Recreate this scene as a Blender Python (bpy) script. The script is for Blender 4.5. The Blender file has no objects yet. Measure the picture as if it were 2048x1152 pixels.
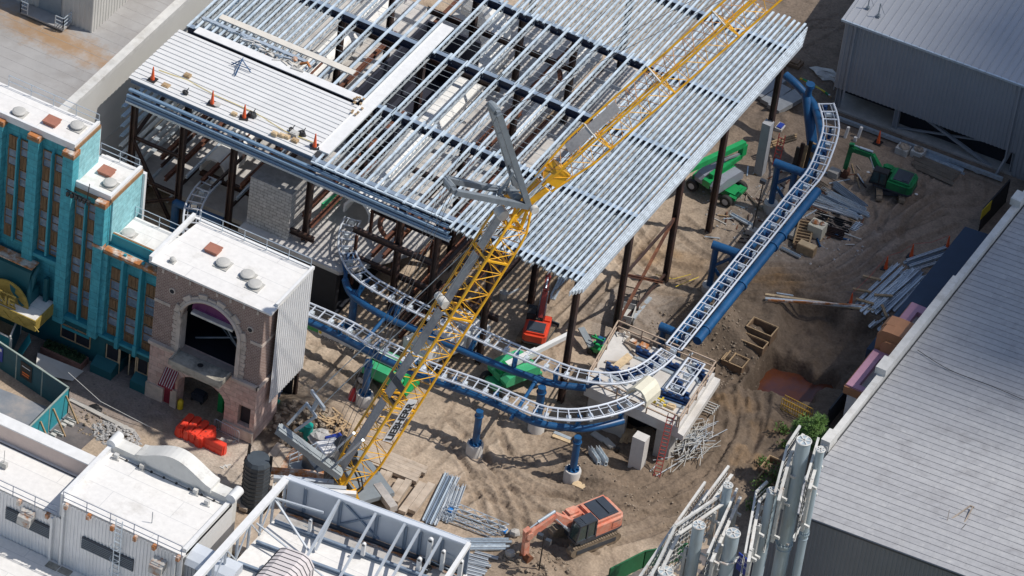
import bpy, math, random
import numpy as np
from mathutils import Vector, Matrix
random.seed(7)
SC=bpy.context.scene
COL=SC.collection
rad=math.radians
# ---------------- camera geometry ----------------
FP,DIST=10300.0,381.0
_p,_r,_y=rad(39.5),rad(8.0),rad(23.5)
_R=Vector((math.cos(_y),math.sin(_y),0)); _F=Vector((-math.sin(_y),math.cos(_y),0)); UZ=Vector((0,0,1))
FW=_F*math.cos(_p)-UZ*math.sin(_p); _u=_F*math.sin(_p)+UZ*math.cos(_p)
R2=_R*math.cos(_r)+_u*math.sin(_r); U2=-_R*math.sin(_r)+_u*math.cos(_r)
CAM=-FW*DIST
def ray(x,y): return FW*FP+R2*(x-1024)-U2*(y-576)
def P(x,y,z=0.0):            # point at height z seen at picture position x,y
    d=ray(x,y); return CAM+d*((z-CAM.z)/d.z)
def PY(x,y,v): d=ray(x,y); return CAM+d*((v-CAM.y)/d.y)
def PX(x,y,v): d=ray(x,y); return CAM+d*((v-CAM.x)/d.x)
V=Vector
# ---------------- mesh builder ----------------
class B:
    def __init__(s): s.v=[]; s.f=[]
    def add(s,vs,fs):
        n=len(s.v); s.v+= [tuple(a) for a in vs]; s.f+=[tuple(i+n for i in f) for f in fs]; return s
    def hexa(s,c): # 4 bottom ccw, 4 top
        return s.add(c,[(3,2,1,0),(4,5,6,7),(0,1,5,4),(1,2,6,5),(2,3,7,6),(3,0,4,7)])
    def box(s,x0,x1,y0,y1,z0,z1):
        if x0>x1:x0,x1=x1,x0
        if y0>y1:y0,y1=y1,y0
        if z0>z1:z0,z1=z1,z0
        return s.hexa([(x0,y0,z0),(x1,y0,z0),(x1,y1,z0),(x0,y1,z0),(x0,y0,z1),(x1,y0,z1),(x1,y1,z1),(x0,y1,z1)])
    def beam(s,p,q,w,h,up=UZ,off=0):
        p,q=V(p),V(q); d=(q-p)
        if d.length<1e-6: return s
        d.normalize(); up=V(up)
        if abs(d.dot(up))>.985: up=V((1,0,0)) if abs(d.x)<.9 else V((0,1,0))
        a=d.cross(up).normalized(); b=a.cross(d).normalized()
        o=b*off; a=a*(w/2); b=b*(h/2)
        return s.hexa([p-b-a+o,p+b-a+o,p+b+a+o,p-b+a+o,q-b-a+o,q+b-a+o,q+b+a+o,q-b+a+o])
    def ib(s,p,q,w,h,up=UZ,t=.06):
        p,q=V(p),V(q)
        s.beam(p,q,w,t,up,h/2-t/2); s.beam(p,q,w,t,up,-h/2+t/2); s.beam(p,q,t,h-2*t,up); return s
    def tube(s,pts,r,n=8,cap=True,flat=1.0):
        pts=[V(p) for p in pts]; m=len(pts); n0=len(s.v); up=None
        for i,p in enumerate(pts):
            d=(pts[min(i+1,m-1)]-pts[max(i-1,0)]).normalized()
            u=UZ if abs(d.z)<.95 else V((1,0,0))
            a=d.cross(u).normalized(); b=a.cross(d).normalized()
            rr=r[i] if isinstance(r,(list,tuple)) else r
            for k in range(n):
                t=2*math.pi*k/n; s.v.append(tuple(p+a*(rr*math.cos(t))+b*(rr*math.sin(t)*flat)))
        for i in range(m-1):
            for k in range(n):
                a=n0+i*n+k; b=n0+i*n+(k+1)%n; s.f.append((a,b,b+n,a+n))
        if cap:
            s.f.append(tuple(n0+k for k in reversed(range(n)))); s.f.append(tuple(n0+(m-1)*n+k for k in range(n)))
        return s
    def cyl(s,c,r,h,n=16,r2=None):
        c=V(c); return s.tube([c,c+V((0,0,h))],[r,r if r2 is None else r2],n)
    def prism(s,poly,z0,z1):
        n=len(poly); ar=sum(poly[i][0]*poly[(i+1)%n][1]-poly[(i+1)%n][0]*poly[i][1] for i in range(n))
        if ar<0: poly=poly[::-1]
        vs=[(p[0],p[1],z0) for p in poly]+[(p[0],p[1],z1) for p in poly]
        return s.add(vs,[tuple(reversed(range(n))),tuple(range(n,2*n))]+[(i,(i+1)%n,(i+1)%n+n,i+n) for i in range(n)])
    def ext(s,pts,vec):
        n=len(pts); vec=V(vec); pts=[V(p) for p in pts]
        return s.add([p for p in pts]+[p+vec for p in pts],[tuple(reversed(range(n))),tuple(range(n,2*n))]+[(i,(i+1)%n,(i+1)%n+n,i+n) for i in range(n)])
    def quad(s,a,b,c,d): return s.add([a,b,c,d],[(0,1,2,3)])
    def lump(s,c,rx,ry,rz,seed=0,amp=.25,n=7,m=10):
        rnd=random.Random(seed); c=V(c); vs=[];fs=[]
        for i in range(n+1):
            t=math.pi*i/n
            for k in range(m):
                a=2*math.pi*k/m; q=1+rnd.uniform(-amp,amp)
                vs.append((c.x+rx*q*math.sin(t)*math.cos(a),c.y+ry*q*math.sin(t)*math.sin(a),c.z+rz*q*math.cos(t)))
        for i in range(n):
            for k in range(m):
                a=i*m+k;b=i*m+(k+1)%m; fs.append((a,a+m,b+m,b))
        return s.add(vs,fs)
    def xf(s,M):
        s.v=[tuple(M@V(a)) for a in s.v]; return s
    def os(s,name,mat,parent=None,smooth=False):
        par=list(range(len(s.v)))
        def fd(a):
            while par[a]!=a: par[a]=par[par[a]]; a=par[a]
            return a
        for f in s.f:
            r=fd(f[0])
            for i in f[1:]: par[fd(i)]=r
        gr={}
        for f in s.f: gr.setdefault(fd(f[0]),[]).append(f)
        out=[]
        for fs in gr.values():
            ids=sorted({i for f in fs for i in f}); mp={k:j for j,k in enumerate(ids)}
            b=B(); b.v=[s.v[i] for i in ids]; b.f=[tuple(mp[i] for i in f) for f in fs]; out.append(b.o(name,mat,parent,smooth))
        return out
    def o(s,name,mat,parent=None,smooth=False,**kw):
        me=bpy.data.meshes.new(name); off=V(WL.get(parent.name,(0,0,0))) if parent else V((0,0,0))
        loc=V((0,0,0))
        if not parent and s.v:
            n=len(s.v); loc=V((sum(a[0] for a in s.v)/n,sum(a[1] for a in s.v)/n,min(a[2] for a in s.v))); off=loc
        me.from_pydata([(a[0]-off.x,a[1]-off.y,a[2]-off.z) for a in s.v],[],s.f)
        ob=bpy.data.objects.new(name,me); COL.objects.link(ob); ob.location=loc
        if mat: me.materials.append(mat)
        if parent: ob.parent=parent
        WL[ob.name]=tuple(off)
        if smooth:
            me.polygons.foreach_set('use_smooth',[True]*len(me.polygons)); me.set_sharp_from_angle(angle=.7)
        me.update()
        for k,val in kw.items(): ob[k]=val
        return ob
WL={}
def thing(name,label,cat,loc=(0,0,0),group=None):
    e=bpy.data.objects.new(name,None); COL.objects.link(e); e.empty_display_size=.3
    e.location=loc; WL[e.name]=tuple(loc); e['label']=label; e['category']=cat
    if group: e['group']=group
    return e
def tag(o,label,cat,group=None):
    o['label']=label; o['category']=cat
    if group: o['group']=group
    return o
def struct(o): o['kind']='structure'; return o
def kids(o): return [c for c in bpy.data.objects if c.parent==o]
def cp(src,loc,rz=0,label=None,scale=None):
    r=src.copy(); COL.objects.link(r); r.location=loc; r.rotation_euler=(0,0,rz)
    if label: r['label']=label
    if scale: r.scale=(scale,)*3
    for c in kids(src):
        d=c.copy(); COL.objects.link(d); d.parent=r
        for g in kids(c):
            h=g.copy(); COL.objects.link(h); h.parent=d
    return r
# ---------------- materials ----------------
def mat(name,c,rough=.65,metal=0.0,var=.18,sc=1.5,c2=None,amt=.5,sc2=.4,bump=0.0,bsc=8,spec=.5,stretch=None):
    m=bpy.data.materials.new(name); m.use_nodes=True; nt=m.node_tree; N=nt.nodes; L=nt.links
    b=N['Principled BSDF']; b.inputs['Roughness'].default_value=rough; b.inputs['Metallic'].default_value=metal
    b.inputs['Specular IOR Level'].default_value=spec
    g=N.new('ShaderNodeNewGeometry'); src=g.outputs['Position']
    if stretch:
        mp=N.new('ShaderNodeMapping'); mp.inputs['Scale'].default_value=stretch; L.new(src,mp.inputs[0]); src=mp.outputs[0]
    n=N.new('ShaderNodeTexNoise'); n.inputs['Scale'].default_value=sc; n.inputs['Detail'].default_value=6; n.inputs['Roughness'].default_value=.65; L.new(src,n.inputs[0])
    mr=N.new('ShaderNodeMapRange'); mr.inputs[1].default_value=.3; mr.inputs[2].default_value=.7; mr.inputs[3].default_value=1-var; mr.inputs[4].default_value=1+var; L.new(n.outputs[0],mr.inputs[0])
    col=N.new('ShaderNodeMix'); col.data_type='RGBA'; col.blend_type='MULTIPLY'; col.inputs[0].default_value=1
    col.inputs[6].default_value=(*c,1)
    L.new(mr.outputs[0],col.inputs[7])
    if c2:
        n2=N.new('ShaderNodeTexNoise'); n2.inputs['Scale'].default_value=sc2; n2.inputs['Detail'].default_value=8; n2.inputs['Roughness'].default_value=.7; L.new(src,n2.inputs[0])
        r2=N.new('ShaderNodeMapRange'); r2.inputs[1].default_value=1-amt-.08; r2.inputs[2].default_value=1-amt+.08; L.new(n2.outputs[0],r2.inputs[0])
        mx=N.new('ShaderNodeMix'); mx.data_type='RGBA'; mx.inputs[6].default_value=(*c,1); mx.inputs[7].default_value=(*c2,1); L.new(r2.outputs[0],mx.inputs[0]); L.new(mx.outputs[2],col.inputs[6])
    L.new(col.outputs[2],b.inputs['Base Color'])
    if bump:
        n3=N.new('ShaderNodeTexNoise'); n3.inputs['Scale'].default_value=bsc; n3.inputs['Detail'].default_value=5; L.new(src,n3.inputs[0])
        bp=N.new('ShaderNodeBump'); bp.inputs['Strength'].default_value=bump; bp.inputs['Distance'].default_value=.1; L.new(n3.outputs[0],bp.inputs['Height']); L.new(bp.outputs[0],b.inputs['Normal'])
    m['b']=1
    return m
def brick(name,c1,c2,mortar,bw,bh,ms,plane='xz',off=.5,rough=.8,nv=.25):
    m=mat(name,c1,rough,var=nv,sc=2.5); nt=m.node_tree;N=nt.nodes;L=nt.links
    g=[n for n in N if n.type=='NEW_GEOMETRY'][0]; sp=N.new('ShaderNodeSeparateXYZ'); L.new(g.outputs['Position'],sp.inputs[0]); cb=N.new('ShaderNodeCombineXYZ')
    ax={'x':0,'y':1,'z':2}
    if plane=='sz': # x+y along wall
        ad=N.new('ShaderNodeMath'); L.new(sp.outputs[0],ad.inputs[0]); L.new(sp.outputs[1],ad.inputs[1]); L.new(ad.outputs[0],cb.inputs[0]); L.new(sp.outputs[2],cb.inputs[1])
    else: L.new(sp.outputs[ax[plane[0]]],cb.inputs[0]); L.new(sp.outputs[ax[plane[1]]],cb.inputs[1])
    t=N.new('ShaderNodeTexBrick'); L.new(cb.outputs[0],t.inputs[0]); t.inputs['Color1'].default_value=(*c1,1);t.inputs['Color2'].default_value=(*c2,1);t.inputs['Mortar'].default_value=(*mortar,1)
    t.inputs['Scale'].default_value=1; t.inputs['Mortar Size'].default_value=ms; t.inputs['Brick Width'].default_value=bw; t.inputs['Row Height'].default_value=bh; t.offset=off
    col=[n for n in N if n.type=='MIX' and n.blend_type=='MULTIPLY'][0]; L.new(t.outputs[0],col.inputs[6])
    return m
M={}
def mk(k,*a,**kw): M[k]=mat(k,*a,**kw)
mk('white_roof',(.80,.79,.77),.6,var=.05,sc=.8,c2=(.68,.65,.60),amt=.38,sc2=.25)
mk('white',(.74,.74,.73),.5,var=.07,sc=2)
mk('cream',(.66,.62,.55),.6,var=.08)
mk('offwhite',(.60,.59,.56),.6,var=.12,c2=(.48,.46,.42),amt=.42,sc2=.6)
mk('grey_roof',(.36,.35,.34),.75,var=.12,sc=.5,c2=(.30,.28,.26),amt=.48,sc2=.2)
mk('galv',(.55,.62,.68),.38,.45,var=.16,sc=4)
mk('galv_bright',(.72,.78,.82),.3,.35,var=.25,sc=3)
mk('joist',(.62,.71,.78),.45,.15,var=.12,sc=2,c2=(.46,.55,.62),amt=.47,sc2=.6)
mk('joist_web',(.42,.46,.48),.5,.2,var=.15)
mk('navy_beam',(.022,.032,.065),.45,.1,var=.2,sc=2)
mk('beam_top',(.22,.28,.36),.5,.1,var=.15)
mk('girt_blue',(.24,.36,.50),.35,.3,var=.18,sc=2,stretch=(1,5,5))
mk('brown_steel',(.045,.028,.026),.55,.1,var=.35,sc=1.5,c2=(.07,.035,.025),amt=.45,sc2=.7)
mk('rust_steel',(.13,.052,.032),.75,.1,var=.4,sc=2,c2=(.27,.11,.05),amt=.42,sc2=.6)
mk('deck_white',(.72,.72,.71),.5,.05,var=.05,sc=.7)
mk('deck_seam',(.40,.39,.38),.6)
mk('yellow',(.88,.46,.02),.42,.0,var=.10,sc=2,c2=(.74,.36,.03),amt=.38,sc2=.9)
mk('yellow_dark',(.78,.38,.03),.5,.0,var=.2)
mk('rust_lace',(.55,.27,.09),.6,.0,var=.25)
mk('walkway',(.47,.44,.41),.6,.1,var=.15,sc=5,c2=(.32,.30,.29),amt=.45)
mk('crane_grey',(.20,.23,.26),.45,.15,var=.15)
mk('cable',(.16,.16,.17),.5,.5)
mk('black',(.018,.018,.02),.5,var=.2)
mk('rubber',(.03,.029,.028),.8,var=.3,c2=(.12,.095,.07),amt=.4,sc2=2)
mk('steelwheel',(.45,.45,.45),.5)
mk('track_white',(.60,.64,.70),.4,.1,var=.08)
mk('track_tie',(.48,.52,.58),.45,.1,var=.12)
mk('track_blue',(.012,.085,.215),.4,.0,var=.15,c2=(.012,.065,.165),amt=.45,sc2=.7)
mk('blue_dark',(.012,.045,.14),.45,var=.2)
mk('cover_white',(.80,.79,.76),.55,var=.06,c2=(.62,.60,.56),amt=.36,sc2=.5)
mk('cover_cream',(.72,.68,.54),.55,var=.07)
mk('concrete',(.46,.44,.41),.85,var=.12,sc=2,c2=(.38,.36,.33),amt=.47,sc2=.4,bump=.15)
mk('concrete_light',(.58,.56,.53),.85,var=.10,sc=2,c2=(.48,.45,.41),amt=.44,sc2=.5)
mk('slab',(.52,.50,.48),.85,var=.12,sc=1.2,c2=(.36,.34,.33),amt=.42,sc2=.35)
mk('wood',(.40,.28,.16),.8,var=.3,sc=3,stretch=(1,1,1))
mk('wood_light',(.58,.44,.27),.75,var=.2,sc=3)
mk('wood_grey',(.36,.30,.24),.85,var=.25,sc=2,c2=(.28,.22,.17),amt=.45,sc2=.5)
mk('mat_wood',(.47,.39,.31),.85,var=.18,sc=1.5,c2=(.36,.28,.21),amt=.44,sc2=.5)
mk('form_ply',(.20,.13,.08),.8,var=.3,sc=3)
mk('green',(.012,.30,.085),.4,var=.12,c2=(.01,.22,.06),amt=.42,sc2=1)
mk('green_dark',(.02,.13,.05),.5,var=.2)
mk('green_light',(.05,.38,.17),.4,var=.12)
mk('hood_grey',(.27,.29,.34),.35,var=.08)
mk('red_mach',(.62,.06,.025),.42,var=.12)
mk('orange_mach',(.64,.21,.13),.6,var=.18,sc=2,c2=(.62,.33,.24),amt=.5,sc2=1.2)
mk('orange_bright',(.70,.16,.03),.5,var=.12)
mk('mach_grey',(.22,.25,.27),.5,var=.12)
mk('dark_panel',(.045,.055,.07),.35,var=.15)
mk('glass',(.03,.06,.06),.08,var=.2,spec=.8)
mk('track_shoe',(.22,.17,.12),.8,var=.35,sc=4)
mk('barrier_red',(.80,.065,.035),.45,var=.08)
mk('cone_orange',(.82,.12,.03),.5,var=.08)
mk('yellow_paint',(.75,.55,.03),.5,var=.1)
mk('teal_pipe',(.005,.30,.24),.4,var=.1)
mk('teal_fence',(.012,.085,.115),.55,var=.15,sc=1)
mk('teal_fence_light',(.03,.30,.36),.6,var=.12,sc=1)
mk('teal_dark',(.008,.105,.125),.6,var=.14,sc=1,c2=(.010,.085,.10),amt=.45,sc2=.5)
mk('teal_trim',(.04,.30,.37),.6,var=.1)
mk('ochre_trim',(.27,.15,.07),.7,var=.25,sc=3)
mk('rusty_hatch',(.36,.15,.10),.7,var=.12,sc=3)
mk('rust_patch',(.42,.16,.05),.8,var=.3,sc=3,c2=(.60,.56,.50),amt=.45,sc2=1.2)
mk('rust_streak',(.52,.50,.46),.7,var=.15,sc=3,c2=(.38,.16,.06),amt=.44,sc2=1.6)
mk('vent_grey',(.48,.47,.44),.6,var=.1)
mk('window_glass',(.14,.20,.28),.25,var=.35,sc=2,c2=(.30,.36,.42),amt=.42,sc2=.8,spec=.6)
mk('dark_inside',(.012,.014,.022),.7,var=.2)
mk('stone',(.52,.38,.33),.8,var=.12,c2=(.58,.46,.40),amt=.5,sc2=.7)
mk('stone_trim',(.56,.47,.40),.8,var=.14,c2=(.42,.36,.30),amt=.42,sc2=.8)
mk('purple',(.14,.03,.12),.5,var=.15)
mk('maroon',(.20,.012,.03),.6,var=.12)
mk('gold',(.40,.29,.07),.5,.2,var=.25,sc=3)
mk('stained_slab',(.40,.37,.31),.9,var=.2,c2=(.17,.16,.14),amt=.5,sc2=.6)
mk('pink_wall',(.66,.54,.48),.8,var=.06)
mk('pink',(.50,.27,.36),.7,var=.08)
mk('salmon',(.42,.20,.10),.65,var=.1)
mk('navy_canopy',(.010,.028,.065),.6,var=.12)
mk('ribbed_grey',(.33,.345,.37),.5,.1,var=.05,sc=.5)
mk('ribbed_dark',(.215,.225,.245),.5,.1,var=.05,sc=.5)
mk('ribbed_white',(.74,.74,.74),.5,.1,var=.06,sc=1)
mk('panel_white',(.60,.64,.69),.5,.05,var=.05,sc=.6)
mk('tube_steel',(.42,.50,.55),.5,.25,var=.12,sc=1.2,c2=(.34,.38,.38),amt=.42,sc2=.5,stretch=(1,1,.25))
mk('weathered',(.62,.61,.58),.7,.1,var=.18,sc=2,c2=(.42,.28,.20),amt=.36,sc2=.9)
mk('dark_mesh',(.05,.055,.06),.6,.2,var=.3)
mk('rubble',(.42,.41,.40),.9,var=.3,sc=5)
mk('rubble_brown',(.30,.24,.18),.95,var=.35,sc=3,bump=.5,bsc=4)
mk('dark_soil',(.055,.045,.038),1,var=.4,sc=2,bump=.5,bsc=3)
mk('sign_blue',(.02,.05,.32),.5,var=.05)
mk('letter_white',(.8,.8,.8),.5,var=.02)
mk('letter_black',(.02,.02,.02),.5,var=.02)
mk('bark',(.13,.09,.06),.9,var=.3)
mk('needles',(.10,.19,.04),.7,var=.4,sc=2)
mk('leaf',(.08,.16,.03),.7,var=.35,sc=2)
mk('hedge',(.02,.05,.018),.8,var=.4,sc=3)
mk('pavers',(.20,.10,.08),.85,var=.2)
mk('asphalt',(.10,.095,.10),.9,var=.25,sc=1,c2=(.16,.14,.135),amt=.46,sc2=.35)
mk('skin',(.45,.28,.2),.6); mk('hivis',(.55,.70,.03),.6); mk('denim',(.05,.07,.12),.8); mk('hardhat',(.8,.8,.78),.4)
M['teal_block']=brick('teal_block',(.055,.32,.385),(.07,.36,.42),(.02,.17,.21),1.05,.62,.015,'sz')
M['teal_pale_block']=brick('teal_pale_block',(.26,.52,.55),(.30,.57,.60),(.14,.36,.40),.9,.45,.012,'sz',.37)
M['brown_brick']=brick('brown_brick',(.20,.112,.09),(.28,.18,.15),(.38,.31,.27),.30,.13,.024,'sz',rough=.9,nv=.15)
M['stone_block']=brick('stone_block',(.50,.34,.29),(.60,.46,.40),(.38,.28,.24),1.0,.42,.02,'sz')
M['grey_block']=brick('grey_block',(.45,.435,.42),(.53,.51,.49),(.27,.26,.25),.60,.28,.03,'sz')
M['white_roof']=brick('white_roof',(.78,.76,.725),(.75,.73,.70),(.62,.61,.59),9.0,1.9,.03,'xy',rough=.6,nv=.07)
_n=M['white_roof'].node_tree
def stain(m,col,sc,amt,w=.8):
    nt=m.node_tree;N=nt.nodes;mx=[n for n in N if n.type=='MIX' and n.blend_type=='MULTIPLY'][0]; pv=mx.inputs[6].links[0].from_socket; g=[n for n in N if n.type=='NEW_GEOMETRY'][0]
    n=N.new('ShaderNodeTexNoise'); n.inputs['Scale'].default_value=sc; n.inputs['Detail'].default_value=9; n.inputs['Roughness'].default_value=.72; nt.links.new(g.outputs['Position'],n.inputs[0])
    r=N.new('ShaderNodeMapRange'); r.inputs[1].default_value=1-amt-.03; r.inputs[2].default_value=1-amt+.14; r.inputs[4].default_value=w; nt.links.new(n.outputs[0],r.inputs[0])
    k=N.new('ShaderNodeMix'); k.data_type='RGBA'; k.inputs[7].default_value=(*col,1); nt.links.new(r.outputs[0],k.inputs[0]); nt.links.new(pv,k.inputs[6]); nt.links.new(k.outputs[2],mx.inputs[6])
stain(M['white_roof'],(.50,.47,.42),.35,.42,.7)
def ribwall(bl,p,q,z0,z1,pitch=.35,depth=.05,side=1):
    # vertical ribbed sheet from p to q (2D), ribs on the side given by side
    p,q=V((p[0],p[1],0)),V((q[0],q[1],0)); d=q-p; L=d.length; d.normalize(); nrm=V((d.y,-d.x,0))*side
    n=max(1,int(L/pitch)); st=L/n; pts=[]
    for i in range(n):
        a=i*st
        for t,h in ((0,0),(.45,0),(.55,1),(.9,1)): pts.append(p+d*(a+t*st)+nrm*(depth*h))
    pts.append(q)
    k=len(bl.v)
    z0f=z0 if callable(z0) else (lambda t:z0); z1f=z1 if callable(z1) else (lambda t:z1)
    for a in pts:
        t=(a-p).dot(d)/L
        bl.v.append((a.x,a.y,z0f(t))); bl.v.append((a.x,a.y,z1f(t)))
    for i in range(len(pts)-1):
        f=(k+2*i,k+2*i+2,k+2*i+3,k+2*i+1); bl.f.append(f if side>0 else f[::-1])
    return bl
def arcpts(c,r,a0,a1,n): return [(c[0]+r*math.cos(rad(a0+(a1-a0)*i/n)),c[1]+r*math.sin(rad(a0+(a1-a0)*i/n))) for i in range(n+1)]
def text(name,body,size,origin,xdir,updir,m,parent,depth=.03,align='LEFT',bold=0,sx=1):
    cu=bpy.data.curves.new(name,'FONT'); cu.body=body; cu.size=size; cu.extrude=depth; cu.align_x=align; cu.offset=bold
    t=bpy.data.objects.new('tmp',cu); COL.objects.link(t); dg=bpy.context.evaluated_depsgraph_get(); dg.update()
    me=bpy.data.meshes.new_from_object(t.evaluated_get(dg)); bpy.data.objects.remove(t); me.name=name
    x=V(xdir).normalized(); u=V(updir).normalized(); n=x.cross(u).normalized(); u=n.cross(x)
    off=V(WL.get(parent.name,(0,0,0)))
    Mx=Matrix(((x.x*sx,u.x,n.x,origin[0]-off.x),(x.y*sx,u.y,n.y,origin[1]-off.y),(x.z*sx,u.z,n.z,origin[2]-off.z),(0,0,0,1)))
    me.transform(Mx); ob=bpy.data.objects.new(name,me); COL.objects.link(ob); ob.parent=parent; me.materials.clear(); me.materials.append(m); return ob
def railing(name,pts,h,m,parent=None,post=1.6,r=.025,mid=1,label=None,cat='railing'):
    b=B()
    for i in range(len(pts)-1):
        a,c=V(pts[i]),V(pts[i+1]); L=(c-a).length; n=max(1,round(L/post))
        for k in range(n+1):
            q=a+(c-a)*(k/n); b.beam(q,q+V((0,0,h)),r*2,r*2)
        for j in range(mid+1):
            zz=V((0,0,h*(1-j/(mid+1)))); b.beam(a+zz,c+zz,r*2,r*2)
    o=b.o(name,m,parent)
    if label: tag(o,label,cat)
    return o
# ---------------- camera, light, sky ----------------
cd=bpy.data.cameras.new('camera'); co=bpy.data.objects.new('camera',cd); COL.objects.link(co); SC.camera=co
cd.sensor_width=36; cd.lens=36*FP/2048; cd.clip_start=1; cd.clip_end=60000
co.matrix_world=Matrix(((R2.x,U2.x,-FW.x,CAM.x),(R2.y,U2.y,-FW.y,CAM.y),(R2.z,U2.z,-FW.z,CAM.z),(0,0,0,1)))
SAZ,SEL=rad(22),rad(57)
sd=bpy.data.lights.new('sun','SUN'); so=bpy.data.objects.new('sun',sd); COL.objects.link(so); sd.energy=3.85; sd.angle=rad(.5); sd.color=(1,.95,.88)
sv=V((math.cos(SAZ)*math.cos(SEL),math.sin(SAZ)*math.cos(SEL),math.sin(SEL))); so.rotation_euler=sv.to_track_quat('Z','Y').to_euler(); so.location=(0,0,200)
w=bpy.data.worlds.new('World'); SC.world=w; w.use_nodes=True; bg=w.node_tree.nodes['Background']; bg.inputs[1].default_value=.105
sk=w.node_tree.nodes.new('ShaderNodeTexSky'); sk.sky_type='NISHITA'; sk.sun_disc=False; sk.sun_elevation=SEL; sk.sun_rotation=math.pi/2-SAZ; w.node_tree.links.new(sk.outputs[0],bg.inputs[0])
SC.view_settings.view_transform='Standard'; SC.view_settings.look='None'; SC.view_settings.exposure=0.0; SC.view_settings.gamma=1
# cloud above the right of the site: its soft shadow lies over the right of the picture
CH=1500.0
def sunup(p,h): return V(p)+sv*((h-p[2])/sv.z)
cl=B(); rnd=random.Random(3)
CB=[(-6,150),(0,80),(5,45),(10,24),(14.5,9),(20,-1),(26,-5),(33,-4),(42,-1),(60,4),(160,15)]
def cdist(x,y):
    best=1e9
    for (x0,y0),(x1,y1) in zip(CB[:-1],CB[1:]):
        t=max(0,min(1,((x-x0)*(x1-x0)+(y-y0)*(y1-y0))/((x1-x0)**2+(y1-y0)**2))); dx=x-x0-t*(x1-x0); dy=y-y0-t*(y1-y0); d=math.hypot(dx,dy)
        if d<best: best=d; sg=((x1-x0)*(y-y0)-(y1-y0)*(x-x0))
    return best if sg>0 else -best
k=0
for gx in range(-10,170,11):
    for gy in range(-20,150,11):
        q=(gx+rnd.uniform(-3,3),gy+rnd.uniform(-3,3)); d=cdist(*q)
        if d<6: continue
        rr=min(d+1,rnd.uniform(11,14)); k+=1; cl.lump(sunup((q[0],q[1],0),CH+rnd.uniform(0,8)),rr,rr,rr*.6,seed=k,amp=.1,n=6,m=12)
cm=mat('cloud_white',(.85,.86,.88),1,var=.02); co_=cl.o('cloud',cm); struct(co_)
# ---------------- ground ----------------
def gp(px): return [(P(a,b).x,P(a,b).y) for a,b in px]
def polyd(px,X,Y):
    pts=gp(px); d=np.full(X.shape,1e9)
    for (x0,y0),(x1,y1) in zip(pts[:-1],pts[1:]):
        L2=(x1-x0)**2+(y1-y0)**2+1e-9; t=np.clip(((X-x0)*(x1-x0)+(Y-y0)*(y1-y0))/L2,0,1)
        d=np.minimum(d,np.hypot(X-x0-t*(x1-x0),Y-y0-t*(y1-y0)))
    return d
def curve(px,n=8): # catmull rom in px
    out=[]; q=[px[0]]+list(px)+[px[-1]]
    for i in range(1,len(q)-2):
        for k in range(n):
            t=k/n; o=[]
            for j in range(len(q[0])):
                a,b,c,d=q[i-1][j],q[i][j],q[i+1][j],q[i+2][j]
                o.append(.5*(2*b+(c-a)*t+(2*a-5*b+4*c-d)*t*t+(3*b-a-3*c+d)*t**3))
            out.append(tuple(o))
    out.append(tuple(px[-1])); return out
def vnoise(X,Y,s,seed):
    r=np.random.RandomState(seed); T=r.rand(256,256); x=X/s; y=Y/s; xi=np.floor(x).astype(int); yi=np.floor(y).astype(int); fx=x-xi; fy=y-yi
    fx=fx*fx*(3-2*fx); fy=fy*fy*(3-2*fy); g=lambda a,b:T[a%256,b%256]
    return (g(xi,yi)*(1-fx)+g(xi+1,yi)*fx)*(1-fy)+(g(xi,yi+1)*(1-fx)+g(xi+1,yi+1)*fx)*fy-.5
GX0,GX1,GY0,GY1,GS=-30.,36.,-48.,57.,.125
xs=np.arange(GX0,GX1,GS); ys=np.arange(GY0,GY1,GS); X,Y=np.meshgrid(xs,ys)
soft=lambda d,w:np.clip(1-d/w,0,1)**2*(3-2*np.clip(1-d/w,0,1))
def blob(px,rx,ry=None,ang=0,z=0):
    c=P(px[0],px[1],0); ry=ry or rx; a=rad(ang); dx=X-c.x; dy=Y-c.y; u=(dx*math.cos(a)+dy*math.sin(a))/rx; v=(-dx*math.sin(a)+dy*math.cos(a))/ry
    return np.clip(1-np.hypot(u,v),0,1)
ss=lambda t:t*t*(3-2*t)
rough=np.zeros_like(X)
Z=vnoise(X,Y,9,1)*.35+vnoise(X,Y,3,2)*.12+vnoise(X,Y,1.1,3)*.05+vnoise(X,Y,.45,4)*.03
churn=ss(np.clip(blob((1330,900),11)+blob((1500,700),9)+blob((1480,860),9)+blob((1450,640),6)+blob((640,880),6)+blob((1530,230),7)+blob((1560,420),6)+blob((1130,1100),6)+blob((230,860),5),0,1))
Z+=churn*(vnoise(X,Y,1.6,5)*.55+vnoise(X,Y,.7,6)*.28+vnoise(X,Y,.35,7)*.12)
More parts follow.
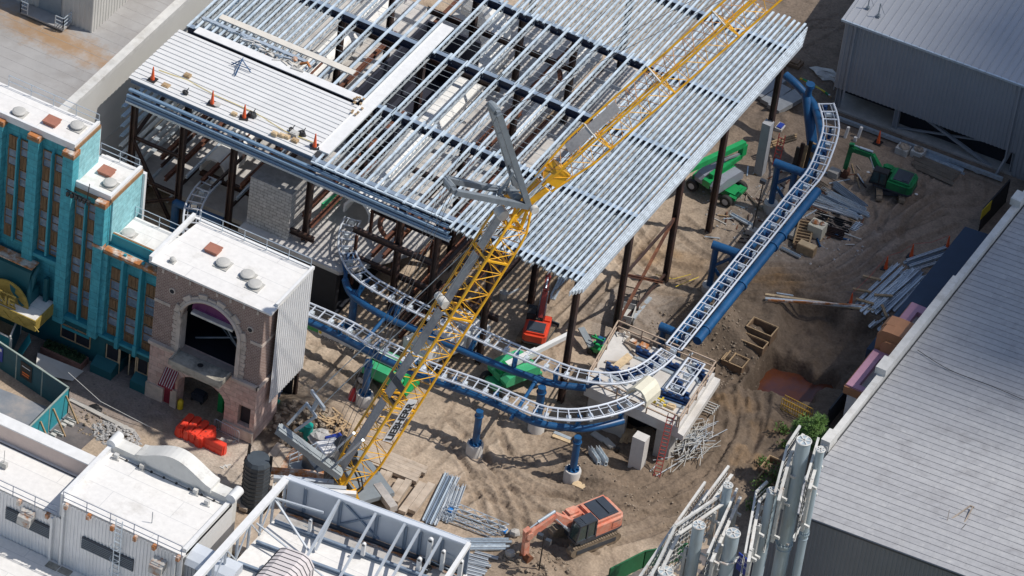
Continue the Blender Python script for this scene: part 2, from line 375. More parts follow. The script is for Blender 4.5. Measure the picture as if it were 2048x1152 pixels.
# ruts
wet=np.zeros_like(X)
ruts=[[(905,1000),(960,965),(1010,990),(1060,1030),(1120,1060),(1200,1090)],[(930,960),(1040,1000),(1180,1010),(1320,975),(1420,900),(1450,820),(1440,760),(1470,720)],
 [(990,900),(1080,960),(1200,1000),(1340,1010),(1440,950),(1490,860),(1480,780)],[(880,850),(930,900),(1010,1000),(1040,1100)],[(1210,1075),(1280,1055),(1340,1030),(1400,1010)],
 [(1240,440),(1280,500),(1330,540),(1420,555),(1560,560),(1660,540),(1760,470),(1860,400)],[(1230,480),(1300,560),(1400,585),(1540,575),(1650,560),(1760,500),(1900,440)],
 [(1060,640),(1150,560),(1210,490),(1260,430)],[(1090,680),(1180,590),(1240,520),(1290,450)],[(1130,620),(1200,560),(1260,490)],[(1100,640),(1180,560)],
 [(1350,440),(1420,500),(1520,540),(1640,545)],[(1700,450),(1690,400),(1740,360)],[(1730,460),(1720,410)],[(1780,470),(1800,420),(1860,380)],[(980,870),(1010,930),(1080,970),(1150,985)],
 [(930,880),(975,980),(1000,1060)],[(620,700),(690,720),(760,800)],[(1450,960),(1490,880),(1510,800),(1500,740)],[(1600,560),(1700,560),(1800,480)]]
rutm=np.zeros_like(X); rutu=np.zeros_like(X)
def rut(pts,hw,rad_,dep,per=.42):
    x0_=min(p[0] for p in pts)-2; x1_=max(p[0] for p in pts)+2; y0_=min(p[1] for p in pts)-2; y1_=max(p[1] for p in pts)+2
    j0,j1=max(0,int((x0_-GX0)/GS)),min(X.shape[1],int((x1_-GX0)/GS)+1); i0,i1=max(0,int((y0_-GY0)/GS)),min(X.shape[0],int((y1_-GY0)/GS)+1)
    if j1-j0<3 or i1-i0<3: return
    Xw,Yw=X[i0:i1,j0:j1],Y[i0:i1,j0:j1]
    for sgn in (-1,1):
        off=[]
        for i,(x,y) in enumerate(pts):
            a=pts[max(i-1,0)]; b=pts[min(i+1,len(pts)-1)]; L=math.hypot(b[0]-a[0],b[1]-a[1])+1e-9
            off.append((x-(b[1]-a[1])/L*sgn*hw,y+(b[0]-a[0])/L*sgn*hw))
        d=np.full(Xw.shape,1e9); u=np.zeros_like(Xw); acc=0
        for (x0,y0),(x1,y1) in zip(off[:-1],off[1:]):
            L=math.hypot(x1-x0,y1-y0)+1e-9; t=np.clip(((Xw-x0)*(x1-x0)+(Yw-y0)*(y1-y0))/L**2,0,1); dd=np.hypot(Xw-x0-t*(x1-x0),Yw-y0-t*(y1-y0))
            mk_=dd<d; u=np.where(mk_,acc+t*L,u); d=np.minimum(d,dd); acc+=L
        m_=np.clip((rad_-d)/(rad_*.35),0,1); Z[i0:i1,j0:j1]-=m_*dep; Z[i0:i1,j0:j1]+=soft(np.abs(d-rad_*1.25),rad_*.6)*dep*.7
        Z[i0:i1,j0:j1]+=m_*.028*np.sign(np.sin(u*2*math.pi/per+d*3))
        rutm[i0:i1,j0:j1]=np.maximum(rutm[i0:i1,j0:j1],m_*(.5+.5*min(1,dep/.08)))
for k,rt in enumerate(ruts): rut(gp(curve(rt,8)),.85,.34,.12)
rr_=random.Random(12)
for k in range(62):
    cx_,cy_=rr_.choice([(1150,620),(1000,950),(900,900),(1200,560),(1400,540),(1650,520),(1800,420),(1050,880),(1300,560),(650,720),(1250,1020),(1450,900),(1750,450),(1060,1000),(500,960),(1650,100)])
    p0=(cx_+rr_.gauss(0,60),cy_+rr_.gauss(0,40)); a=rr_.choice([-.8,-.9,.45,.2,-.6,.9])+rr_.gauss(0,.25); L=rr_.uniform(60,200); bend=rr_.gauss(0,30)
    p1=(p0[0]+math.cos(a)*L/2-math.sin(a)*bend,p0[1]+math.sin(a)*L/2+math.cos(a)*bend); p2=(p0[0]+math.cos(a)*L,p0[1]+math.sin(a)*L)
    rut(gp(curve([p0,p1,p2],7)),rr_.choice([.55,.8,.9]),rr_.uniform(.12,.26),rr_.uniform(.02,.055),rr_.choice([.3,.38,.45]))
Z+=vnoise(X,Y,.3,31)*.035*(1+churn)
# mounds and pit
def mound(px,rx,ry,ang,h): 
    global Z
    Z=Z+ss(blob(px,rx,ry,ang))*h
mound((1450,665),5,3.5,30,1.6); mound((1400,640),4,3,0,1.0); mound((1200,965),5.5,2.2,-20,.9); mound((1420,880),3,6,60,.5); mound((600,830),3.5,2.6,0,.9); mound((660,840),3,2.4,0,.9)
mound((205,870),3.2,2.4,0,.7); mound((1060,1120),3,2.5,0,.7); mound((1550,250),4,3,0,.5); mound((1640,860),5,3,60,.6); mound((1570,650),6,4,0,.6); mound((1255,610),4,2.5,30,.7)
pc=P(1580,796,-2.6)
def sd_rect(cx,cy,hx,hy,ang):
    a=rad(ang); dx=X-cx;dy=Y-cy; u=np.abs(dx*math.cos(a)+dy*math.sin(a))-hx; v=np.abs(-dx*math.sin(a)+dy*math.cos(a))-hy
    return np.maximum(u,v)+0*X
r_=sd_rect(pc.x,pc.y,1.3,1.6,8)+vnoise(X,Y,1.6,9)*1.1+vnoise(X,Y,.6,10)*.35
pit=np.clip(1-(r_)/1.6,0,1); Z=Z*(1-ss(pit))-4.2*ss(pit)
r2_=sd_rect(pc.x+1.3,pc.y+4.6,3.6,3.4,10)+vnoise(X,Y,2,33)*1.2; e_=ss(np.clip(1-r2_/1.6,0,1)); Z-=e_*(1-ss(pit))*1.5; Z+=e_*(1-ss(pit))*(vnoise(X,Y,.9,34)*.5+vnoise(X,Y,.4,35)*.2)
for q,rr in (((1520,662),1.7),((1455,727),1.6)): Z-=ss(np.clip(blob(q,rr*1.6)*1.8,0,1))*.5
flat=ss(np.clip(blob((120,800),16)*2,0,1)) if 0 else 0
# paved left area kept flat
tr_=np.clip((Y-32.6)/.8,0,1)*np.clip((X-8.5)/1,0,1); Z=Z*(1-tr_)-.25*tr_
lf=np.clip((-13.5-X)/1.5,0,1)*np.clip((-21-Y)/2,0,1); Z=Z*(1-lf)
# soil colour, with cloud shade worked in on the right
sand=np.array([.39,.307,.23]); lt=np.array([.50,.41,.32]); brown=np.array([.185,.14,.103]); dark=np.array([.115,.085,.062]); ochre=np.array([.42,.24,.09]); greyc=np.array([.34,.30,.27])
C3=np.ones(X.shape+(3,))*sand
def mixc(m,c):
    global C3
    m=np.clip(m,0,1)[...,None]; C3=C3*(1-m)+c*m
mixc(np.clip(vnoise(X,Y,6,11)*1.2+.2,0,1),lt)
def nb(q,rx,ry,ang,k,ns,seed,amp,w,c):
    b=blob(q,rx,ry,ang); mixc(ss(np.clip(b*k+vnoise(X,Y,ns,seed)*amp*np.clip(b*5,0,1),0,1))*w,c)
nb((1440,860),15,11,50,2.4,2,12,.6,.95,brown*.95); nb((1560,700),13,13,0,2.2,2,13,.5,.9,brown*.85); nb((1300,1010),10,5,20,2,1.5,14,.9,.75,brown)
nb((1540,240),10,10,0,2,2,15,.6,.7,brown); nb((1800,420),16,16,0,2.4,2,15,.4,.7,np.array([.22,.17,.135])); nb((1620,60),18,18,0,2.2,4,16,.6,.8,np.array([.20,.155,.12]))  # broad right-hand patches also darken the soil for cloud shade
for q,a in (((1370,540),4),((1540,545),3.5),((1310,500),3),((1500,920),2.2),((1100,560),2.5),((1560,560),3),((1460,800),2.5),((1530,860),2)): nb(q,a,a*.6,20,1.6,.9,17,1.2,.3,ochre*.8)
nb((600,860),4.5,4,0,2,1,18,1,.75,dark); nb((560,890),2.6,2.6,0,2.5,1,19,.8,.8,dark*.6); nb((1060,1110),6,6,0,1.6,1.3,20,1,.5,brown)
nb((1600,440),9,9,0,1.8,1.3,21,.8,.5,greyc*.8); nb((1260,640),6,6,0,1.6,1.3,22,.8,.6,greyc*.7); nb((450,920),6,4,0,2,1,24,.2,.8,np.array([.50,.43,.36])); nb((180,760),9,5,0,2.5,1,25,.3,.9,np.array([.26,.22,.20]))
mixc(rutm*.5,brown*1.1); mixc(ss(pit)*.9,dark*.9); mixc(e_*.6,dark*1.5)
mixc(np.clip(vnoise(X,Y,.7,23)*1.4-.15,0,1)*.5,brown*1.2)
hh,ww=X.shape
me=bpy.data.meshes.new('ground'); vv=np.stack([X,Y,Z],-1).reshape(-1,3)
idx=np.arange(hh*ww).reshape(hh,ww); fq=np.stack([idx[:-1,:-1],idx[:-1,1:],idx[1:,1:],idx[1:,:-1]],-1).reshape(-1,4)
me.vertices.add(len(vv)); me.vertices.foreach_set('co',vv.ravel()); me.loops.add(fq.size); me.loops.foreach_set('vertex_index',fq.ravel().astype(np.int32))
me.polygons.add(len(fq)); me.polygons.foreach_set('loop_start',np.arange(0,fq.size,4,dtype=np.int32)); me.polygons.foreach_set('loop_total',np.full(len(fq),4,dtype=np.int32)); me.update(calc_edges=True)
me.polygons.foreach_set('use_smooth',[True]*len(fq))
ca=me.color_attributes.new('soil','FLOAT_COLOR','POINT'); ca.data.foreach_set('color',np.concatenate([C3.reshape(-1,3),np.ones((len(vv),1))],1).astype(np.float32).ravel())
me.update()
def HZ(x,y):
    i=int(round((y-GY0)/GS)); j=int(round((x-GX0)/GS))
    return float(Z[min(max(i,0),hh-1),min(max(j,0),ww-1)])
def G(px,py,dz=0): q=P(px,py,0); q=P(px,py,HZ(q.x,q.y)); return V((q.x,q.y,HZ(q.x,q.y)+dz))
gm=mat('soil_ground',(.4,.3,.2),.95,var=.16,sc=1.3,bump=.6,bsc=5,spec=.15)
N=gm.node_tree.nodes; at=N.new('ShaderNodeAttribute'); at.attribute_name='soil'; mx=[n for n in N if n.type=='MIX' and n.blend_type=='MULTIPLY'][0]; gm.node_tree.links.new(at.outputs[0],mx.inputs[6])
nt=gm.node_tree; g_=[n for n in N if n.type=='NEW_GEOMETRY'][0]
def spk(sc,lo,hi,f0,f1):
    n=N.new('ShaderNodeTexNoise'); n.inputs['Scale'].default_value=sc; n.inputs['Detail'].default_value=3; nt.links.new(g_.outputs['Position'],n.inputs[0]); r=N.new('ShaderNodeMapRange'); r.inputs[1].default_value=lo; r.inputs[2].default_value=hi; r.inputs[3].default_value=f0; r.inputs[4].default_value=f1; nt.links.new(n.outputs[0],r.inputs[0])
    k=N.new('ShaderNodeMix'); k.data_type='RGBA'; k.blend_type='MULTIPLY'; k.inputs[0].default_value=1; pv=mx.inputs[6].links[0].from_socket; nt.links.new(pv,k.inputs[6]); nt.links.new(r.outputs[0],k.inputs[7]); nt.links.new(k.outputs[2],mx.inputs[6])
spk(6.5,.3,.72,.82,1.16); spk(2.4,.62,.72,1,.72); spk(.55,.52,.66,1,.80)
go=bpy.data.objects.new('ground',me); COL.objects.link(go); me.materials.append(gm); struct(go)
# outer terrain ring joined edge to edge
ob_=B(); S=4000
ob_.box(-S,GX0,-S,S,-.6,-.15).box(GX1-GS,S,-S,S,-.6,-.15).box(GX0,GX1,-S,GY0,-.6,-.15).box(GX0,GX1,GY1-GS,S,-.6,-.15)
struct(ob_.o('outer_ground',mat('outer_soil',(.34,.27,.20),.95,var=.3,sc=.05,c2=(.07,.10,.04),amt=.5,sc2=.02)))
wm=mat('muddy_water',(.15,.048,.02),.25,var=.15,sc=.6,c2=(.11,.045,.04),amt=.5,sc2=.35,spec=.5)
struct(B().box(pc.x-3.2,pc.x+3.2,pc.y-3.6,pc.y+3.6,-2.9,-2.45).o('pit_water',wm))
mk('warehouse_wall',(.56,.55,.52),.7,var=.04,sc=.4)
mk('ribbed_beige',(.52,.50,.46),.6,.05,var=.06,sc=.5)
# ================= buildings =================
def win(b_par,x0,x1,z0,z1,y,fr=M['ochre_trim'],kind='sash',gl=None):
    f=B(); t=.07; yy=y-.05
    f.box(x0,x0+t,yy,y+.06,z0,z1).box(x1-t,x1,yy,y+.06,z0,z1).box(x0+t,x1-t,yy,y+.06,z0,z0+t).box(x0+t,x1-t,yy,y+.06,z1-t,z1)
    if kind=='sash': zm=(z0+z1)/2; f.box(x0+t,x1-t,yy+.01,y+.05,zm-.035,zm+.035)
    o=f.o('window',fr,b_par); B().box(x0+t,x1-t,y+.0,y+.03,z0+t,z1-t).o('pane',gl or M['window_glass'],o); return o
def board(b_par,x0,x1,z0,z1,y):
    b=B(); n=3; w=(x1-x0)/n
    for i in range(n): b.box(x0+i*w+.015,x0+(i+1)*w-.015,y-.03-.012*(i%2),y+.02,z0,z1)
    return b.o('window_board',M['board'],b_par)
mk('board',(.24,.135,.065),.8,var=.35,sc=4,stretch=(3,3,.5))
def vents(par,pts,r=.5):
    for (x,y,z) in pts:
        b=B(); b.box(x-r*1.05,x+r*1.05,y-r*1.05,y+r*1.05,z,z+.08); b.cyl((x,y,z+.08),r*.8,.15,20); b.cyl((x,y,z+.22),r,.08,20); b.tube([(x,y,z+.30),(x,y,z+.38),(x,y,z+.42)],[r,r*.75,r*.3],20)
        b.o('roof_vent',M['vent_grey'],par)
def hatch(par,x,y,z,w=.95,d=.8):
    b=B(); b.box(x-w/2,x+w/2,y-d/2,y+d/2,z,z+.22); b.box(x-w/2-.06,x+w/2+.06,y-d/2-.06,y+d/2+.06,z+.22,z+.30); b.o('roof_hatch',M['rusty_hatch'],par)
# --- teal art deco facade ---
TF=-25.3
T=thing('theater_building','teal stepped tower front with boarded windows beside the brick arch building','building',(-24,TF,0))
w=B()
w.box(-36,-23.85,-22.3,TF+.35,3.0,18.06); w.box(-23.85,-20.37,-21,TF+.3,3.0,14.86); w.box(-20.35,-15.6,-22,TF+.3,3.0,10.86)
w.o('wall',M['teal_block'],T)
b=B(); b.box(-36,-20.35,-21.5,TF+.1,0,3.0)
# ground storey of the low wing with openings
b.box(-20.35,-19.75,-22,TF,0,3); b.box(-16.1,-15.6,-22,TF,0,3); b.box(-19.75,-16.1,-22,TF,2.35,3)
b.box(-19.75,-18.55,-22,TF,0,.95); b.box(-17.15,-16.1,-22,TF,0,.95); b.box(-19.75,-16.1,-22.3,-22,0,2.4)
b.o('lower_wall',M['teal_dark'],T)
for x0,x1,d in ((-20.35,-18.6,.9),(-17.1,-15.7,.75)):
    b=B(); b.add([(x0,TF-.02,0),(x1,TF-.02,0),(x1,TF-d,0),(x0,TF-d,0),(x0,TF-.02,1.05),(x1,TF-.02,1.05),(x1,TF-d,.7),(x0,TF-d,.7)],[(0,1,2,3),(4,7,6,5),(0,4,5,1),(1,5,6,2),(2,6,7,3),(3,7,4,0)]); b.o('sill_bay',M['teal_dark'],T)
for x0,x1 in ((-19.7,-18.6),(-17.1,-16.15)): win(T,x0,x1,.95,2.35,TF+.12,M['wood_light'],'x',M['dark_inside'])
b=B(); b.beam((-18.55,TF+.1,0),(-18.55,TF+.1,2.35),.08,.08).beam((-17.9,TF+.4,0),(-17.9,TF+.4,2.35),.08,.08).beam((-17.2,TF+.1,0),(-17.2,TF+.1,2.35),.08,.08); b.o('door_frame',M['wood_light'],T)
win(T,-23.5,-21.0,1.1,2.35,TF+.06,M['wood'],'x',M['dark_inside']); B().box(-22.3,-22.2,TF,TF+.1,1.1,2.35).o('mullion',M['wood'],T)
B().box(-23.4,-21.1,TF-.03,TF+.0,2.02,2.25).o('transom_strip',M['teal_fence_light'],T)
# pilasters and piers
b=B()
for x0,x1,z1,pr in ((-36,-35.2,18,.25),(-33,-32.1,18,.25),(-29.9,-29.1,18.0,.25),(-26.95,-26.1,18.0,.3),(-24.05,-23.2,17.9,.35),(-21.15,-20.4,14.8,.35)):
    b.box(x0,x1,TF+.5,TF-pr,2.6,z1)
b.box(-20.39,-20.0,TF+.31,TF-.15,3,10.5); b.box(-15.95,-15.6,TF+.4,TF-.02,3,10.6)
b.os('pilaster',M['teal_block'],T)
b=B()
for x0,x1,z1,pr in ((-29.95,-29.05,18.0,.3),(-27,-26.05,18.0,.35),(-24.1,-23.15,17.9,.4),(-21.2,-20.35,14.8,.4)):
    b.box(x0,x1,TF+.5,TF-pr,z1,z1+.22)
b.box(-21.2,-20.36,TF+.1,TF-.42,10.95,11.2)
b.os('pilaster_cap',M['rust_patch'],T)
b=B()
for x0,x1,z1,pr in ((-29.95,-29.05,18.0,.33),(-27,-26.05,18.0,.38),(-24.1,-23.15,17.9,.43),(-21.2,-20.35,14.8,.43)): b.box(x0-.02,x1+.02,TF+.48,TF-pr,z1-.2,z1)
b.box(-36,-23.75,TF+.12,TF+.3,18.2,18.42); b.box(-23.86,-20.3,TF+.1,TF+.25,14.7,14.95)
b.box(-20.34,-15.5,TF+.3,TF-.2,10.55,10.75); b.box(-20.4,-16.2,TF+.9,TF+.75,11.6,11.8)
b.os('cornice',M['ochre_trim'],T)
B().box(-20.33,-15.5,TF+.32,TF-.25,10.75,10.95).o('cornice_cap',M['rust_patch'],T)
# roofs with parapets
for (x0,x1,y0,y1,z,nm) in ((-36,-23.4,-25.2,-21.9,18.1,0),(-23.8,-20.3,-25.1,-20.9,14.9,1),(-20.4,-15.9,-24.5,-21.5,11.2,2)):
    B().box(x0+.2,x1-.2,y0+.2,y1,z,z+.1).o('roof',M['white_roof'],T)
    p=B(); p.box(x0,x1,y0,y0+.22,z,z+.55).box(x1-.22,x1,y0+.22,y1,z,z+.55); p.os('parapet',M['white'],T)
    if nm<2:
        q=B(); q.box(x1-.02,x1+.10,y0-.02,y1,z-.02,z+.28); q.o('parapet_band',M['ochre_trim'],T)
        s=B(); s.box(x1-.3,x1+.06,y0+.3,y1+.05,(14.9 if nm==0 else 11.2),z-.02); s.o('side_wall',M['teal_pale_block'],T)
B().box(-20.4,-16.0,-24.62,-24.5,10.9,11.75).o('parapet_face',M['teal_trim'],T)
B().box(-36,-23.45,-21.89,-21.6,11,18.0).box(-23.44,-20.05,-20.88,-20.6,3,14.8).o('rear_wall',M['white'],T)
vents(T,[(-28.7,-24.1,18.2),(-24.6,-23.0,18.2),(-21.3,-23.6,15.0),(-19.5,-23.6,11.3)])
hatch(T,-26.3,-23.6,18.2); hatch(T,-22.2,-22.6,15.0)
for pts in ([(-31,-21.9,18.2),(-23.5,-21.9,18.2)],[(-23.7,-21,15),(-20.5,-21,15)],[(-20.2,-21.6,11.3),(-16.2,-21.6,11.3)]): railing('roof_railing',pts,1.0,M['galv'],T,1.8,.02)
# windows: towers
def wcol(x0,x1,rows,y):
    for i,(a,c_) in enumerate(rows):
        (board if c_ else win)(*( (T,x0,x1,a[0],a[1],y)))
def rows(z,zend,hw,hb,first=0):
    out=[];k=first
    while z>zend+.4:
        h=hb if k else hw; out.append(((max(z-h,zend),z-.04),k)); z-=h; k=1-k
    return out
for x0,x1,ph in ((-32,-31.3,1),(-31,-30.3,0),(-28.85,-28.0,1),(-27.85,-27.05,0),(-26.0,-25.2,0),(-25.0,-24.15,0)):
    wcol(x0,x1,rows(17.0,7.9,1.55,1.15,ph if x0<-26.5 else 0),TF+.28)
for x0,x1 in ((-23.1,-22.25),(-22.05,-21.25)): wcol(x0,x1,rows(14.1,3.5,1.55,1.1,0),TF+.24)
b=B()
for x,z0,z1 in ((-31.15,7.9,17.3),(-27.93,7.9,17.3),(-25.1,7.9,17.3),(-22.15,3.4,14.3)): b.add([(x-.08,TF+.2,z0),(x+.08,TF+.2,z0),(x+.08,TF-.12,z0),(x-.08,TF-.12,z0),(x-.08,TF+.2,z1),(x+.08,TF+.2,z1),(x+.05,TF-.1,z1-.3),(x-.05,TF-.1,z1-.3)],[(0,1,2,3),(4,7,6,5),(0,4,5,1),(1,5,6,2),(2,6,7,3),(3,7,4,0)])
for x in (-18.7,-17.2):
    b.box(x-.1,x+.1,TF+.3,TF-.3,3.0,10.3); b.ext([(x-.1,TF+.1,10.3),(x-.1,TF-.3,10.3),(x-.1,TF-.05,11.1),(x-.1,TF+.1,11.1)],(.2,0,0)); b.box(x-.14,x+.14,TF+.3,TF-.38,2.6,3.6)
b.box(-36,-20.3,TF+.3,TF-.18,7.2,7.75) if 0 else None
b.box(-26.1,-24.05,TF+.3,TF-.18,7.5,7.8); b.box(-23.2,-21.1,TF+.3,TF-.18,3.0,3.35); b.box(-20.3,-15.7,TF+.3,TF-.2,2.9,3.1)
b.os('fin',M['teal_trim'],T)
for x0,x1,dz in ((-19.85,-19.0,0),(-18.45,-17.5,-.05),(-16.95,-16.0,-.1)):
    for z0,z1,k in ((8.25,9.3,1),(6.45,8.2,0),(5.55,6.4,1),(3.95,5.5,0),(3.15,3.9,1)): (board if k else win)(T,x0,x1,z0+dz,z1+dz-.03,TF+.26)
# stage light bar on the middle tower
sb=B(); sb.beam((-23.6,TF-.35,14.9),(-21.6,TF-.35,14.7),.08,.08)
for k in range(6): sb.box(-23.5+k*.34,-23.3+k*.34,TF-.55,TF-.3,14.45,14.75)
sb.beam((-21.9,TF-.3,14.7),(-21.9,TF-.1,16),.05,.05); sb.o('light_bar',M['black'],T)
# marquee (part of the theatre)
mq=B(); mq.prism([(-36,-27.9),(-24.1,-27.9),(-24.1,-25.3),(-36,-25.3)],3.9,4.0); mq.o('marquee_roof',M['white_roof'],T)
mq=B(); mq.box(-36,-24.0,-28.0,-27.9,3.15,4.1).box(-24.1,-24.0,-27.9,-25.3,3.15,4.1)
for k in range(20):
    x=-35.7+k*.6; mq.beam((x,-28.03,3.3+(k%2)*.5),(x+.6,-28.03,3.8-(k%2)*.5),.05,.08)
mq.o('marquee_fascia',M['gold'],T)
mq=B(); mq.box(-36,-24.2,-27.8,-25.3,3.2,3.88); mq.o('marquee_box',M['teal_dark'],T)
mq=B(); mq.ext([(-36,TF-.02,6.9),(-36,TF-.9,6.5),(-36,TF-1.2,5.3),(-36,TF-1.3,4.0),(-36,TF-.02,4.0)],(10.3,0,0)); mq.box(-25.7,-25.4,TF-.02,TF-1.5,4,5.0); mq.tube([(-25.5,TF-1.45,4),(-25.5,TF-1.3,5.2),(-25.5,TF-.8,6.2),(-25.5,TF-.2,6.7)],.2,8); mq.box(-24.9,-24.6,TF,TF-.4,4,6.1); mq.o('marquee_back',M['teal_dark'],T)
B().box(-36,-25.6,TF-.02,TF-1.0,6.9,7.0).o('ledge',M['rust_patch'],T)
sg=B(); c=(-27.0,-27.1,4.0)
sg.ext([(c[0]+1.75*math.cos(rad(a)),c[1],c[2]+1.75*math.sin(rad(a))) for a in range(0,181,10)],(0,.12,0)); sg.o('globe_sign',M['gold'],T)
sg=B()
for pts in ([(0,1.6),(.5,1.35),(.45,.95),(.85,.75),(.6,.55),(.35,.8),(.1,1.1)],[(.7,.6),(1.0,.35),(1.3,.2),(1.1,.05),(.8,.2)]): sg.ext([(c[0]+a+.15,c[1]-.03,c[2]+q) for a,q in pts],(0,.03,0))
sg.o('globe_land',M['teal_dark'],T)
sg=B(); sg.box(-31,-25.9,-27.75,-27.68,4.05,4.25).box(-31,-25.9,-27.75,-27.68,5.15,5.25); 
for k in range(9): sg.box(-30.9+k*.6,-30.8+k*.6,-27.72,-27.68,4.2,5.2)
sg.o('letter_frame',M['gold'],T)
text('sign_letters','CUINE',1.05,(-29.5,-27.78,4.25),(1,0,0),(0,0,1),M['gold'],T,.05,bold=.02,sx=1.15)
# planter & ramp in front
pl=B(); pl.box(-24.3,-20.9,-26.6,-25.5,0,.55); tag(pl.o('planter_wall',M['pavers']),'brick planter bed with a dark hedge under the teal shopfront','planter')
hd=B()
for k in range(260):
    x=random.uniform(-24.2,-21.0); y=random.uniform(-26.45,-25.7); z=.55+random.uniform(0,.25); a=random.uniform(0,3.1); s_=.12
    hd.add([(x-s_*math.cos(a),y-s_*math.sin(a),z),(x+s_*math.cos(a),y+s_*math.sin(a),z+.05),(x,y,z+.22)],[(0,1,2)])
hd.box(-24.2,-21,-26.45,-25.6,.5,.62); tag(hd.o('hedge',M['hedge']),'low dark green hedge in the brick planter','hedge')
rp=B(); rp.add([tuple(P(75,705,.9)),tuple(P(70,745,.9)),tuple(P(145,762,.15)),tuple(P(168,742,.15)),tuple(P(75,705,0)),tuple(P(70,745,0)),tuple(P(145,762,0)),tuple(P(168,742,0))],[(0,1,2,3),(0,4,5,1),(1,5,6,2),(2,6,7,3),(3,7,4,0)]); tag(rp.o('ramp',M['concrete_light']),'pale concrete ramp in front of the planter','ramp')
# --- brick and stone arch building ---
BB=thing('arch_building','brown brick and pink stone building with a large open arch and white roof','building',(-11.5,-26,0))
bx0,bx1,by,bz=-15.75,-7.0,-25.85,11.9
acx,ar=-11.15,2.35; az=8.3; ab=5.2   # big arch
def archwall(par,name,m,x0,x1,z0,z1,y0,y1,cx,r,sz,hole_bottom,seg=18):
    b=B()
    b.box(x0,cx-r,y0,y1,z0,z1); b.box(cx+r,x1,y0,y1,z0,z1)
    if hole_bottom>z0: b.box(cx-r,cx+r,y0,y1,z0,hole_bottom)
    pts=[(cx-r*math.cos(math.pi*i/seg),sz+r*math.sin(math.pi*i/seg)*ARF) for i in range(seg+1)]
    for i in range(seg):
        (xa,za),(xb,zb)=pts[i],pts[i+1]
        b.add([(xa,y0,za),(xb,y0,zb),(xb,y1,zb),(xa,y1,za),(xa,y0,z1),(xb,y0,z1),(xb,y1,z1),(xa,y1,z1)],[(3,2,1,0),(4,5,6,7),(0,1,5,4),(2,3,7,6)])
    return b.o(name,m,par)
ARF=1.0
archwall(BB,'brick_wall',M['brown_brick'],bx0,bx1,5.15,bz,by,by+.7,acx,ar,az,5.2)
ARF=.62
archwall(BB,'stone_wall',M['stone_block'],bx0,-8.55,0,5.15,by-.1,by+.9,-11.35,1.95,2.35,-1)
ARF=1.0
b=B(); b.box(-8.55,-8.3,by-.1,by+.9,0,5.15).box(-7.3,-6.95,by-.1,by+.9,0,5.15).box(-8.3,-7.3,by-.1,by+.9,0,1.1).box(-8.3,-7.3,by-.1,by+.9,2.9,5.15); b.box(-7.6,-6.95,by+.9,by+5.3,0,5.1) if 0 else b.box(-7.25,-6.95,by+.9,by+3.2,0,5.1); b.os('stone_pier',M['stone_block'],BB)
b=B()
b.box(bx0-.05,-14.35,by-.25,by-.1,0,1.3).box(-13.75,-13.25,by-.25,by-.1,0,1.6).box(-9.4,-6.9,by-.3,by-.1,0,.9)   # plinths
b.box(bx0-.1,-13.4,by-.3,by,4.95,5.2).box(-9.0,-6.85,by-.3,by,4.95,5.2).box(-6.96,-6.8,by-.3,by+3,4.95,5.2)
b.box(bx0,acx-ar-.95,by-.06,by,8.75,9.0).box(acx+ar+.9,-6.95,by-.06,by,8.75,9.0).box(-7.0,-6.93,by,by+2.2,8.75,9.0)
for k in range(9):
    for sx in (-1,1):
        x=acx+sx*(ar+.28); wv=.6+.16*(k%2); b.box(x-wv/2,x+wv/2,by-.08,by,5.2+k*.38,5.2+k*.38+.34)
b.box(acx-ar-.25,acx-ar+.06,by-.2,by+.7,5.2,8.4); b.box(acx+ar-.06,acx+ar+.25,by-.2,by+.7,5.2,8.4)
for k in range(13): # voussoirs
    a=rad(k*15-0); a2=a
    r0,r1=ar-.02,ar+.42+.22*(k%2)
    w_=rad(7)
    b.ext([(acx-r0*math.cos(a-w_),by-.14,az+r0*math.sin(a-w_)),(acx-r0*math.cos(a+w_),by-.14,az+r0*math.sin(a+w_)),(acx-r1*math.cos(a+w_),by-.14,az+r1*math.sin(a+w_)),(acx-r1*math.cos(a-w_),by-.14,az+r1*math.sin(a-w_))],(0,.2,0))
b.tube([(acx-(ar+.12)*math.cos(rad(t)),by-.2,az+(ar+.12)*math.sin(rad(t))) for t in range(0,181,10)],.13,6)
b.os('stone_trim',M['stone_trim'],BB)
b=B() # lower arch ring blocks
for k in range(15):
    a=math.pi*k/14; r0,r1=1.95,2.45
    b.ext([(-11.35-r0*math.cos(a-.1),by-.13,2.35+r0*.62*math.sin(a-.1)),(-11.35-r0*math.cos(a+.1),by-.13,2.35+r0*.62*math.sin(a+.1)),(-11.35-r1*math.cos(a+.1),by-.13,2.35+r1*.66*math.sin(a+.1)),(-11.35-r1*math.cos(a-.1),by-.13,2.35+r1*.66*math.sin(a-.1))],(0,.1,0))
b.os('arch_block',M['stone'],BB)
for x in (-14.4,-8.0):
    q=B(); q.tube([(x,by-.06,10.25 if x<-10 else 9.9),(x,by+.02,10.25 if x<-10 else 9.9)],.26,14); o=q.o('round_window',M['stone_trim'],BB); z=(10.25 if x<-10 else 9.9); B().tube([(x,by-.09,z),(x,by-.05,z)],.17,14).o('pane',M['dark_inside'],o)
b=B()
for k in range(8): b.box(-15.3+k*1.1,-15.15+k*1.1,by-.1,by,11.55,11.85)
b.os('dentil',M['stone_trim'],BB)
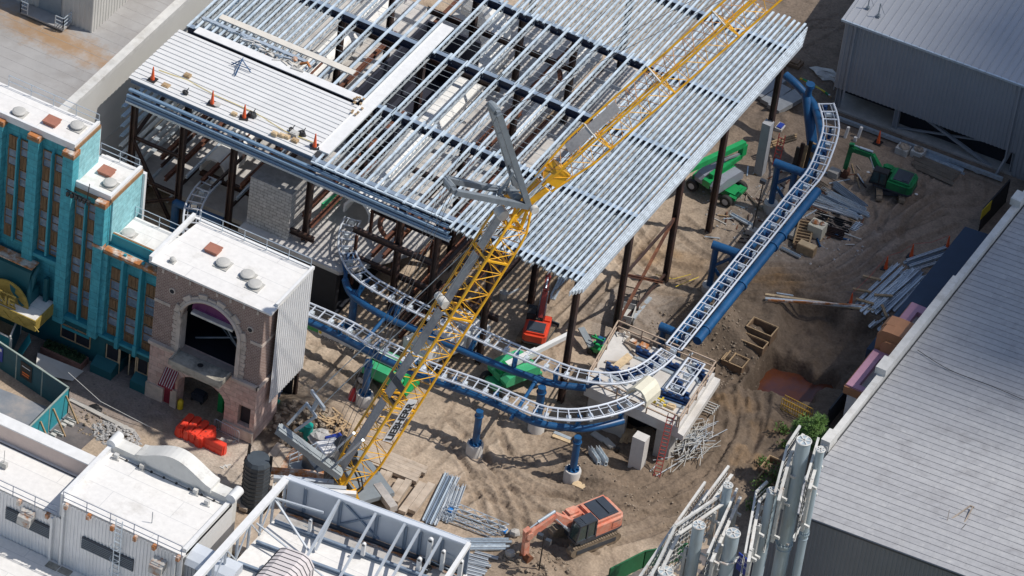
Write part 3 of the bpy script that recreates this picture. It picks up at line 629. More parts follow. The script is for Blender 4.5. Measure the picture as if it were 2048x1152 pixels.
# balcony slab
b=B(); b.box(-13.3,-9.2,by-1.5,by-.1,5.2,5.42); b.box(-13.4,-9.1,by-1.6,by-1.5,5.1,5.55).box(-13.4,-13.3,by-1.5,by-.1,5.1,5.55).box(-9.2,-9.1,by-1.5,by-.1,5.1,5.55); b.box(-13.2,-9.3,by-1.4,by-.1,4.7,5.1); b.o('balcony',M['stained_slab'],BB)
B().tube([(-11.3,by-.7,5.42),(-11.3,by-.7,5.44)],.22,14).o('drain',M['black'],BB)
b=B() # purple fan window, top of arch
b.box(acx-1.6,acx+1.6,by+.5,by+.6,9.1,9.25)
for k in range(5): b.box(acx-1.5+k*.72,acx-1.4+k*.72,by+.5,by+.6,9.2,10.4-abs(k-2)*.22)
b.ext([(acx-ar*.8*math.cos(rad(t)),by+.52,8.9+ar*.78*math.sin(rad(t))) for t in range(0,181,12)],(0,.03,0)) ; b.o('fan_window',M['purple'],BB)
B().box(acx-1.7,acx+1.7,by+.1,by+.6,8.85,9.05).o('window_sill',M['offwhite'],BB)
b=B(); b.beam((acx-1.9,by+1.5,5.6),(acx+2.2,by+1.6,7.6),.1,.1).beam((acx+.2,by+1.2,8.6),(acx+2.2,by+1.6,5.3),.12,.12).beam((acx-2,by+2.5,8),(acx+1,by+2.5,5.4),.08,.08); b.o('brace',M['crane_grey'],BB)
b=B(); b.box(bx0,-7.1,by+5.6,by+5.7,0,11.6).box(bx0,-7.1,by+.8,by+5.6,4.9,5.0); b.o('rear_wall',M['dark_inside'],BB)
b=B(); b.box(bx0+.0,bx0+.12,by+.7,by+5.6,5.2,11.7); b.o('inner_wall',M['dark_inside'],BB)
rf=[(-16.45,-25.95),(-6.4,-25.95),(-6.75,-19.7),(-15.9,-20.0)]
b=B(); b.prism([(-16.4,-25.95),(-6.45,-25.95),(-6.6,-19.85),(-15.8,-20.0)],11.95,12.1); b.o('roof',M['white_roof'],BB)
b=B(); b.box(-16.45,-16.2,-25.9,-20.0,12.1,12.5).box(-6.7,-6.5,-25.0,-19.9,12.1,12.35).box(-16.2,-6.7,-20.1,-19.9,12.1,12.2); b.os('parapet',M['white'],BB)
vents(BB,[(-11.95,-23.3,12.1),(-9.9,-23.4,12.1),(-8.95,-24.0,12.1)],.52); vents(BB,[(-15.0,-25.1,12.1)],.22); hatch(BB,-13.3,-22.4,12.1)
railing('roof_railing',[(-15.7,-20.2,12.1),(-6.7,-20.1,12.1)],1.0,M['galv'],BB,2,.02)
b=B(); ribwall(b,(-6.62,-24.6),(-6.62,-19.9),2.9,12.3,.3,.05,1); ribwall(b,(-6.62,-19.9),(-15.8,-19.9),2.9,11.9,.3,.05,1); b.o('side_cladding',M['ribbed_white'],BB)
b=B(); b.box(-7.2,-6.98,by+.02,by+5.8,5.1,11.9); b.o('side_brick',M['brown_brick'],BB)
b=B(); b.ib((-6.9,-20.1,0),(-6.9,-20.1,3.2),.25,.25,(1,0,0)); b.o('post',M['brown_steel'],BB)
# awning and red door
b=B(); b.add([(-14.35,by-.12,3.35),(-13.25,by-.12,3.35),(-13.2,by-1.0,2.35),(-14.4,by-1.0,2.35),(-13.2,by-1.0,2.2),(-14.4,by-1.0,2.2)],[(0,3,2,1),(3,5,4,2)]); aw=b.o('awning',M['maroon'],BB)
b=B()
for k in range(6): x=-14.3+k*.19; b.add([(x,by-.13,3.36),(x+.05,by-.13,3.36),(x+.05,by-1.01,2.37),(x,by-1.01,2.37)],[(0,3,2,1)])
b.o('awning_stripe',M['offwhite'],aw)
d=B(); d.box(-14.3,-13.5,by-.14,by-.1,.1,2.3); dd=d.o('door',M['maroon'],BB); B().box(-13.65,-13.6,by-.18,by-.14,1.0,1.2).o('handle',M['steelwheel'],dd)
B().box(-8.25,-7.35,by+.3,by+.35,1.1,2.9).o('opening_back',M['dark_inside'],BB)
# --- concrete block tower ---
CT=B(); CT.box(-17.4,-13.9,-9.9,-6.6,0,8.7); tag(CT.o('block_tower',M['grey_block']),'grey concrete block tower standing under the edge of the steel roof','block wall')
# --- top left warehouse ---
W=thing('warehouse','long warehouse with stained grey flat roof and pale side wall','warehouse',(-45,0,0))
wz=11.4
rm=mat('stained_roof',(.35,.34,.33),.8,var=.10,sc=.35,c2=(.29,.275,.26),amt=.48,sc2=.15); nt=rm.node_tree;N=nt.nodes
g=[n for n in N if n.type=='NEW_GEOMETRY'][0]; mp=N.new('ShaderNodeMapping'); pa=P(0,25,wz); pb=P(225,130,wz); pm=(pa+pb)/2; mp.vector_type='TEXTURE'; mp.inputs['Location'].default_value=(pm.x,pm.y,0)
dv=pb-pa; mp.inputs['Rotation'].default_value=(0,0,math.atan2(dv.y,dv.x)); mp.inputs['Scale'].default_value=(9.5,1.9,1); nt.links.new(g.outputs['Position'],mp.inputs[0])
ln=N.new('ShaderNodeVectorMath'); ln.operation='MULTIPLY'; ln.inputs[1].default_value=(1,1,0); nt.links.new(mp.outputs[0],ln.inputs[0]); l2=N.new('ShaderNodeVectorMath'); l2.operation='LENGTH'; nt.links.new(ln.outputs[0],l2.inputs[0])
nz=N.new('ShaderNodeTexNoise'); nz.inputs['Scale'].default_value=.7; nz.inputs['Detail'].default_value=7; nz.inputs['Roughness'].default_value=.75; nt.links.new(g.outputs['Position'],nz.inputs[0])
m1=N.new('ShaderNodeMath'); m1.operation='MULTIPLY_ADD'; m1.inputs[1].default_value=2.6; nt.links.new(nz.outputs[0],m1.inputs[0]); nt.links.new(l2.outputs['Value'],m1.inputs[2])
m2=N.new('ShaderNodeMapRange'); m2.inputs[1].default_value=2.35; m2.inputs[2].default_value=1.45; m2.inputs[3].default_value=0; m2.inputs[4].default_value=.85; nt.links.new(m1.outputs[0],m2.inputs[0])
mxx=[n for n in N if n.type=='MIX' and n.blend_type=='MULTIPLY'][0]; prev=mxx.inputs[6].links[0].from_socket; nm=N.new('ShaderNodeMix'); nm.data_type='RGBA'; nm.inputs[7].default_value=(.34,.20,.09,1); nt.links.new(m2.outputs[0],nm.inputs[0]); nt.links.new(prev,nm.inputs[6]); nt.links.new(nm.outputs[2],mxx.inputs[6])
B().box(-80,-31.2,-60,60,wz-.3,wz).o('roof',rm,W)
b=B()
for k in range(38):
    x=-58+k*.72*1.0
for k in range(90):
    y=-40+k*1.05; x1=-31.3
    b.box(-58,x1,y,y+.03,wz,wz+.012)
for k in range(60):
    y=-40+random.randint(0,88)*1.05; x=random.uniform(-50,-32); b.box(x,x+.03,y,y+1.05,wz,wz+.014); 
b.o('roof_seam',M['grey_roof'],W)
b=B(); b.box(-31.2,-30.5,-60,60,wz-.35,wz+.06); b.o('roof_edge',M['offwhite'],W)
b=B(); b.box(-31,-30.56,-60,60,0,wz-.35); b.o('side_wall',M['warehouse_wall'],W)
b=B(); b.box(-31.0,-30.52,-60,60,4.9,4.94); b.o('wall_seam',M['vent_grey'],W)
pz=wz; q0=P(184,66,wz)
b=B(); ribwall(b,(q0.x-20,q0.y),(q0.x,q0.y),wz,wz+6,.4,.05,1); ribwall(b,(q0.x,q0.y),(q0.x,q0.y+40),wz,wz+6,.4,.05,1); b.o('penthouse_wall',M['ribbed_beige'],W)
b=B(); b.box(q0.x-20.2,q0.x+.1,q0.y-.1,q0.y+40,wz+6,wz+6.2); b.o('penthouse_roof',M['grey_roof'],W)
d0=P(70,28,wz); b=B(); b.box(d0.x,d0.x+1.9,q0.y-.09,q0.y+.0,wz+.3,wz+2.6); b.o('door',M['mach_grey'],W)
b=B(); b.box(d0.x-.8,d0.x+2.9,q0.y-1.3,q0.y-.1,wz+.15,wz+.3); b.o('door_landing',M['grey_roof'],W)
railing('landing_railing',[(d0.x+2.9,q0.y-.2,wz+.3),(d0.x+2.9,q0.y-1.3,wz+.3),(d0.x+2.2,q0.y-1.3,wz+.3)],1,M['galv'],W,1.0,.03,2)
railing('landing_railing',[(d0.x-.8,q0.y-.4,wz+.3),(d0.x-.8,q0.y-1.3,wz+.3),(d0.x-.2,q0.y-1.3,wz+.3)],1,M['galv'],W,1.0,.03,2)
mk('shed_roof',(.40,.41,.43),.45,.1,var=.05,sc=.4)
M['weather_roof']=brick('weather_roof',(.41,.41,.415),(.36,.36,.37),(.30,.30,.31),5.5,.62,.015,'xy',.37,.6,.10); stain(M['weather_roof'],(.27,.265,.27),.5,.45,.75); stain(M['weather_roof'],(.55,.54,.52),1.4,.40,.6)
for _r in M['white_roof'],: pass
# --- big steel roof frame ---
RZ=12.0
RF=thing('steel_roof_frame','unfinished steel roof with galvanized joists on navy beams and brown columns','steel frame',(9,-9,0))
BY=[-9.0,-.8,7.5,15.7,23.9]
for k,y in enumerate(BY):
    b=B(); x0=-28.5
    if k==0: b.ib((-13,y,RZ-.42),(9.3,y,RZ-.42),.34,.7)
    else: b.ib((x0,y,RZ-.42),(9.3,y,RZ-.42),.36,.7)
    b.o('roof_beam',M['navy_beam'],RF)
    B().box(-13 if k==0 else x0,9.3,y-.2,y+.2,RZ-.07,RZ-.055).o('beam_sunlit_top',M['beam_top'],RF)  # extra pale plate: sunlight on the navy beam top put into colour
B().ib((-28.5,-8.8,RZ-.22),(-13,-8.8,RZ-.22),.25,.36).o('roof_beam',M['beam_top'],RF)
def joist(x,y0,y1,tw=.085):
    t=B(); t.box(x-tw,x-tw+.07,y0,y1,RZ-.055,RZ+.06); t.box(x+tw-.07,x+tw,y0,y1,RZ-.055,RZ+.06); t.box(x-tw+.07,x+tw-.07,y0,y1,RZ+.02,RZ+.04)
    o=t.o('roof_joist',M['joist'],RF)
    w_=B(); w_.box(x-.07,x+.07,y0+.6,y1-.6,RZ-.62,RZ-.55); y=y0+.3; k=0
    while y<y1-.5:
        a=RZ-.03 if k%2 else RZ-.58; c=RZ-.58 if k%2 else RZ-.03
        w_.beam((x,y,a),(x,y+.5,c),.035,.035); y+=.5; k+=1
    w_.o('joist_web',M['joist_web'],o)
xs_=[]; rj=random.Random(5)
# (x0,x1,step, y0,y1)
zones=[(2.35,9.3,.45,-9.9,27.2),(-1.0,2.2,.46,-9.9,-.65),(-12.6,-1.2,.83,-9.3,-.6),(-12.3,2.1,1.42,-.95,7.7),(-12.0,2.2,1.35,7.35,15.9),(-9.9,2.2,.55,15.55,27.2),(-28.4,-20.4,.62,-.8,27.2),(-20.0,-12.9,1.3,-1.0,16),(-20.0,-10.2,1.0,15.6,27)]
njo=0; spare=B()
for (x0,x1,st,y0,y1) in zones:
    x=x0
    while x<x1:
        if njo<97: joist(x+rj.uniform(-.03,.03),y0-rj.uniform(0,.35),y1+rj.uniform(-.1,.3)); njo+=1
        else:
            spare.box(x-.10,x+.10,y0,y1,RZ-.055,RZ+.06)
        x+=st
if spare.v: o=spare.o('roof_joists',M['joist'],RF); o['kind']='stuff'
# edge angle on the right, tips, bridging
b=B()
for i in range(5): b.box(9.35+.11*i,9.43+.11*i,-11.4+.3*i,27.0-.4*i,RZ-.3-.08*i,RZ+.05-.08*i)
b.o('edge_channel',M['galv_bright'],RF)
b=B()
y=-8.2
while y<26.5:
    for dz in (-.05,-.57): b.box(-20 if y>0 else -12.8,9.2,y-.011,y+.011,RZ+dz-.011,RZ+dz+.011)
    y+=2.0
b.o('bridging',M['joist_web'],RF)
B().box(-12.9,-1.1,-9.5,-9.35,RZ-.1,RZ+.02).o('edge_angle',M['joist'],RF)
# deck with ribs
dk=B(); dk.box(-28.6,-13.1,-9.05,-2.0,RZ+.07,RZ+.12)
y=-8.8
while y<-2.05: dk.box(-28.6,-13.1,y+.06,y+.33,RZ+.12,RZ+.19); y+=.5
dk.o('roof_deck',M['deck_white'],RF)
def strip(px,py,qx,qy,w,z=RZ+.1,m='deck_white',n='deck_sheet',al=0):
    a=P(px,py,z);c=P(qx,qy,z); b=B().beam(a,c,w,.08); b.beam(a,c,.06,.16); return b.o(n,M[m],RF)
a=P(652,300,RZ); c=P(868,44,RZ); B().box(a.x-.5,a.x+.5,a.y-.5,c.y,RZ+.08,RZ+.2).box(a.x-.52,a.x-.47,a.y-.5,c.y,RZ+.2,RZ+.27).o('deck_sheet',M['white'],RF)
B().box(-27.6,-13.6,-1.55,-.75,RZ+.08,RZ+.15).o('deck_sheet',M['white'],RF)
B().box(-27.0,-15.5,1.0,1.6,RZ+.08,RZ+.17).o('deck_sheet',M['cream'],RF)
B().box(-28,-19,.2,.5,RZ+.08,RZ+.2).o('deck_sheet',M['galv'],RF)
# girts on the front below the deck
for z_,y_,x1,m in ((RZ-.45,-9.5,-1.4,'girt_blue'),(RZ-.8,-9.75,-1.2,'girt_blue'),(RZ-1.12,-9.75,-1.0,'girt_blue'),(RZ-1.3,-9.85,-1.0,'galv')):
    b=B(); b.box(-28.2,x1,y_-.12,y_+.12,z_-.03,z_+.03); b.box(-28.2,x1,y_-.15,y_-.11,z_-.12,z_+.06); b.o('girt',M[m],RF)
for k in range(11):
    b=B(); z=RZ-2.5-k*.92; b.box(-28.85,-28.5,-9.3,12,z,z+.05); b.box(-28.85,-28.8,-9.3,12,z-.16,z); b.o('girt',M['girt_blue' if k<4 else 'galv'],RF)
# columns
def column(x,y,z0,z1,m='brown_steel',s=.42): return B().ib((x,y,z0),(x,y,z1),s,s,(1,0,0),.07).o('column',M[m],RF)
for x,y in ((9,-9.15),(9,-.8),(9,7.4),(9,14.6),(9,23.9),(-27.9,-9),(-23.7,-9),(-19.4,-9),(-12.9,-9.1),(-5.4,-9),(-2.3,-9.1),(2.1,-9),
            (-27.9,-.8),(-20,-.8),(-12.9,-.8),(-5,-.8),(2,-.8),(-20,7.5),(-13,7.5),(-5,7.5),(2,7.5),(-20,15.7),(-13,15.7),(-9,15.7),(-4.5,15.7),(2,15.7),(-12,23.9),(-4,23.9)):
    column(x,y,0,RZ-.78)
def br(p,q,s=.22,m='brown_steel',n='brace'): return B().ib(p,q,s,s,UZ,.05).o(n,M[m],RF)
for z0,z1 in ((0.3,6.3),): 
    br((9,-.8,z1),(9,6.9,z0),.2,'rust_steel'); br((9,7.2,z1),(9,-.6,z0+1.2),.2,'rust_steel'); br((9,-.8,6.2),(9,7.4,6.2),.18,'brown_steel'); br((9,-9,6.2),(9,-.8,.4),.16,'brown_steel') if 0 else None
br((9,-.8,.9),(9,7.4,.9),.16)
# left front braced bay
br((-27.9,-9,6.9),(-23.7,-9,6.9)); br((-27.9,-9,3.4),(-23.7,-9,3.4)); br((-27.9,-9,6.7),(-24.3,-9,.8)); br((-23.8,-9,3.0),(-27.9,-9,.5)); br((-27.8,-9,7.0),(-27.8,-1,9.2)); 
# secondary mezzanine frame, rusty beams
for x,y0,y1,z in ((-18.6,-9,14,6.6),(-17.9,-8.5,12,5.6),(-22.4,-8,10,4.6),(-13.3,-9,6,6.5),(-12.6,-9,2,5.8),(-15.8,-9,5,6.0),(-7.4,-9,20,5.6),(-6.5,-9,12,5.9),(-4.2,-8,12,6.2),(-2.6,-8,9,5.4),(-16,6,20,8.0),(-24.9,-9,8,4.3),(-25.9,-8,8,5.2),(-1.0,-6,16,6.1),(1.2,-7,12,6.3),(-3.3,4,20,7.4),(-6,10,24,8.2)):
    B().ib((x,y0,z),(x,y1,z),.26,.38).o('floor_beam',M['rust_steel' if rj.random()<.6 else 'brown_steel'],RF)
for k in range(13):
    B().ib((-27.2+k*.72,-8.2,1.6+ (k%3)*1.5),(-27.2+k*.72,6,1.6+(k%3)*1.5),.16,.26).o('floor_beam',M['galv' if k%2 else 'brown_steel'],RF)
for k in range(7):
    B().ib((-4.6+k*.75,-8.6,2.2+(k%2)*1.4),(-4.6+k*.75,9,2.2+(k%2)*1.4),.2,.3).o('floor_beam',M['rust_steel' if k%2 else 'brown_steel'],RF)
for x0,x1,y,z in ((-16.8,-11.9,-9.6,5.2),(-9.5,3,-8.6,4.4),(-9.6,-3,-5.5,6.6),(-13.5,-4,1,6.0),(-24,-19,-5.4,3.1),(-22,-8,11,8),(-12,2,19,9),(-5,3,3,5.5),(-9,-2.5,-9.3,7.5),(-17,-4,15.7,8.6)):
    B().ib((x0,y,z),(x1,y,z),.26,.45).o('floor_beam',M['brown_steel'],RF)
cv=arcpts((-6.6,-4.4),2.4,150,250,8); B().tube([(a,c,5.6) for a,c in cv],.2,4).o('curved_beam',M['rust_steel'],RF)
cv=arcpts((-7.6,13),3.2,-60,70,8); B().tube([(a,c,8.5) for a,c in cv],.2,4).o('curved_beam',M['rust_steel'],RF)
for x,y in ((-9.4,-5.6),(-8.9,-8.8),(-7.3,-5.5),(-14.5,-9.2),(-4.1,-6)): B().ib((x,y,2),(x,y,6.6),.2,.2,(1,0,0),.05).o('post',M['rust_steel'],RF)
# floors inside
def stand(o,l,c): return tag(o,l,c)
sl=B(); sl.prism([(-17.6,-10.7),(-9.1,-10.7),(-8.3,-9.8),(-5.6,-5.2),(-5.6,24),(-17.6,24)],4.0,4.35); tag(sl.o('floor_slab',M['slab']),'pale mezzanine floor slab striped by shadow beneath the steel roof','floor slab')
sl=B(); sl.box(-30,-18.7,-7.4,24,1.6,2.0); tag(sl.o('lower_slab',M['slab']),'blotchy lower floor slab under the deck-covered left end of the roof','floor slab')
sl=B(); sl.box(-17.4,-9.3,-10.5,-9.9,0,4.0).box(-17.5,-9,-10.4,20,.05,.1); tag(sl.o('recess_shade',M['dark_inside']),'near-black sheets painted in as the shade under the mezzanine slab','wall')  # black upright and floor sheet stand for the shade below the slab
sl=B(); sl.box(-5.4,.5,2.5,25,3.2,3.5).box(-5.3,-5.1,2.6,24,0,3.2); tag(sl.o('inner_slab',M['slab']),'inner floor slab under the middle of the open roof','floor slab')
# dark room
q0=P(760,215,4.4); 
dr=B(); dr.box(-15.9,-12.0,2.0,2.2,4.4,7.6).box(-15.9,-15.7,2.2,13.6,4.4,9.4).box(-15.7,-11.2,13.4,13.6,4.4,9.4).box(-11.4,-11.2,2.2,13.4,4.4,5.2).box(-15.7,-11.4,2.2,13.4,4.36,4.42); tag(dr.o('dark_enclosure',mat('dark_navy_wall',(.025,.028,.045),.7)),'dark navy open-topped enclosure under the middle of the open roof','enclosure')
# white covered track sections
def cover(pts,w,h,name,label,m='cover_white',closed=True):
    b=B(); prof=[(-w/2,0),(-w/2,h*.45),(-w*.33,h*.82),(-w*.16,h),(w*.16,h),(w*.33,h*.82),(w/2,h*.45),(w/2,0)]
    pts=[V(p) for p in pts]; n0=len(prof)
    for i,p in enumerate(pts):
        d=(pts[min(i+1,len(pts)-1)]-pts[max(i-1,0)]).normalized(); a=d.cross(UZ).normalized()
        for u,v in prof: b.v.append(tuple(p+a*u+UZ*v))
        for u,v in prof: b.v.append(tuple(p+a*u*.86+UZ*(v*.86)))
    for i in range(len(pts)-1):
        for k in range(n0-1):
            a=i*2*n0+k; b.f.append((a,a+1,a+1+2*n0,a+2*n0)); a+=n0; b.f.append((a,a+2*n0,a+1+2*n0,a+1))
    for i,fl in ((0,0),(len(pts)-1,1)):
        for k in range(n0-1):
            a=i*2*n0+k; f=(a,a+n0,a+n0+1,a+1); b.f.append(f if not fl else f[::-1])
    o=b.o(name,M[m]); return tag(o,label,'track cover')
c1=[P(712,441,4.9),P(724,428,4.95),P(757,390,5.0),P(808,326,5.0),P(859,264,5.0),P(912,204,5.0),P(960,152,5.0),P(986,118,5.2),P(990,82,5.4),P(975,45,5.5),P(940,20,5.6)]
cover([tuple(p+V((0,0,.3))) for p in c1],2.3,1.6,'track_cover','long white arched track cover running up under the open joists from the curved track')
cover([tuple(P(a,c,3.3)) for a,c in ((425,352),(470,306),(560,217),(650,128),(740,38),(790,-10))],2.3,1.6,'track_cover','white arched track cover under the left deck, ending above the short track piece')
b=B(); b.tube([P(1025,275,6),P(1100,190,6),P(1172,98,6)],.42,12); tag(b.o('duct_pipe',M['cover_white'],smooth=True),'straight pale pipe lying below the joists near the crane jib','pipe')
# misc loose things inside
for k,(px,py,L,ang) in enumerate([(690,400,3,48),(640,405,3.5,50),(905,230,2.5,45),(960,285,4,50),(1060,240,4,48),(1110,170,5,48),(1250,110,5,45),(760,470,2,20),(620,470,1.4,10)]):
    p=P(px,py,4.6); a=rad(ang+40); B().beam(p,p+V((math.cos(a)*L,math.sin(a)*L,0)),.35,.25).o('x',None) if 0 else None
# --- top right grey building ---
TR=thing('metal_shed','grey ribbed metal building raised over an open dark bay with sloping brace','shed',(10,34.3,0))
A0=V((9.8,34.3,0)); TD=V((1,.055,0)).normalized(); TN=V((-TD.y,TD.x,0))
def tp(s,t,z): q=A0+TD*s+TN*t; return (q.x,q.y,z)
b=B(); ribwall(b,tp(0,0,0),tp(15.3,0,0),1.95,8.62,.33,.05,1); ribwall(b,tp(15.3,0,0),tp(40,0,0),-.2,8.62,.33,.05,1); b.o('front_wall',M['ribbed_grey'],TR)
b=B(); ribwall(b,tp(0,40,0),tp(0,0,0),1.6,8.6,.33,.05,1); b.o('side_wall',M['ribbed_grey'],TR)
b=B(); b.add([tp(-.3,-.35,8.66),tp(42,-.35,8.66),tp(42,45,11.2),tp(-.3,45,11.2),tp(-.3,-.35,8.54),tp(42,-.35,8.54),tp(42,45,11.1),tp(-.3,45,11.1)],[(0,1,2,3),(7,6,5,4),(0,4,5,1),(3,7,4,0)])
k=0.0
while k<42:
    b.beam(tp(k,-.35,8.70),tp(k,45,11.24),.05,.07); k+=.62
b.o('roof',M['shed_roof'],TR)
b=B(); b.beam(tp(-.3,-.4,8.6),tp(42,-.4,8.6),.16,.18); b.o('gutter',M['galv'],TR)
for s_ in (.9,14.6): b=B(); b.beam(tp(s_,-.12,8.5),tp(s_,-.12,1.2),.14,.14).beam(tp(s_,-.16,8.5),tp(s_,-.16,8.1),.3,.2); b.o('downpipe',M['ribbed_grey'],TR)
for s_ in (.4,5.3,15.2): b=B(); b.ib(tp(s_,.4,-.3),tp(s_,.4,1.9),.4,.4,(1,0,0),.08); b.o('column',M['ribbed_grey'],TR)
b=B(); b.beam(tp(7.2,.5,1.9),tp(13.5,.2,-.2),.22,.22).beam(tp(5.5,.6,-.1),tp(13.6,.6,1.9),.14,.14).beam(tp(8.2,1,1.7),tp(7.2,1.4,-.2),.12,.12).beam(tp(14.8,.2,1.9),tp(14.2,-.6,-.5),.2,.2); b.o('brace',M['ribbed_grey'],TR)
b=B(); b.prism([tp(0,0,0)[:2],tp(40,0,0)[:2],tp(40,30,0)[:2],tp(0,30,0)[:2]],-.3,-.1); b.o('floor',M['concrete'],TR)
b=B(); b.prism([tp(5.4,1.1,0)[:2],tp(40,1.1,0)[:2],tp(40,1.2,0)[:2],tp(5.4,1.2,0)[:2]],-.1,8.3); b.prism([tp(.2,2.4,0)[:2],tp(5.3,2.4,0)[:2],tp(5.3,2.5,0)[:2],tp(.2,2.5,0)[:2]],-.1,8.3); b.os('bay_shade_sheet',M['dark_inside'],TR)  # near-black sheets close behind the opening paint the bay's deep shade
b=B(); b.beam(tp(.2,-1.2,.1),tp(15,-1.2,.1),.25,.3); tag(b.o('kerb_beam',M['galv']),'long low galvanized channel lying at the open bay of the metal building','channel')
for (px,py) in ((1736,14),(1757,30)):
    p=P(px,py,9); b=B(); b.tube([p,p+V((0,0,1.1))],.05,6); b.box(p.x-.12,p.x+.12,p.y-.12,p.y+.12,p.z-.25,p.z+.05); b.beam(p+V((0,0,1.1)),p+V((.4,.2,.1)),.03,.03); b.o('roof_anchor',M['mach_grey'],TR)
# --- right ribbed roof building ---
RR=thing('stage_building','large building with weathered pale ribbed metal roof and white parapet','building',(30,-18,0))
rx0,ry0,ry1=30.55,-18.6,60
rz=lambda x:8.0+.077*(x-30)
b=B(); b.add([(rx0,ry0,rz(rx0)),(70,ry0,rz(70)),(70,ry1,rz(70)),(rx0,ry1,rz(rx0)),(rx0,ry0,rz(rx0)-.12),(70,ry0,rz(70)-.12),(70,ry1,rz(70)-.12),(rx0,ry1,rz(rx0)-.12)],[(0,1,2,3),(7,6,5,4),(0,4,5,1),(3,7,4,0)])
y=ry0; k=0
while y<ry1:
    b.beam((rx0,y,rz(rx0)+.01),(70,y,rz(70)+.01),.045,.045)
    rr_=random.Random(k)
    for j in range(3):
        x=rr_.uniform(31,60); b.beam((x,y,rz(x)+.005),(x,y+.62,rz(x)+.005),.03,.02)
    y+=.62; k+=1
b.o('roof',M['weather_roof'],RR)
b=B(); b.box(29.9,30.4,-11.6,60,7.2,8.5); b.o('parapet',M['offwhite'],RR); b=B(); b.box(29.8,30.5,-11.5,-10.1,8.0,8.9).box(29.86,30.45,-2,10.5,8.5,8.85).box(29.68,30.5,-2.4,-.9,8.51,9.1).box(29.7,30.5,21,22.2,8.5,9.1); b.os('parapet_block',M['offwhite'],RR)
b=B(); b.box(30.4,30.75,-11.6,60,7.6,7.95); b.o('gutter',M['dark_mesh'],RR)
b=B(); b.box(29.95,30.3,-18.5,60,0,7.2); b.o('side_wall',M['ribbed_grey'],RR)
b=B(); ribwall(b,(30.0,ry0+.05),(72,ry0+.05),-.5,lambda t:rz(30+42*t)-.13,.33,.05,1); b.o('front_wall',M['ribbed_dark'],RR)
b=B(); b.beam((rx0-.1,ry0-.08,rz(rx0)-.02),(70,ry0-.08,rz(70)-.02),.12,.16); b.o('eave_trim',M['dark_panel'],RR)
wr=B(); wp=[(P(1880,1095,8.6)),(P(1900,1060,8.8))]
c_=P(1912,1045,8.6); 
wr.beam(c_+V((-.5,-.4,.1)),c_+V((.3,1.5,.6)),.08,.08).beam(c_+V((.6,-.7,.1)),c_+V((.5,1.5,.6)),.08,.08).beam(c_+V((.3,1.5,.6)),c_+V((.6,1.5,.6)),.08,.08).beam(c_+V((-1,-.3,.1)),c_+V((1,-.9,.1)),.1,.1).beam(c_+V((.6,-.7,.1)),c_+V((.9,-.6,.8)),.04,.04).beam(c_+V((-.5,-.4,.1)),c_+V((-.6,-.2,1)),.04,.04)
for dx,dy in ((-.9,-.3),(.9,-.9)): wr.box(c_.x+dx-.3,c_.x+dx+.3,c_.y+dy-.3,c_.y+dy+.3,c_.z-.05,c_.z+.08)
tag(wr.o('roof_hoist',M['wood_grey']),'small weathered A-frame hoist lying on the ribbed right-hand roof','hoist')
for pts in ([(1835,700),(1900,740),(1990,775),(2048,800)],):
    pp=curve(pts,6); tag(B().tube([P(a,c,rz(P(a,c,9).x)+.12)for a,c in pp],.03,4).o('roof_cable',M['black']),'thin black cable trailing across the ribbed right-hand roof','cable')
# canopy and pink ornament
cn=B(); cn.add([(26.7,3.8,4.9),(29.95,3.8,5.2),(29.95,21,5.2),(26.7,21,4.9),(26.7,3.8,0),(29.95,3.8,0),(29.95,21,0),(26.7,21,0)],[(0,1,2,3),(0,4,5,1),(1,5,6,2),(2,6,7,3),(3,7,4,0)]); tag(cn.o('navy_awning',M['navy_canopy']),'long navy blue fabric-covered structure against the right-hand building','canopy')
for (y0,y1,l) in ((5.6,9.6,'pink cornice box next to the navy canopy, upper of the pair'),(-1.6,3.2,'pink cornice box with ribbed white front, lower of the pair')):
    t=thing('cornice_box',l,'cornice',(28.6,y0,0),'pink cornice boxes on the right-hand building')
    b=B(); b.box(27.5,28.3,y0,y1,5.2,5.75).box(28.3,29.5,y1-.8,y1,5.2,5.75).box(28.3,29.5,y0,y0+.5,5.2,5.75); b.o('cornice',M['pink'],t)
    b=B(); b.box(27.4,27.5,y0-.1,y1+.1,4.95,5.6).box(27.5,29.5,y0-.1,y0,4.95,5.6); b.o('cornice_edge',M['salmon'],t)
    b=B(); b.box(28.3,29.5,y0+.5,y1-.8,5.0,5.3); b.o('recess_floor',M['concrete'],t)
    b=B(); b.box(27.7,29.6,y0+.1,y1-.1,0,5.2); b.o('box_wall',M['ribbed_white'],t)
sa=B(); pr=[(27.4,5.2),(27.4,7.0),(27.7,7.4),(28.4,7.5),(29.55,7.5),(29.55,5.2)]
sa.ext([(x,3.4,z) for x,z in pr],(0,.9,0)); pr2=[(27.9,5.3),(27.9,6.4),(28.2,6.75),(29.55,6.8),(29.55,5.3)]; sa.ext([(x,3.15,z) for x,z in pr2],(0,.25,0)); sa.ext([(x-.1,4.3,z+.0) for x,z in pr],(0,1.1,0)); tag(sa.o('salmon_pediment',M['salmon']),'salmon coloured curved pediment between the two pink cornice boxes','pediment')
mk('pediment_white',(.68,.67,.63),.7,var=.06,c2=(.45,.43,.39),amt=.36,sc2=.9)
mk('girt_grey',(.22,.25,.32),.5,.2,var=.1)
mk('galv_pale',(.52,.56,.60),.45,.2,var=.1)
mk('stained_light',(.45,.43,.41),.85,var=.12,c2=(.30,.28,.26),amt=.45,sc2=.5)
mk('pinkish_white',(.62,.57,.56),.6,var=.05)
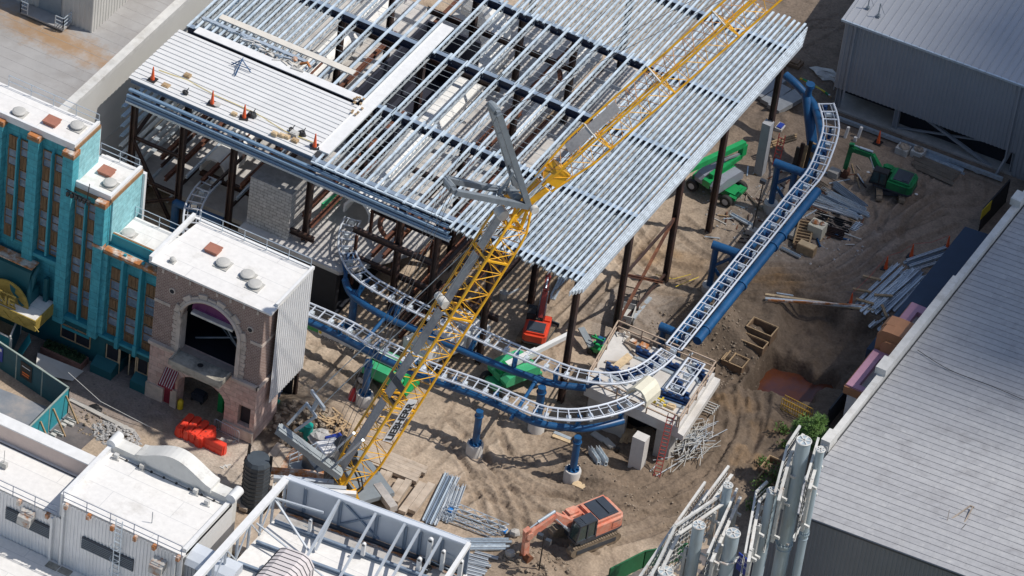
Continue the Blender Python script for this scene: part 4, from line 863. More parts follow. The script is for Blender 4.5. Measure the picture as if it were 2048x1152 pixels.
# --- bottom left white-roofed shop ---
BLD=thing('white_roof_shop','low building with bright white flat roofs, curved parapet and ribbed rear wall with louvers','building',(-6,-44.6,0))
b=B(); b.box(-11.35,-1.75,-44.55,-38.2,5.75,6.0); b.o('roof',M['white_roof'],BLD)
b=B(); b.box(-30,-11.4,-44.55,-40.3,4.2,4.4); b.o('roof',M['white_roof'],BLD)
b=B(); b.box(-30,-11.7,-40.3,-39.5,4.2,5.75); b.o('parapet_wall',M['pink_wall'],BLD)
B().box(-30,-11.6,-40.35,-39.35,5.75,5.85).o('parapet_cap',M['white'],BLD)
b=B(); b.box(-11.55,-11.25,-44.5,-38.0,4.2,6.45).box(-2.05,-1.75,-44.2,-38.0,1,6.3); b.os('side_parapet',M['white'],BLD)
b=B(); b.box(-11.3,-1.8,-38.4,-37.4,0,6.55); b.o('front_parapet',M['pediment_white'],BLD)
n=16; pr=[]
for i in range(n+1):
    t=i/n; pr.append((-9.3+6.0*t, 6.6+.25+1.15*math.sin(math.pi*t)**1.5))
b=B(); b.ext([(-9.3,-37.3,6.4)]+[(x,-37.3,z) for x,z in pr]+[(-3.3,-37.3,6.4)],(0,-1.25,0)); b.o('curved_pediment',M['pediment_white'],BLD)
for x in (-11.35,-1.75): B().tube([(x,-38.45,6.6),(x,-37.3,6.6)],.36,14).o('parapet_roll',M['white'],BLD,smooth=True)
b=B(); ribwall(b,(-30,-44.62),(-11.3,-44.62),0,4.35,.27,.05,1); ribwall(b,(-11.3,-44.66),(-1.7,-44.66),0,5.95,.27,.05,1); b.o('rear_wall',M['ribbed_white'],BLD)
for x0,x1,z in ((-15.6,-12.0,2.2),(-9.5,-5.4,2.75)):
    b=B(); b.box(x0,x1,-44.8,-44.68,z,z+1.05); lo=b.o('louver',M['dark_panel'],BLD); s=B()
    for k in range(6): s.box(x0,x1,-44.86,-44.8,z+.08+k*.16,z+.13+k*.16)
    s.o('slat',M['mach_grey'],lo)
for x,z in ((-13.8,3.35),(-3.35,4.5)):
    b=B(); b.add([(x-.5,-44.7,z),(x+.5,-44.7,z),(x+.5,-45.5,z-.35),(x-.5,-45.5,z-.35),(x-.5,-44.7,z+.6),(x+.5,-44.7,z+.6),(x+.5,-45.4,z+.25),(x-.5,-45.4,z+.25)],[(3,2,1,0),(4,7,6,5)[::-1],(0,1,5,4)[::-1],(1,2,6,5),(2,3,7,6),(3,0,4,7)]); b.o('exhaust_hood',M['rust_streak'],BLD)
for x,z1 in ((-11.05,6),(-11.9,4.3),(-2.2,5.9)): b=B(); b.beam((x,-44.85,0),(x,-44.85,z1),.16,.16); b.o('downpipe',M['white'],BLD)
for x,z in ((-17,4.4),(-14.6,4.4),(-12.3,4.4),(-10.9,6),(-9.1,6),(-7.2,6),(-5.4,6),(-3.9,6),(-2.0,6)): b=B(); b.box(x-.12,x+.12,-44.95,-44.6,z-.35,z+.0); b.o('rail_bracket',M['rust_patch'],BLD)
railing('roof_railing',[(-24,-44.75,4.4),(-11.6,-44.75,4.4)],1.0,M['girt_grey'],BLD,1.9,.022)
railing('roof_railing',[(-11.2,-44.75,6),(-1.8,-44.75,6)],1.0,M['girt_grey'],BLD,1.9,.022)
def ladder(b,p,q,wv,r=.025,n=12):
    p,q,wv=V(p),V(q),V(wv); b.beam(p-wv/2,q-wv/2,r*2,r*2).beam(p+wv/2,q+wv/2,r*2,r*2)
    for k in range(1,n): c=p+(q-p)*k/n; b.beam(c-wv/2,c+wv/2,r*1.6,r*1.6)
    return b
b=B(); ladder(b,(-6.6,-45.0,.5),(-6.6,-45.0,7),(.5,0,0),.03,16)
for z in (2.5,3.6,4.7): b.tube([(-6.6+.4*math.cos(rad(t)),-45.05+.5*math.sin(rad(t)),z) for t in range(-180,1,30)],.02,4,False)
b.o('ladder',M['galv'],BLD)
for x,y in ((-10.6,-38.9),(-8.6,-38.8),(-4.3,-38.8),(-3.1,-39.3)): b=B(); b.box(x-.16,x+.16,y-.13,y+.13,6,6.45).beam((x-.3,y-.2,6.05),(x+.3,y-.1,6.05),.08,.1); b.o('floodlight',M['offwhite'],BLD)
b=B()
for i in range(9): x=-10.9+i*1.0; b.box(x-.07,x+.07,-38.75,-38.62,6,6.12); 
b.beam((-11,-38.7,6.05),(-2.2,-38.7,6.05),.03,.03).beam((-29,-40.6,4.45),(-11.8,-40.6,4.45),.05,.05)
b.o('roof_conduit',M['black'],BLD)
b=B(); b.tube([(-5.2,-43,6),(-5.2,-43,7)],.03,5); b.o('antenna',M['mach_grey'],BLD)
c=P(8,925,4.9); b=B(); b.box(c.x-.25,c.x+.25,c.y-.15,c.y+.15,4.5,4.9).beam((c.x,c.y,4.9),(c.x,c.y,6),.04,.04); b.o('camera_box',M['vent_grey'],BLD)
# lower front roof
b=B(); b.box(-40,-1.0,-60,-44.7,-.5,.35); b.o('lower_roof',M['white_roof'],BLD)
for (px,py) in ((105,1132),(130,1143)):
    c=P(px,py,.37); b=B(); b.box(c.x-.45,c.x+.45,c.y-.3,c.y+.3,.35,.40); b.o('roof_patch',M['stained_slab'],BLD)
b=B(); ribwall(b,(-1.65,-44.4),(4,-44.4),0,5.2,.27,.05,1); b.o('side_bay_wall',M['ribbed_grey'],BLD)
b=B(); pts=[(-44.45,5.2),(-44.2,5.6),(-43.6,5.85),(-42.8,5.9),(-42.8,5.2)]; b.ext([(-1.7,y,z) for y,z in pts],(3.6,0,0)); b.o('curved_roof',M['panel_white'],BLD)
# --- bottom centre sign frame on a roof ---
SF=thing('rooftop_sign_frame','pale steel-framed rooftop screen wall with diagonal props above a white roof','rooftop frame',(7,-35,5))
zt=7.6; K0=P(575,955,zt); K1=P(938,1088,zt); K2=P(385,1165,zt); K3=P(925,1170,zt)
dX=(K1-K0); LX=dX.length; dX.normalize(); dY=(K2-K0).normalized()
up=UZ
b=B(); b.beam(K0,K1,.55,.14).beam(K0+dY*.0-up*.2,K1-up*.2,.1,.4).beam(K0-V((0,.22,0))+up*.08,K1-V((0,.22,0))+up*.08,.07,.06).beam(K0+V((0,.24,0))+up*.08,K1+V((0,.24,0))+up*.08,.05,.06); b.o('top_rail',M['panel_white'],SF)
b=B(); b.beam(K0,K2,.5,.18).beam(K0-up*.35,K2-up*.35,.12,.5); b.o('side_rail',M['white'],SF)
b=B(); b.beam(K1,K1+(K1-K0).cross(UZ).normalized()*7,.3,.3); b.o('end_rail',M['white'],SF)
fr=[0,.105,.30,.50,.66,.74,.86,1.0]
for i in range(len(fr)-1):
    a=K0+dX*LX*fr[i]; c=K0+dX*LX*fr[i+1]; b=B(); b.beam(a-up*1.45-dY*.12+dX*.03,c-up*1.45-dY*.12-dX*.03,.06,2.5); b.o('screen_panel',M['panel_white'],SF)
    b=B(); b.ib(c-up*2.9,c-up*.1,.14,.22,dX,.04); b.o('frame_post',M['beam_top'],SF)
for f,l,dz in ((.30,5.2,2.6),(.5,6.0,3.2),(.66,6.0,3.2),(.74,6.6,3.4),(.86,6.0,3.2),(1.0,5.6,3.0),(.3,3.0,2.5)):
    a=K0+dX*LX*f+dY*.15; b=B(); b.beam(a,a+dY*l-up*dz,.17,.17); b.o('diagonal_prop',M['galv_pale'],SF)
b=B(); a=K0+dX*LX*.30; b.beam(a-up*.2,a+dX*3-up*2.5,.12,.12).beam(a+dX*3-up*.3,a-up*2.5,.12,.12); b.o('x_brace',M['beam_top'],SF)
for i in range(9):
    a=K0+dY*(.2+i*1.6); b=B(); b.ib(a-up*2.8,a-up*.2,.13,.18,dY,.04); b.o('frame_post',M['galv_pale'],SF)
    if i<8: b=B(); b.beam(a-up*(.4 if i%2 else 2.6),a+dY*1.6-up*(2.6 if i%2 else .4),.09,.09); b.o('side_brace',M['galv_pale'],SF)
b=B(); a=K0+dY*1.6; b.beam(a-up*.7,a+dX*3.6-up*.4,.14,.14).beam(a-up*.8,a+dX*4+dY*2.2-up*2.3,.12,.12).beam(K0+dY*4-up*1.2,K0+dY*6+dX*7-up*2.2,.1,.1); b.o('diagonal_prop',M['galv_pale'],SF)
FZ=zt-2.75
f0=K0-up*2.75; b=B(); q=[f0,f0+dX*(LX+.2),f0+dX*(LX+.2)+dY*14,f0+dY*14]; b.prism([(p.x,p.y) for p in q],FZ-.5,FZ); b.o('roof',M['white_roof'],SF)
b=B(); q=[f0,f0+dX*LX,f0+dX*LX+dY*1.6,f0+dY*1.6]; b.prism([(p.x,p.y) for p in q],FZ,FZ+.03); b.o('roof_membrane',M['stained_light'],SF)
for t in (1.9,4.4,6.9): 
    b=B(); b.ib(f0+dY*t+dX*.3+up*.25,f0+dY*t+dX*LX+up*.25,.2,.3,UZ,.05); b.o('floor_beam',M['beam_top'],SF)
b=B(); b.beam(f0+dX*.3+up*.12+dY*.25,f0+dX*LX+up*.12+dY*.25,.3,.2); b.o('gutter',M['dark_panel'],SF)
b=B(); b.tube([f0+dX*(.3+k*.4)+dY*(.55+.05*math.sin(k*1.7))+up*.12 for k in range(0,34)],.035,5); b.tube([f0+dX*(.3+k*.4)+dY*(.62+.06*math.sin(k*2.3+1))+up*.1 for k in range(0,34)],.03,5); b.o('conduit',M['rust_patch'],SF)
# striped canopy unit
t=thing('striped_cover','white rounded roof cover with thin black stripes beside the diagonal props','cover',tuple(P(560,1150,FZ+.1)))
c=P(565,1150,FZ+1.2); b=B(); prf=[(-2.3,-.9),(-2.3,.1),(-1.7,.75),(-1.0,.95),(1.0,.95),(1.7,.75),(2.3,.1),(2.3,-.9)]
ax=dY; ay=dX
def pp_(u,v,s): return c+dX*u*.62+UZ*v+dY*s
b.ext([pp_(u,v,-1.7) for u,v in prf],dY*6); b.o('cover_shell',M['pinkish_white'],t)
b=B()
for k in range(13):
    s=-1.5+k*.42
    for i in range(len(prf)-1):
        u0,v0=prf[i];u1,v1=prf[i+1]; b.beam(pp_(u0*1.01,v0+.02,s),pp_(u1*1.01,v1+.02,s),.035,.05)
b.o('stripe',M['dark_panel'],t)
for (px,py,h,wd,l) in ((620,1052,1.1,.22,'white bullet-shaped antenna at the left end of the rooftop screen'),(727,1098,1.0,.26,'short white antenna at the middle of the rooftop screen'),(857,1115,2.2,.34,'tall flat white antenna panel near the right of the screen'),(884,1128,1.7,.26,'round-topped white antenna beside the tall flat one'),(838,1128,1.0,.3,'low white antenna box left of the tall flat one'),(919,1150,1.8,.3,'white antenna at the far right corner of the screen')):
    p=P(px,py,FZ+.9); b=B(); b.box(p.x-wd/2,p.x+wd/2,p.y-.1,p.y+.1,FZ+.35,FZ+.35+h); b.tube([(p.x,p.y-.1,FZ+.35+h),(p.x,p.y+.1,FZ+.35+h)],wd/2,12); a=thing('antenna',l,'antenna',(p.x,p.y,FZ)); b.o('antenna_body',M['white'],a)
    b=B(); b.beam((p.x,p.y+.2,FZ),(p.x,p.y+.2,FZ+h+.2),.06,.06).beam((p.x-.6,p.y+.2,FZ+.5),(p.x+.6,p.y+.2,FZ+.5),.05,.05); b.o('antenna_mast',M['galv'],a)
p=P(850,1135,FZ+.3); b=B(); b.tube([(p.x+.4*math.cos(rad(a)),p.y+.4*math.sin(rad(a)),p.z) for a in range(0,361,20)],.09,6); b.tube([(p.x+.25*math.cos(rad(a)),p.y+.25*math.sin(rad(a)),p.z+.1) for a in range(0,361,20)],.07,6); tag(b.o('cable_coil',M['black']),'black coiled cable on the white roof among the antennas','cable coil')
railing('catwalk_railing',[tuple(P(790,1075,FZ+.2)),tuple(P(905,1135,FZ+.2))],1.0,M['galv'],SF,1.3,.025)
# --- tall tube towers with louvered sign screens, bottom right ---
def tower(name,label,top,rr,z,length,flange=None,group='steel tube masts'):
    p=P(top[0],top[1],z); t=thing(name,label,'tube mast',(p.x,p.y,z-length),group)
    b=B(); b.tube([(p.x,p.y,z-length),(p.x,p.y,z)],rr,28,False); b.tube([(p.x,p.y,z),(p.x,p.y,z-.4)],rr*.93,24,True); b.o('tube',M['tube_steel'],t,smooth=True)
    b=B()
    for k in range(3): a=rad(20+k*60); d=V((math.cos(a),math.sin(a),0))*rr*.95; b.beam(V((p.x,p.y,z+.02))-d,V((p.x,p.y,z+.02))+d,.09,.08)
    b.tube([(p.x+rr*math.cos(rad(a)),p.y+rr*math.sin(rad(a)),z) for a in range(0,361,15)],.05,5); b.o('cap_spider',M['weathered'],t)
    if flange:
        b=B(); zf=z-flange; b.cyl((p.x,p.y,zf-.06),rr*1.22,.12,28)
        for k in range(16): a=2*math.pi*k/16; d=V((math.cos(a),math.sin(a),0)); b.beam(V((p.x,p.y,zf+.1))+d*rr*1.0,V((p.x,p.y,zf+.1))+d*rr*1.2,.03,.28)
        b.cyl((p.x,p.y,zf-.45),rr*1.1,.05,28)
        b.o('flange',M['tube_steel'],t)
    return p
TW=[('tallest tube mast with thick flange, in front of the ribbed building',(1608,881),.50,18,18,9.3),('slimmer tube mast with flange against the pale ribbed roof',(1641,899),.30,17.6,17.6,7.6),
 ('mid-height tube mast left of the tallest one',(1546,982),.40,14.5,14.5,None),('stained tube mast with a curved arm, middle of the lower group',(1466,1066),.48,13,13,None),
 ('leaning-looking tube mast left of the curved-arm mast',(1398,1050),.43,13,13,None),('slim tube mast rising behind the lower group of screens',(1456,970),.32,13.5,13.5,None),('short wide tube mast at the bottom edge of the picture',(1331,1142),.5,10,10,None)]
TP=[tower('tube_mast',*a) for a in TW]
def screen(name,label,pts,depth,slat_dx,m='weathered'):
    # pts: top edge polyline (3D); hangs down by depth list
    t=thing(name,label,'sign frame',tuple(pts[0]-UZ*depth[0]),'louvered sign frames')
    for i in range(len(pts)-1):
        a,c=pts[i],pts[i+1]; b=B(); b.beam(a,c,.16,.20).beam(a-UZ*.55+V((.35,0,0)),c-UZ*.55+V((.35,0,0)),.22,.1); b.o('frame_rail',M[m],t)
        a2,c2=a-UZ*depth[i],c-UZ*depth[i+1]; b=B(); b.beam(a2,c2,.12,.16); b.o('frame_rail',M[m],t)
    b=B(); g=B()
    for i in range(len(pts)-1):
        L=(pts[i+1]-pts[i]).length; n=max(1,int(L/.32))
        for k in range(n+1):
            f=k/n; p=pts[i].lerp(pts[i+1],f); d=depth[i]*(1-f)+depth[i+1]*f; b.beam(p-UZ*.1,p-UZ*d,.05,.03)
            if k<n:
                q=pts[i].lerp(pts[i+1],(k+1)/n)
                for j in range(int(d/.45)): g.beam(p-UZ*(.25+j*.45),q-UZ*(.12+j*.45),.03,.05)
    b.o('grille_bar',M['dark_mesh'],t); g.o('grille_slat',M['weathered'],t)
    n=int((pts[-1]-pts[0]).length/2)+1
    for k in range(n):
        f=(k+.5)/n; p=pts[0].lerp(pts[-1],f); d=depth[0]*(1-f)+depth[-1]*f; b=B(); b.ib(p-UZ*(d+.3)+V((.32,0,0)),p-UZ*.5+V((.32,0,0)),.22,.25,(0,1,0),.05); b.beam(p-UZ*1.2,p-UZ*1.2+V((.8,-.1,0)),.16,.18); b.beam(p-UZ*(d-.3),p-UZ*(d-.3)+V((.8,-.1,0)),.16,.18); b.o('frame_strut',M[m],t)
    return t
S=lambda px,py,z:P(px,py,z)
screen('sign_frame','long pale sign frame sloping from the bottom edge, leftmost of the lower group',[S(1262,1180,9),S(1350,1050,11.5),S(1410,965,11.5)],[3.5,3.5,2.0],0)
screen('sign_frame','sign frame with a rust-edged bar reaching highest in the lower group',[S(1405,1003,12),S(1457,933,12)],[1.6,1.6],0)
screen('sign_frame','bent sign frame with long horizontal rails in the middle of the lower group',[S(1293,1172,9.5),S(1351,1052,12),S(1438,992,12.5)],[4.5,4.5,3.0],0)
screen('sign_frame','paired-rail sign frame leading up to the curved-arm mast',[S(1415,1108,12),S(1474,978,12)],[4.5,2.5],0)
screen('sign_frame','tall narrow sign frame left of the mid-height mast',[S(1490,1108,12),S(1512,985,13.5),S(1535,963,14)],[5,4,2],0)
screen('sign_frame','tallest ragged sign frame left of the thickest mast',[S(1550,985,15),S(1575,890,17),S(1600,852,17.5)],[5.5,5,2.5],0)
screen('sign_frame','sign frame between the two tallest masts',[S(1612,962,16),S(1637,876,17.2)],[5.5,3.5],0)
b=B()
for a,c,w_ in (((1575,1090,9),(1613,1042,9),.16),((1598,985,11),(1613,1040,10),.14),((1575,912,16),(1607,914,16.4),.08),((1513,1018,12),(1547,1018,12.2),.09),((1497,1105,9),(1531,1099,9.2),.12)):
    b=B(); b.beam(S(*a),S(*c),w_,w_); tag(b.o('mast_arm',M['weathered']),{1575:'pale arm bracket' if a[1]>1000 else 'thin pale arm near the top of the thickest mast',1598:'short pale diagonal arm tied to the slimmer mast',1513:'thin pale arm at the top of the mid-height mast',1497:'thin pale arm low on the mid-height mast'}[a[0]]+(' low on the thickest mast' if a[0]==1575 and a[1]>1000 else ''),'bracket')
p=TP[3]; b=B(); b.tube([(p.x-2.3,p.y-.1,10.2),(p.x-.9,p.y-.6,10.6),(p.x+.2,p.y-.62,10.7),(p.x+.58,p.y-.2,10.8),(p.x+.55,p.y+.3,10.9)],.08,8); tag(b.o('mast_arm',M['weathered'],smooth=True),'curved pale pipe arm wrapped round the stained mast','bracket')
# blue closed sign
p=P(1487,1130,4); sg=thing('notice_board','blue notice board with white lettering standing by the tube masts','sign',(p.x,p.y,2)); b=B(); b.beam(p+V((-.55,.2,0)),p+V((.55,-.2,0)),.08,1.5); b.o('board',M['sign_blue'],sg)
dd=(V((.55,-.2,0))*2).normalized(); nn=V((-.34,-.94,0)).normalized()
text('notice_text','THE PATH\n   IS\nCLOSED',.26,p+V((-.50,.18,.35))+nn*.06,dd,(0,0,1),M['letter_white'],sg,.005)
# paving and black screens in the lower right corner
b=B(); b.prism([tuple(P(1215,1175)[:2]),tuple(P(1300,1120)[:2]),tuple(P(1500,1080)[:2]),(32,-19),(34,-45),(15,-45)],-.1,.02); struct(b.o('courtyard_paving',M['asphalt']))
def screenfence(pts,h,m,label,name='screen_fence',post=None,th=.06):
    t=thing(name,label,'fence',tuple(pts[0]))
    b=B()
    for i in range(len(pts)-1): b.beam(V(pts[i])+UZ*h/2,V(pts[i+1])+UZ*h/2,th,h)
    b.o('fence_panel',M[m],t); b=B()
    for i in range(len(pts)-1):
        a,c=V(pts[i]),V(pts[i+1]); n=max(1,int((c-a).length/2.4))
        for k in range(n+1): q=a.lerp(c,k/n); b.beam(q,q+UZ*(h+.05),.1,.1)
        b.beam(a+UZ*(h+.03),c+UZ*(h+.03),.12,.06)
    b.o('fence_post',M[post or m],t); return t
screenfence([G(1652,858),G(1700,800),G(1745,752)],2.0,'black','black screen fence between the muddy pit and the pink cornice box')
screenfence([G(1215,1172),G(1285,1135),G(1370,1120)],1.6,'green_dark','dark green screen fence at the bottom edge below the pink excavator')
screenfence([G(1958,462),G(2010,405)],2.2,'black','black hoarding with a yellow notice beyond the navy canopy')
p=P(1985,422,2.0); b=B(); b.beam(p+V((-.5,-1.0,0)),p+V((-.4,.6,0)),.03,.9); tag(b.o('yellow_notice',M['yellow_paint']),'yellow notice fixed to the black hoarding','sign')
mk('wood_rail',(.42,.32,.24),.8,var=.25,sc=3)
mk('ladder_red',(.36,.06,.05),.5,var=.2)
mk('grey_pillar',(.34,.35,.37),.85,var=.1)
# ================= coaster track =================
TZ=5.2
def track(name,label,px,z=TZ,gauge=1.2,spine=None,sp_px=None,ext=1.0,group=None,boxes=True,dens=.8,sw=.27):
    cl=[tuple(P(a[0],a[1],z if len(a)<3 else a[2])) for a in curve(px,6)]
    cl=[V(c) for c in cl]
    # resample
    out=[cl[0]]; acc=0
    for i in range(1,len(cl)):
        seg=cl[i]-cl[i-1]; L=seg.length
        while acc+L>=dens and L>0:
            t=(dens-acc)/L; q=cl[i-1]+seg*t; out.append(q); seg=cl[i]-q; L=seg.length; cl[i-1]=q; acc=0
        acc+=L
    pts=out; n=len(pts); T=thing(name,label,'coaster track',(pts[0].x,pts[0].y,0),group)
    lat=[]
    for i in range(n):
        d=(pts[min(i+1,n-1)]-pts[max(i-1,0)]); d.z=0; d.normalize(); lat.append(d.cross(UZ).normalized())
    for s in (-1,1): B().tube([pts[i]+lat[i]*s*gauge/2 for i in range(n)],.08,8).o('rail',M['track_white'],T,smooth=True)
    b=B()
    for s in (-.28,.28): b.tube([pts[i]+lat[i]*s*gauge/1.0-UZ*.06 for i in range(n)],.03,4)
    b.o('inner_rail',M['track_tie'],T)
    t=B(); bx=B(); hg=B()
    for i in range(n):
        a,c=pts[i]-lat[i]*gauge/2,pts[i]+lat[i]*gauge/2; t.beam(a-UZ*.03,c-UZ*.03,.075,.09)
        if boxes and i%2==0:
            m=pts[i]-UZ*.28; d=lat[i].cross(UZ)
            bx.beam(m-d*.17,m+d*.17,.34,.26); bx.beam(m+lat[i]*.22-d*.1-UZ*.1,m+lat[i]*.22+d*.12-UZ*.1,.12,.3)
    t.os('cross_tie',M['track_white'],T)
    if bx.v: bx.os('launch_box',M['galv_bright'],T)
    if sp_px:
        sp=[V(tuple(P(a[0],a[1],(z-1.25) if len(a)<3 else a[2]))) for a in curve(sp_px,6)]
        B().tube(sp,sw,12).o('spine',M['track_blue'],T,smooth=True)
        h=B()
        for i in range(1,n,4):
            p=pts[i]; q=min(sp,key=lambda s_:(s_-p).length)
            if (q-p).length<2.6: h.beam(p-UZ*.1,q+UZ*.1,.16,.34,lat[i].cross(UZ)); h.beam(p-lat[i]*gauge*.4-UZ*.08,q+UZ*.15,.09,.12); h.beam(p+lat[i]*gauge*.4-UZ*.08,q+UZ*.15,.09,.12)
        h.os('spine_hanger',M['track_blue'],T)
    return T,pts
LT,lp=track('coaster_track','lower white launch track with blue spine curving below the crane boom',[(585,604),(651,632),(706,658),(755,686),(807,710),(859,736),(950,768),(1000,788),(1059,814),(1093,825),(1145,830),(1191,825),(1232,815),(1267,801),(1292,785)],
   sp_px=[(575,625),(640,653),(685,675),(738,703),(776,722),(854,756),(956,793),(1024,823),(1076,846),(1152,857),(1198,853),(1246,841)])
UT,up_=track('coaster_track','upper white track starting at the arched cover and curving onto the concrete platform',[(706,438),(697,456),(693,480),(694,500),(700,516),(712,538),(735,560),(790,592),(860,627),(939,661),(1024,698),(1093,727),(1128,741),(1170,752),(1222,757),(1267,750),(1302,733),(1326,714),(1347,694)],
   sp_px=[(690,560),(705,590),(760,628),(820,655),(900,690),(975,722),(1050,750),(1110,768),(1172,776)])
ST,sp_=track('coaster_track','straight track climbing toward the upper right with thick blue spine beneath',[(1347,694),(1585,400),(1629,347),(1650,300),(1661,265),(1662,243),(1656,218),(1648,197)],boxes=True,sp_px=None,dens=.95)
SPN=[tuple(P(a,c,z)) for a,c,z in ((1394,682,3.8),(1434,632,3.8),(1513,533,3.8),(1553,484,3.8),(1634,382,3.7))]
B().tube(SPN,.36,14).o('spine',M['track_blue'],ST,smooth=True)
b=B()
for a,c in ((1411,660),(1483,571),(1546,493),(1563,472)): 
    p=P(a,c,3.8); d=(V(SPN[-1])-V(SPN[0])).normalized(); b.tube([p-d*.1,p+d*.1],.44,14)
b.os('spine_flange',M['track_blue'],ST)
tt=curve([(1571,150,5.2),(1592,168,5.0),(1612,190,4.6),(1630,215,4.3),(1640,250,4.1),(1644,290,4.0),(1628,332,3.8),(1600,372,3.7),(1470,532,3.75),(1345,684,3.8)],6)
B().tube([tuple(P(*q)) for q in tt],[.33]*len(tt),12).o('spine',M['track_blue'],ST,smooth=True)
b=B()
for i in range(2,len(sp_),3):
    p=sp_[i]; b.beam(p-UZ*.15,p-UZ*1.1,.4,.22); 
b.os('spine_hanger',M['blue_dark'],ST)
b=B(); bb=[V(tuple(P(a,c,4.8))) for a,c in ()] 
# supports
def pcol(px,py,tx,ty,label,r=.27,z1=None,foot=True,fr=.62,fh=.95):
    g=P(px,py,0); g.z=0; z1=z1 or 3.7; t=thing('track_support',label,'track support',(g.x,g.y,0),'blue track supports')
    if foot:
        b=B(); b.tube([(g.x,g.y,-.6),(g.x,g.y,fh-.1),(g.x,g.y,fh)],[fr,fr,fr*.94],20); b.o('footing',M['concrete_light'],t,smooth=True)
    b=B(); tp_=V((g.x,g.y,z1)); b.tube([(g.x,g.y,fh*.9),tuple(tp_)],r,14); b.o('column',M['track_blue'],t,smooth=True)
    b=B(); b.cyl((g.x,g.y,fh),r*1.7,.06,16).cyl((g.x,g.y,z1-.5),r*1.25,.08,16)
    for k in range(8): a=math.pi*k/4; b.beam((g.x+r*math.cos(a),g.y+r*math.sin(a),fh+.15),(g.x+r*1.6*math.cos(a),g.y+r*1.6*math.sin(a),fh+.12),.03,.2)
    b.o('base_plate',M['track_blue'],t); return t,g
pcol(1143,958,0,0,'blue column on a round concrete footing under the lowest bend of the track',z1=4.0)
pcol(948,906,0,0,'blue column on a round concrete footing right of the crane boom',z1=4.0)
pcol(728,806,0,0,'blue column on a round footing beside the red cone',z1=4.0)
pcol(1072,858,0,0,'blue column between the two curved tracks',z1=4.0,r=.3)
pcol(700,672,0,0,'blue column rising where the upper track leaves the slab edge',z1=4.2,r=.3)
t=thing('tie_pipe','slim blue pipe linking the two tracks between the green lift and the platform','pipe',tuple(P(1040,790,3)))
b=B(); b.tube([P(1078,752,3.9),P(1022,838,3.9)],.14,10); b.tube([P(1074,758,3.9),P(1068,768,3.9)],.2,10); b.o('pipe',M['track_blue'],t,smooth=True)
t=thing('tie_pipe','slim blue pipe linking the two tracks left of the crane boom','pipe',tuple(P(755,640,3)))
b=B(); b.tube([P(790,612,3.9),P(722,690,3.9)],.14,10); b.o('pipe',M['track_blue'],t,smooth=True)
def portal(p0,p1,legs,z,label,diag=1):
    a=P(p0[0],p0[1],z); c=P(p1[0],p1[1],z); t=thing('track_support',label,'track support',(a.x,a.y,0),'blue portal supports')
    B().tube([a,c],.33,14).o('cross_beam',M['track_blue'],t,smooth=True); d=(c-a).normalized()
    B().tube([c-d*.25,c-d*.1],.4,14).o('flange',M['track_blue'],t)
    L=[]
    for (u,off) in legs:
        q=a+d*u; g=V((q.x+off[0],q.y+off[1],0)); B().tube([g+UZ*.5,q],.25,12).o('leg',M['track_blue'],t,smooth=True); L.append((g,q))
        b=B(); b.tube([g-UZ*.5,g+UZ*.6],.55,14); b.o('footing',M['concrete_light'],t)
    (g0,q0),(g1,q1)=L; m0=g0.lerp(q0,.55); b=B(); b.tube([m0,q1.lerp(g1,.12)],.13,8); b.tube([m0,g1.lerp(q1,.2)],.13,8); b.o('diagonal',M['track_blue'],t,smooth=True)
portal((1425,489),(1492,512),((.3,(-.0,-.0)),(1.7,(0,0))),4.35,'blue portal support carrying the middle of the straight track')
portal((1549,325),(1612,348),((.3,(0,0)),(1.7,(0,0))),4.35,'blue portal support under the upper end of the straight track')
portal((1320,652),(1378,677),((.3,(0,0)),(1.7,(0,0))),4.0,'low blue portal support beside the concrete platform')
t=thing('track_support','tall blue double column holding the unfinished upper end of the spine','track support',tuple(P(1622,395)),'blue portal supports')
q=[P(1613,186,4.9),P(1624,288,2.0),P(1617,340,0)]
B().tube(q,.40,14).o('column',M['track_blue'],t,smooth=True)
B().tube([P(1622,196,4.6),P(1632,290,1.9)],.16,10).o('column',M['track_blue'],t,smooth=True)
B().tube([P(1614,196,4.6),P(1620,172,5.9)],.26,12).o('stub',M['track_blue'],t,smooth=True); B().tube([P(1620,174,5.8),P(1621,168,6.1)],.36,12).o('flange',M['track_blue'],t)
B().tube([P(1618,292,2.0),P(1637,297,2.2)],.42,12).o('stub',M['track_blue'],t,smooth=True)
# short piece at left
WT,_w=track('coaster_track','short curved track piece seen behind the teal building below the left cover',[(428,357),(405,380),(388,410),(383,440),(384,480)],z=4.6)
b=B(); b.tube([P(350,405,3.4),P(445,442,3.4)],.3,12).o('cross_beam',M['track_blue'],WT,smooth=True)
B().tube([P(352,405,3.4),P(346,470,0)],.3,12).o('column',M['track_blue'],WT,smooth=True)
# cream cover at the end of the lower track
e=P(1284,786,5.2); d=(P(1292,781,5.2)-P(1270,800,5.2)).normalized()
cover([tuple(e-d*.7-UZ*.45),tuple(e+d*.0-UZ*.45),tuple(e+d*1.1-UZ*.45)],1.75,1.25,'track_end_cover','cream wrapped end cover on the lower track at the platform edge','cover_cream')
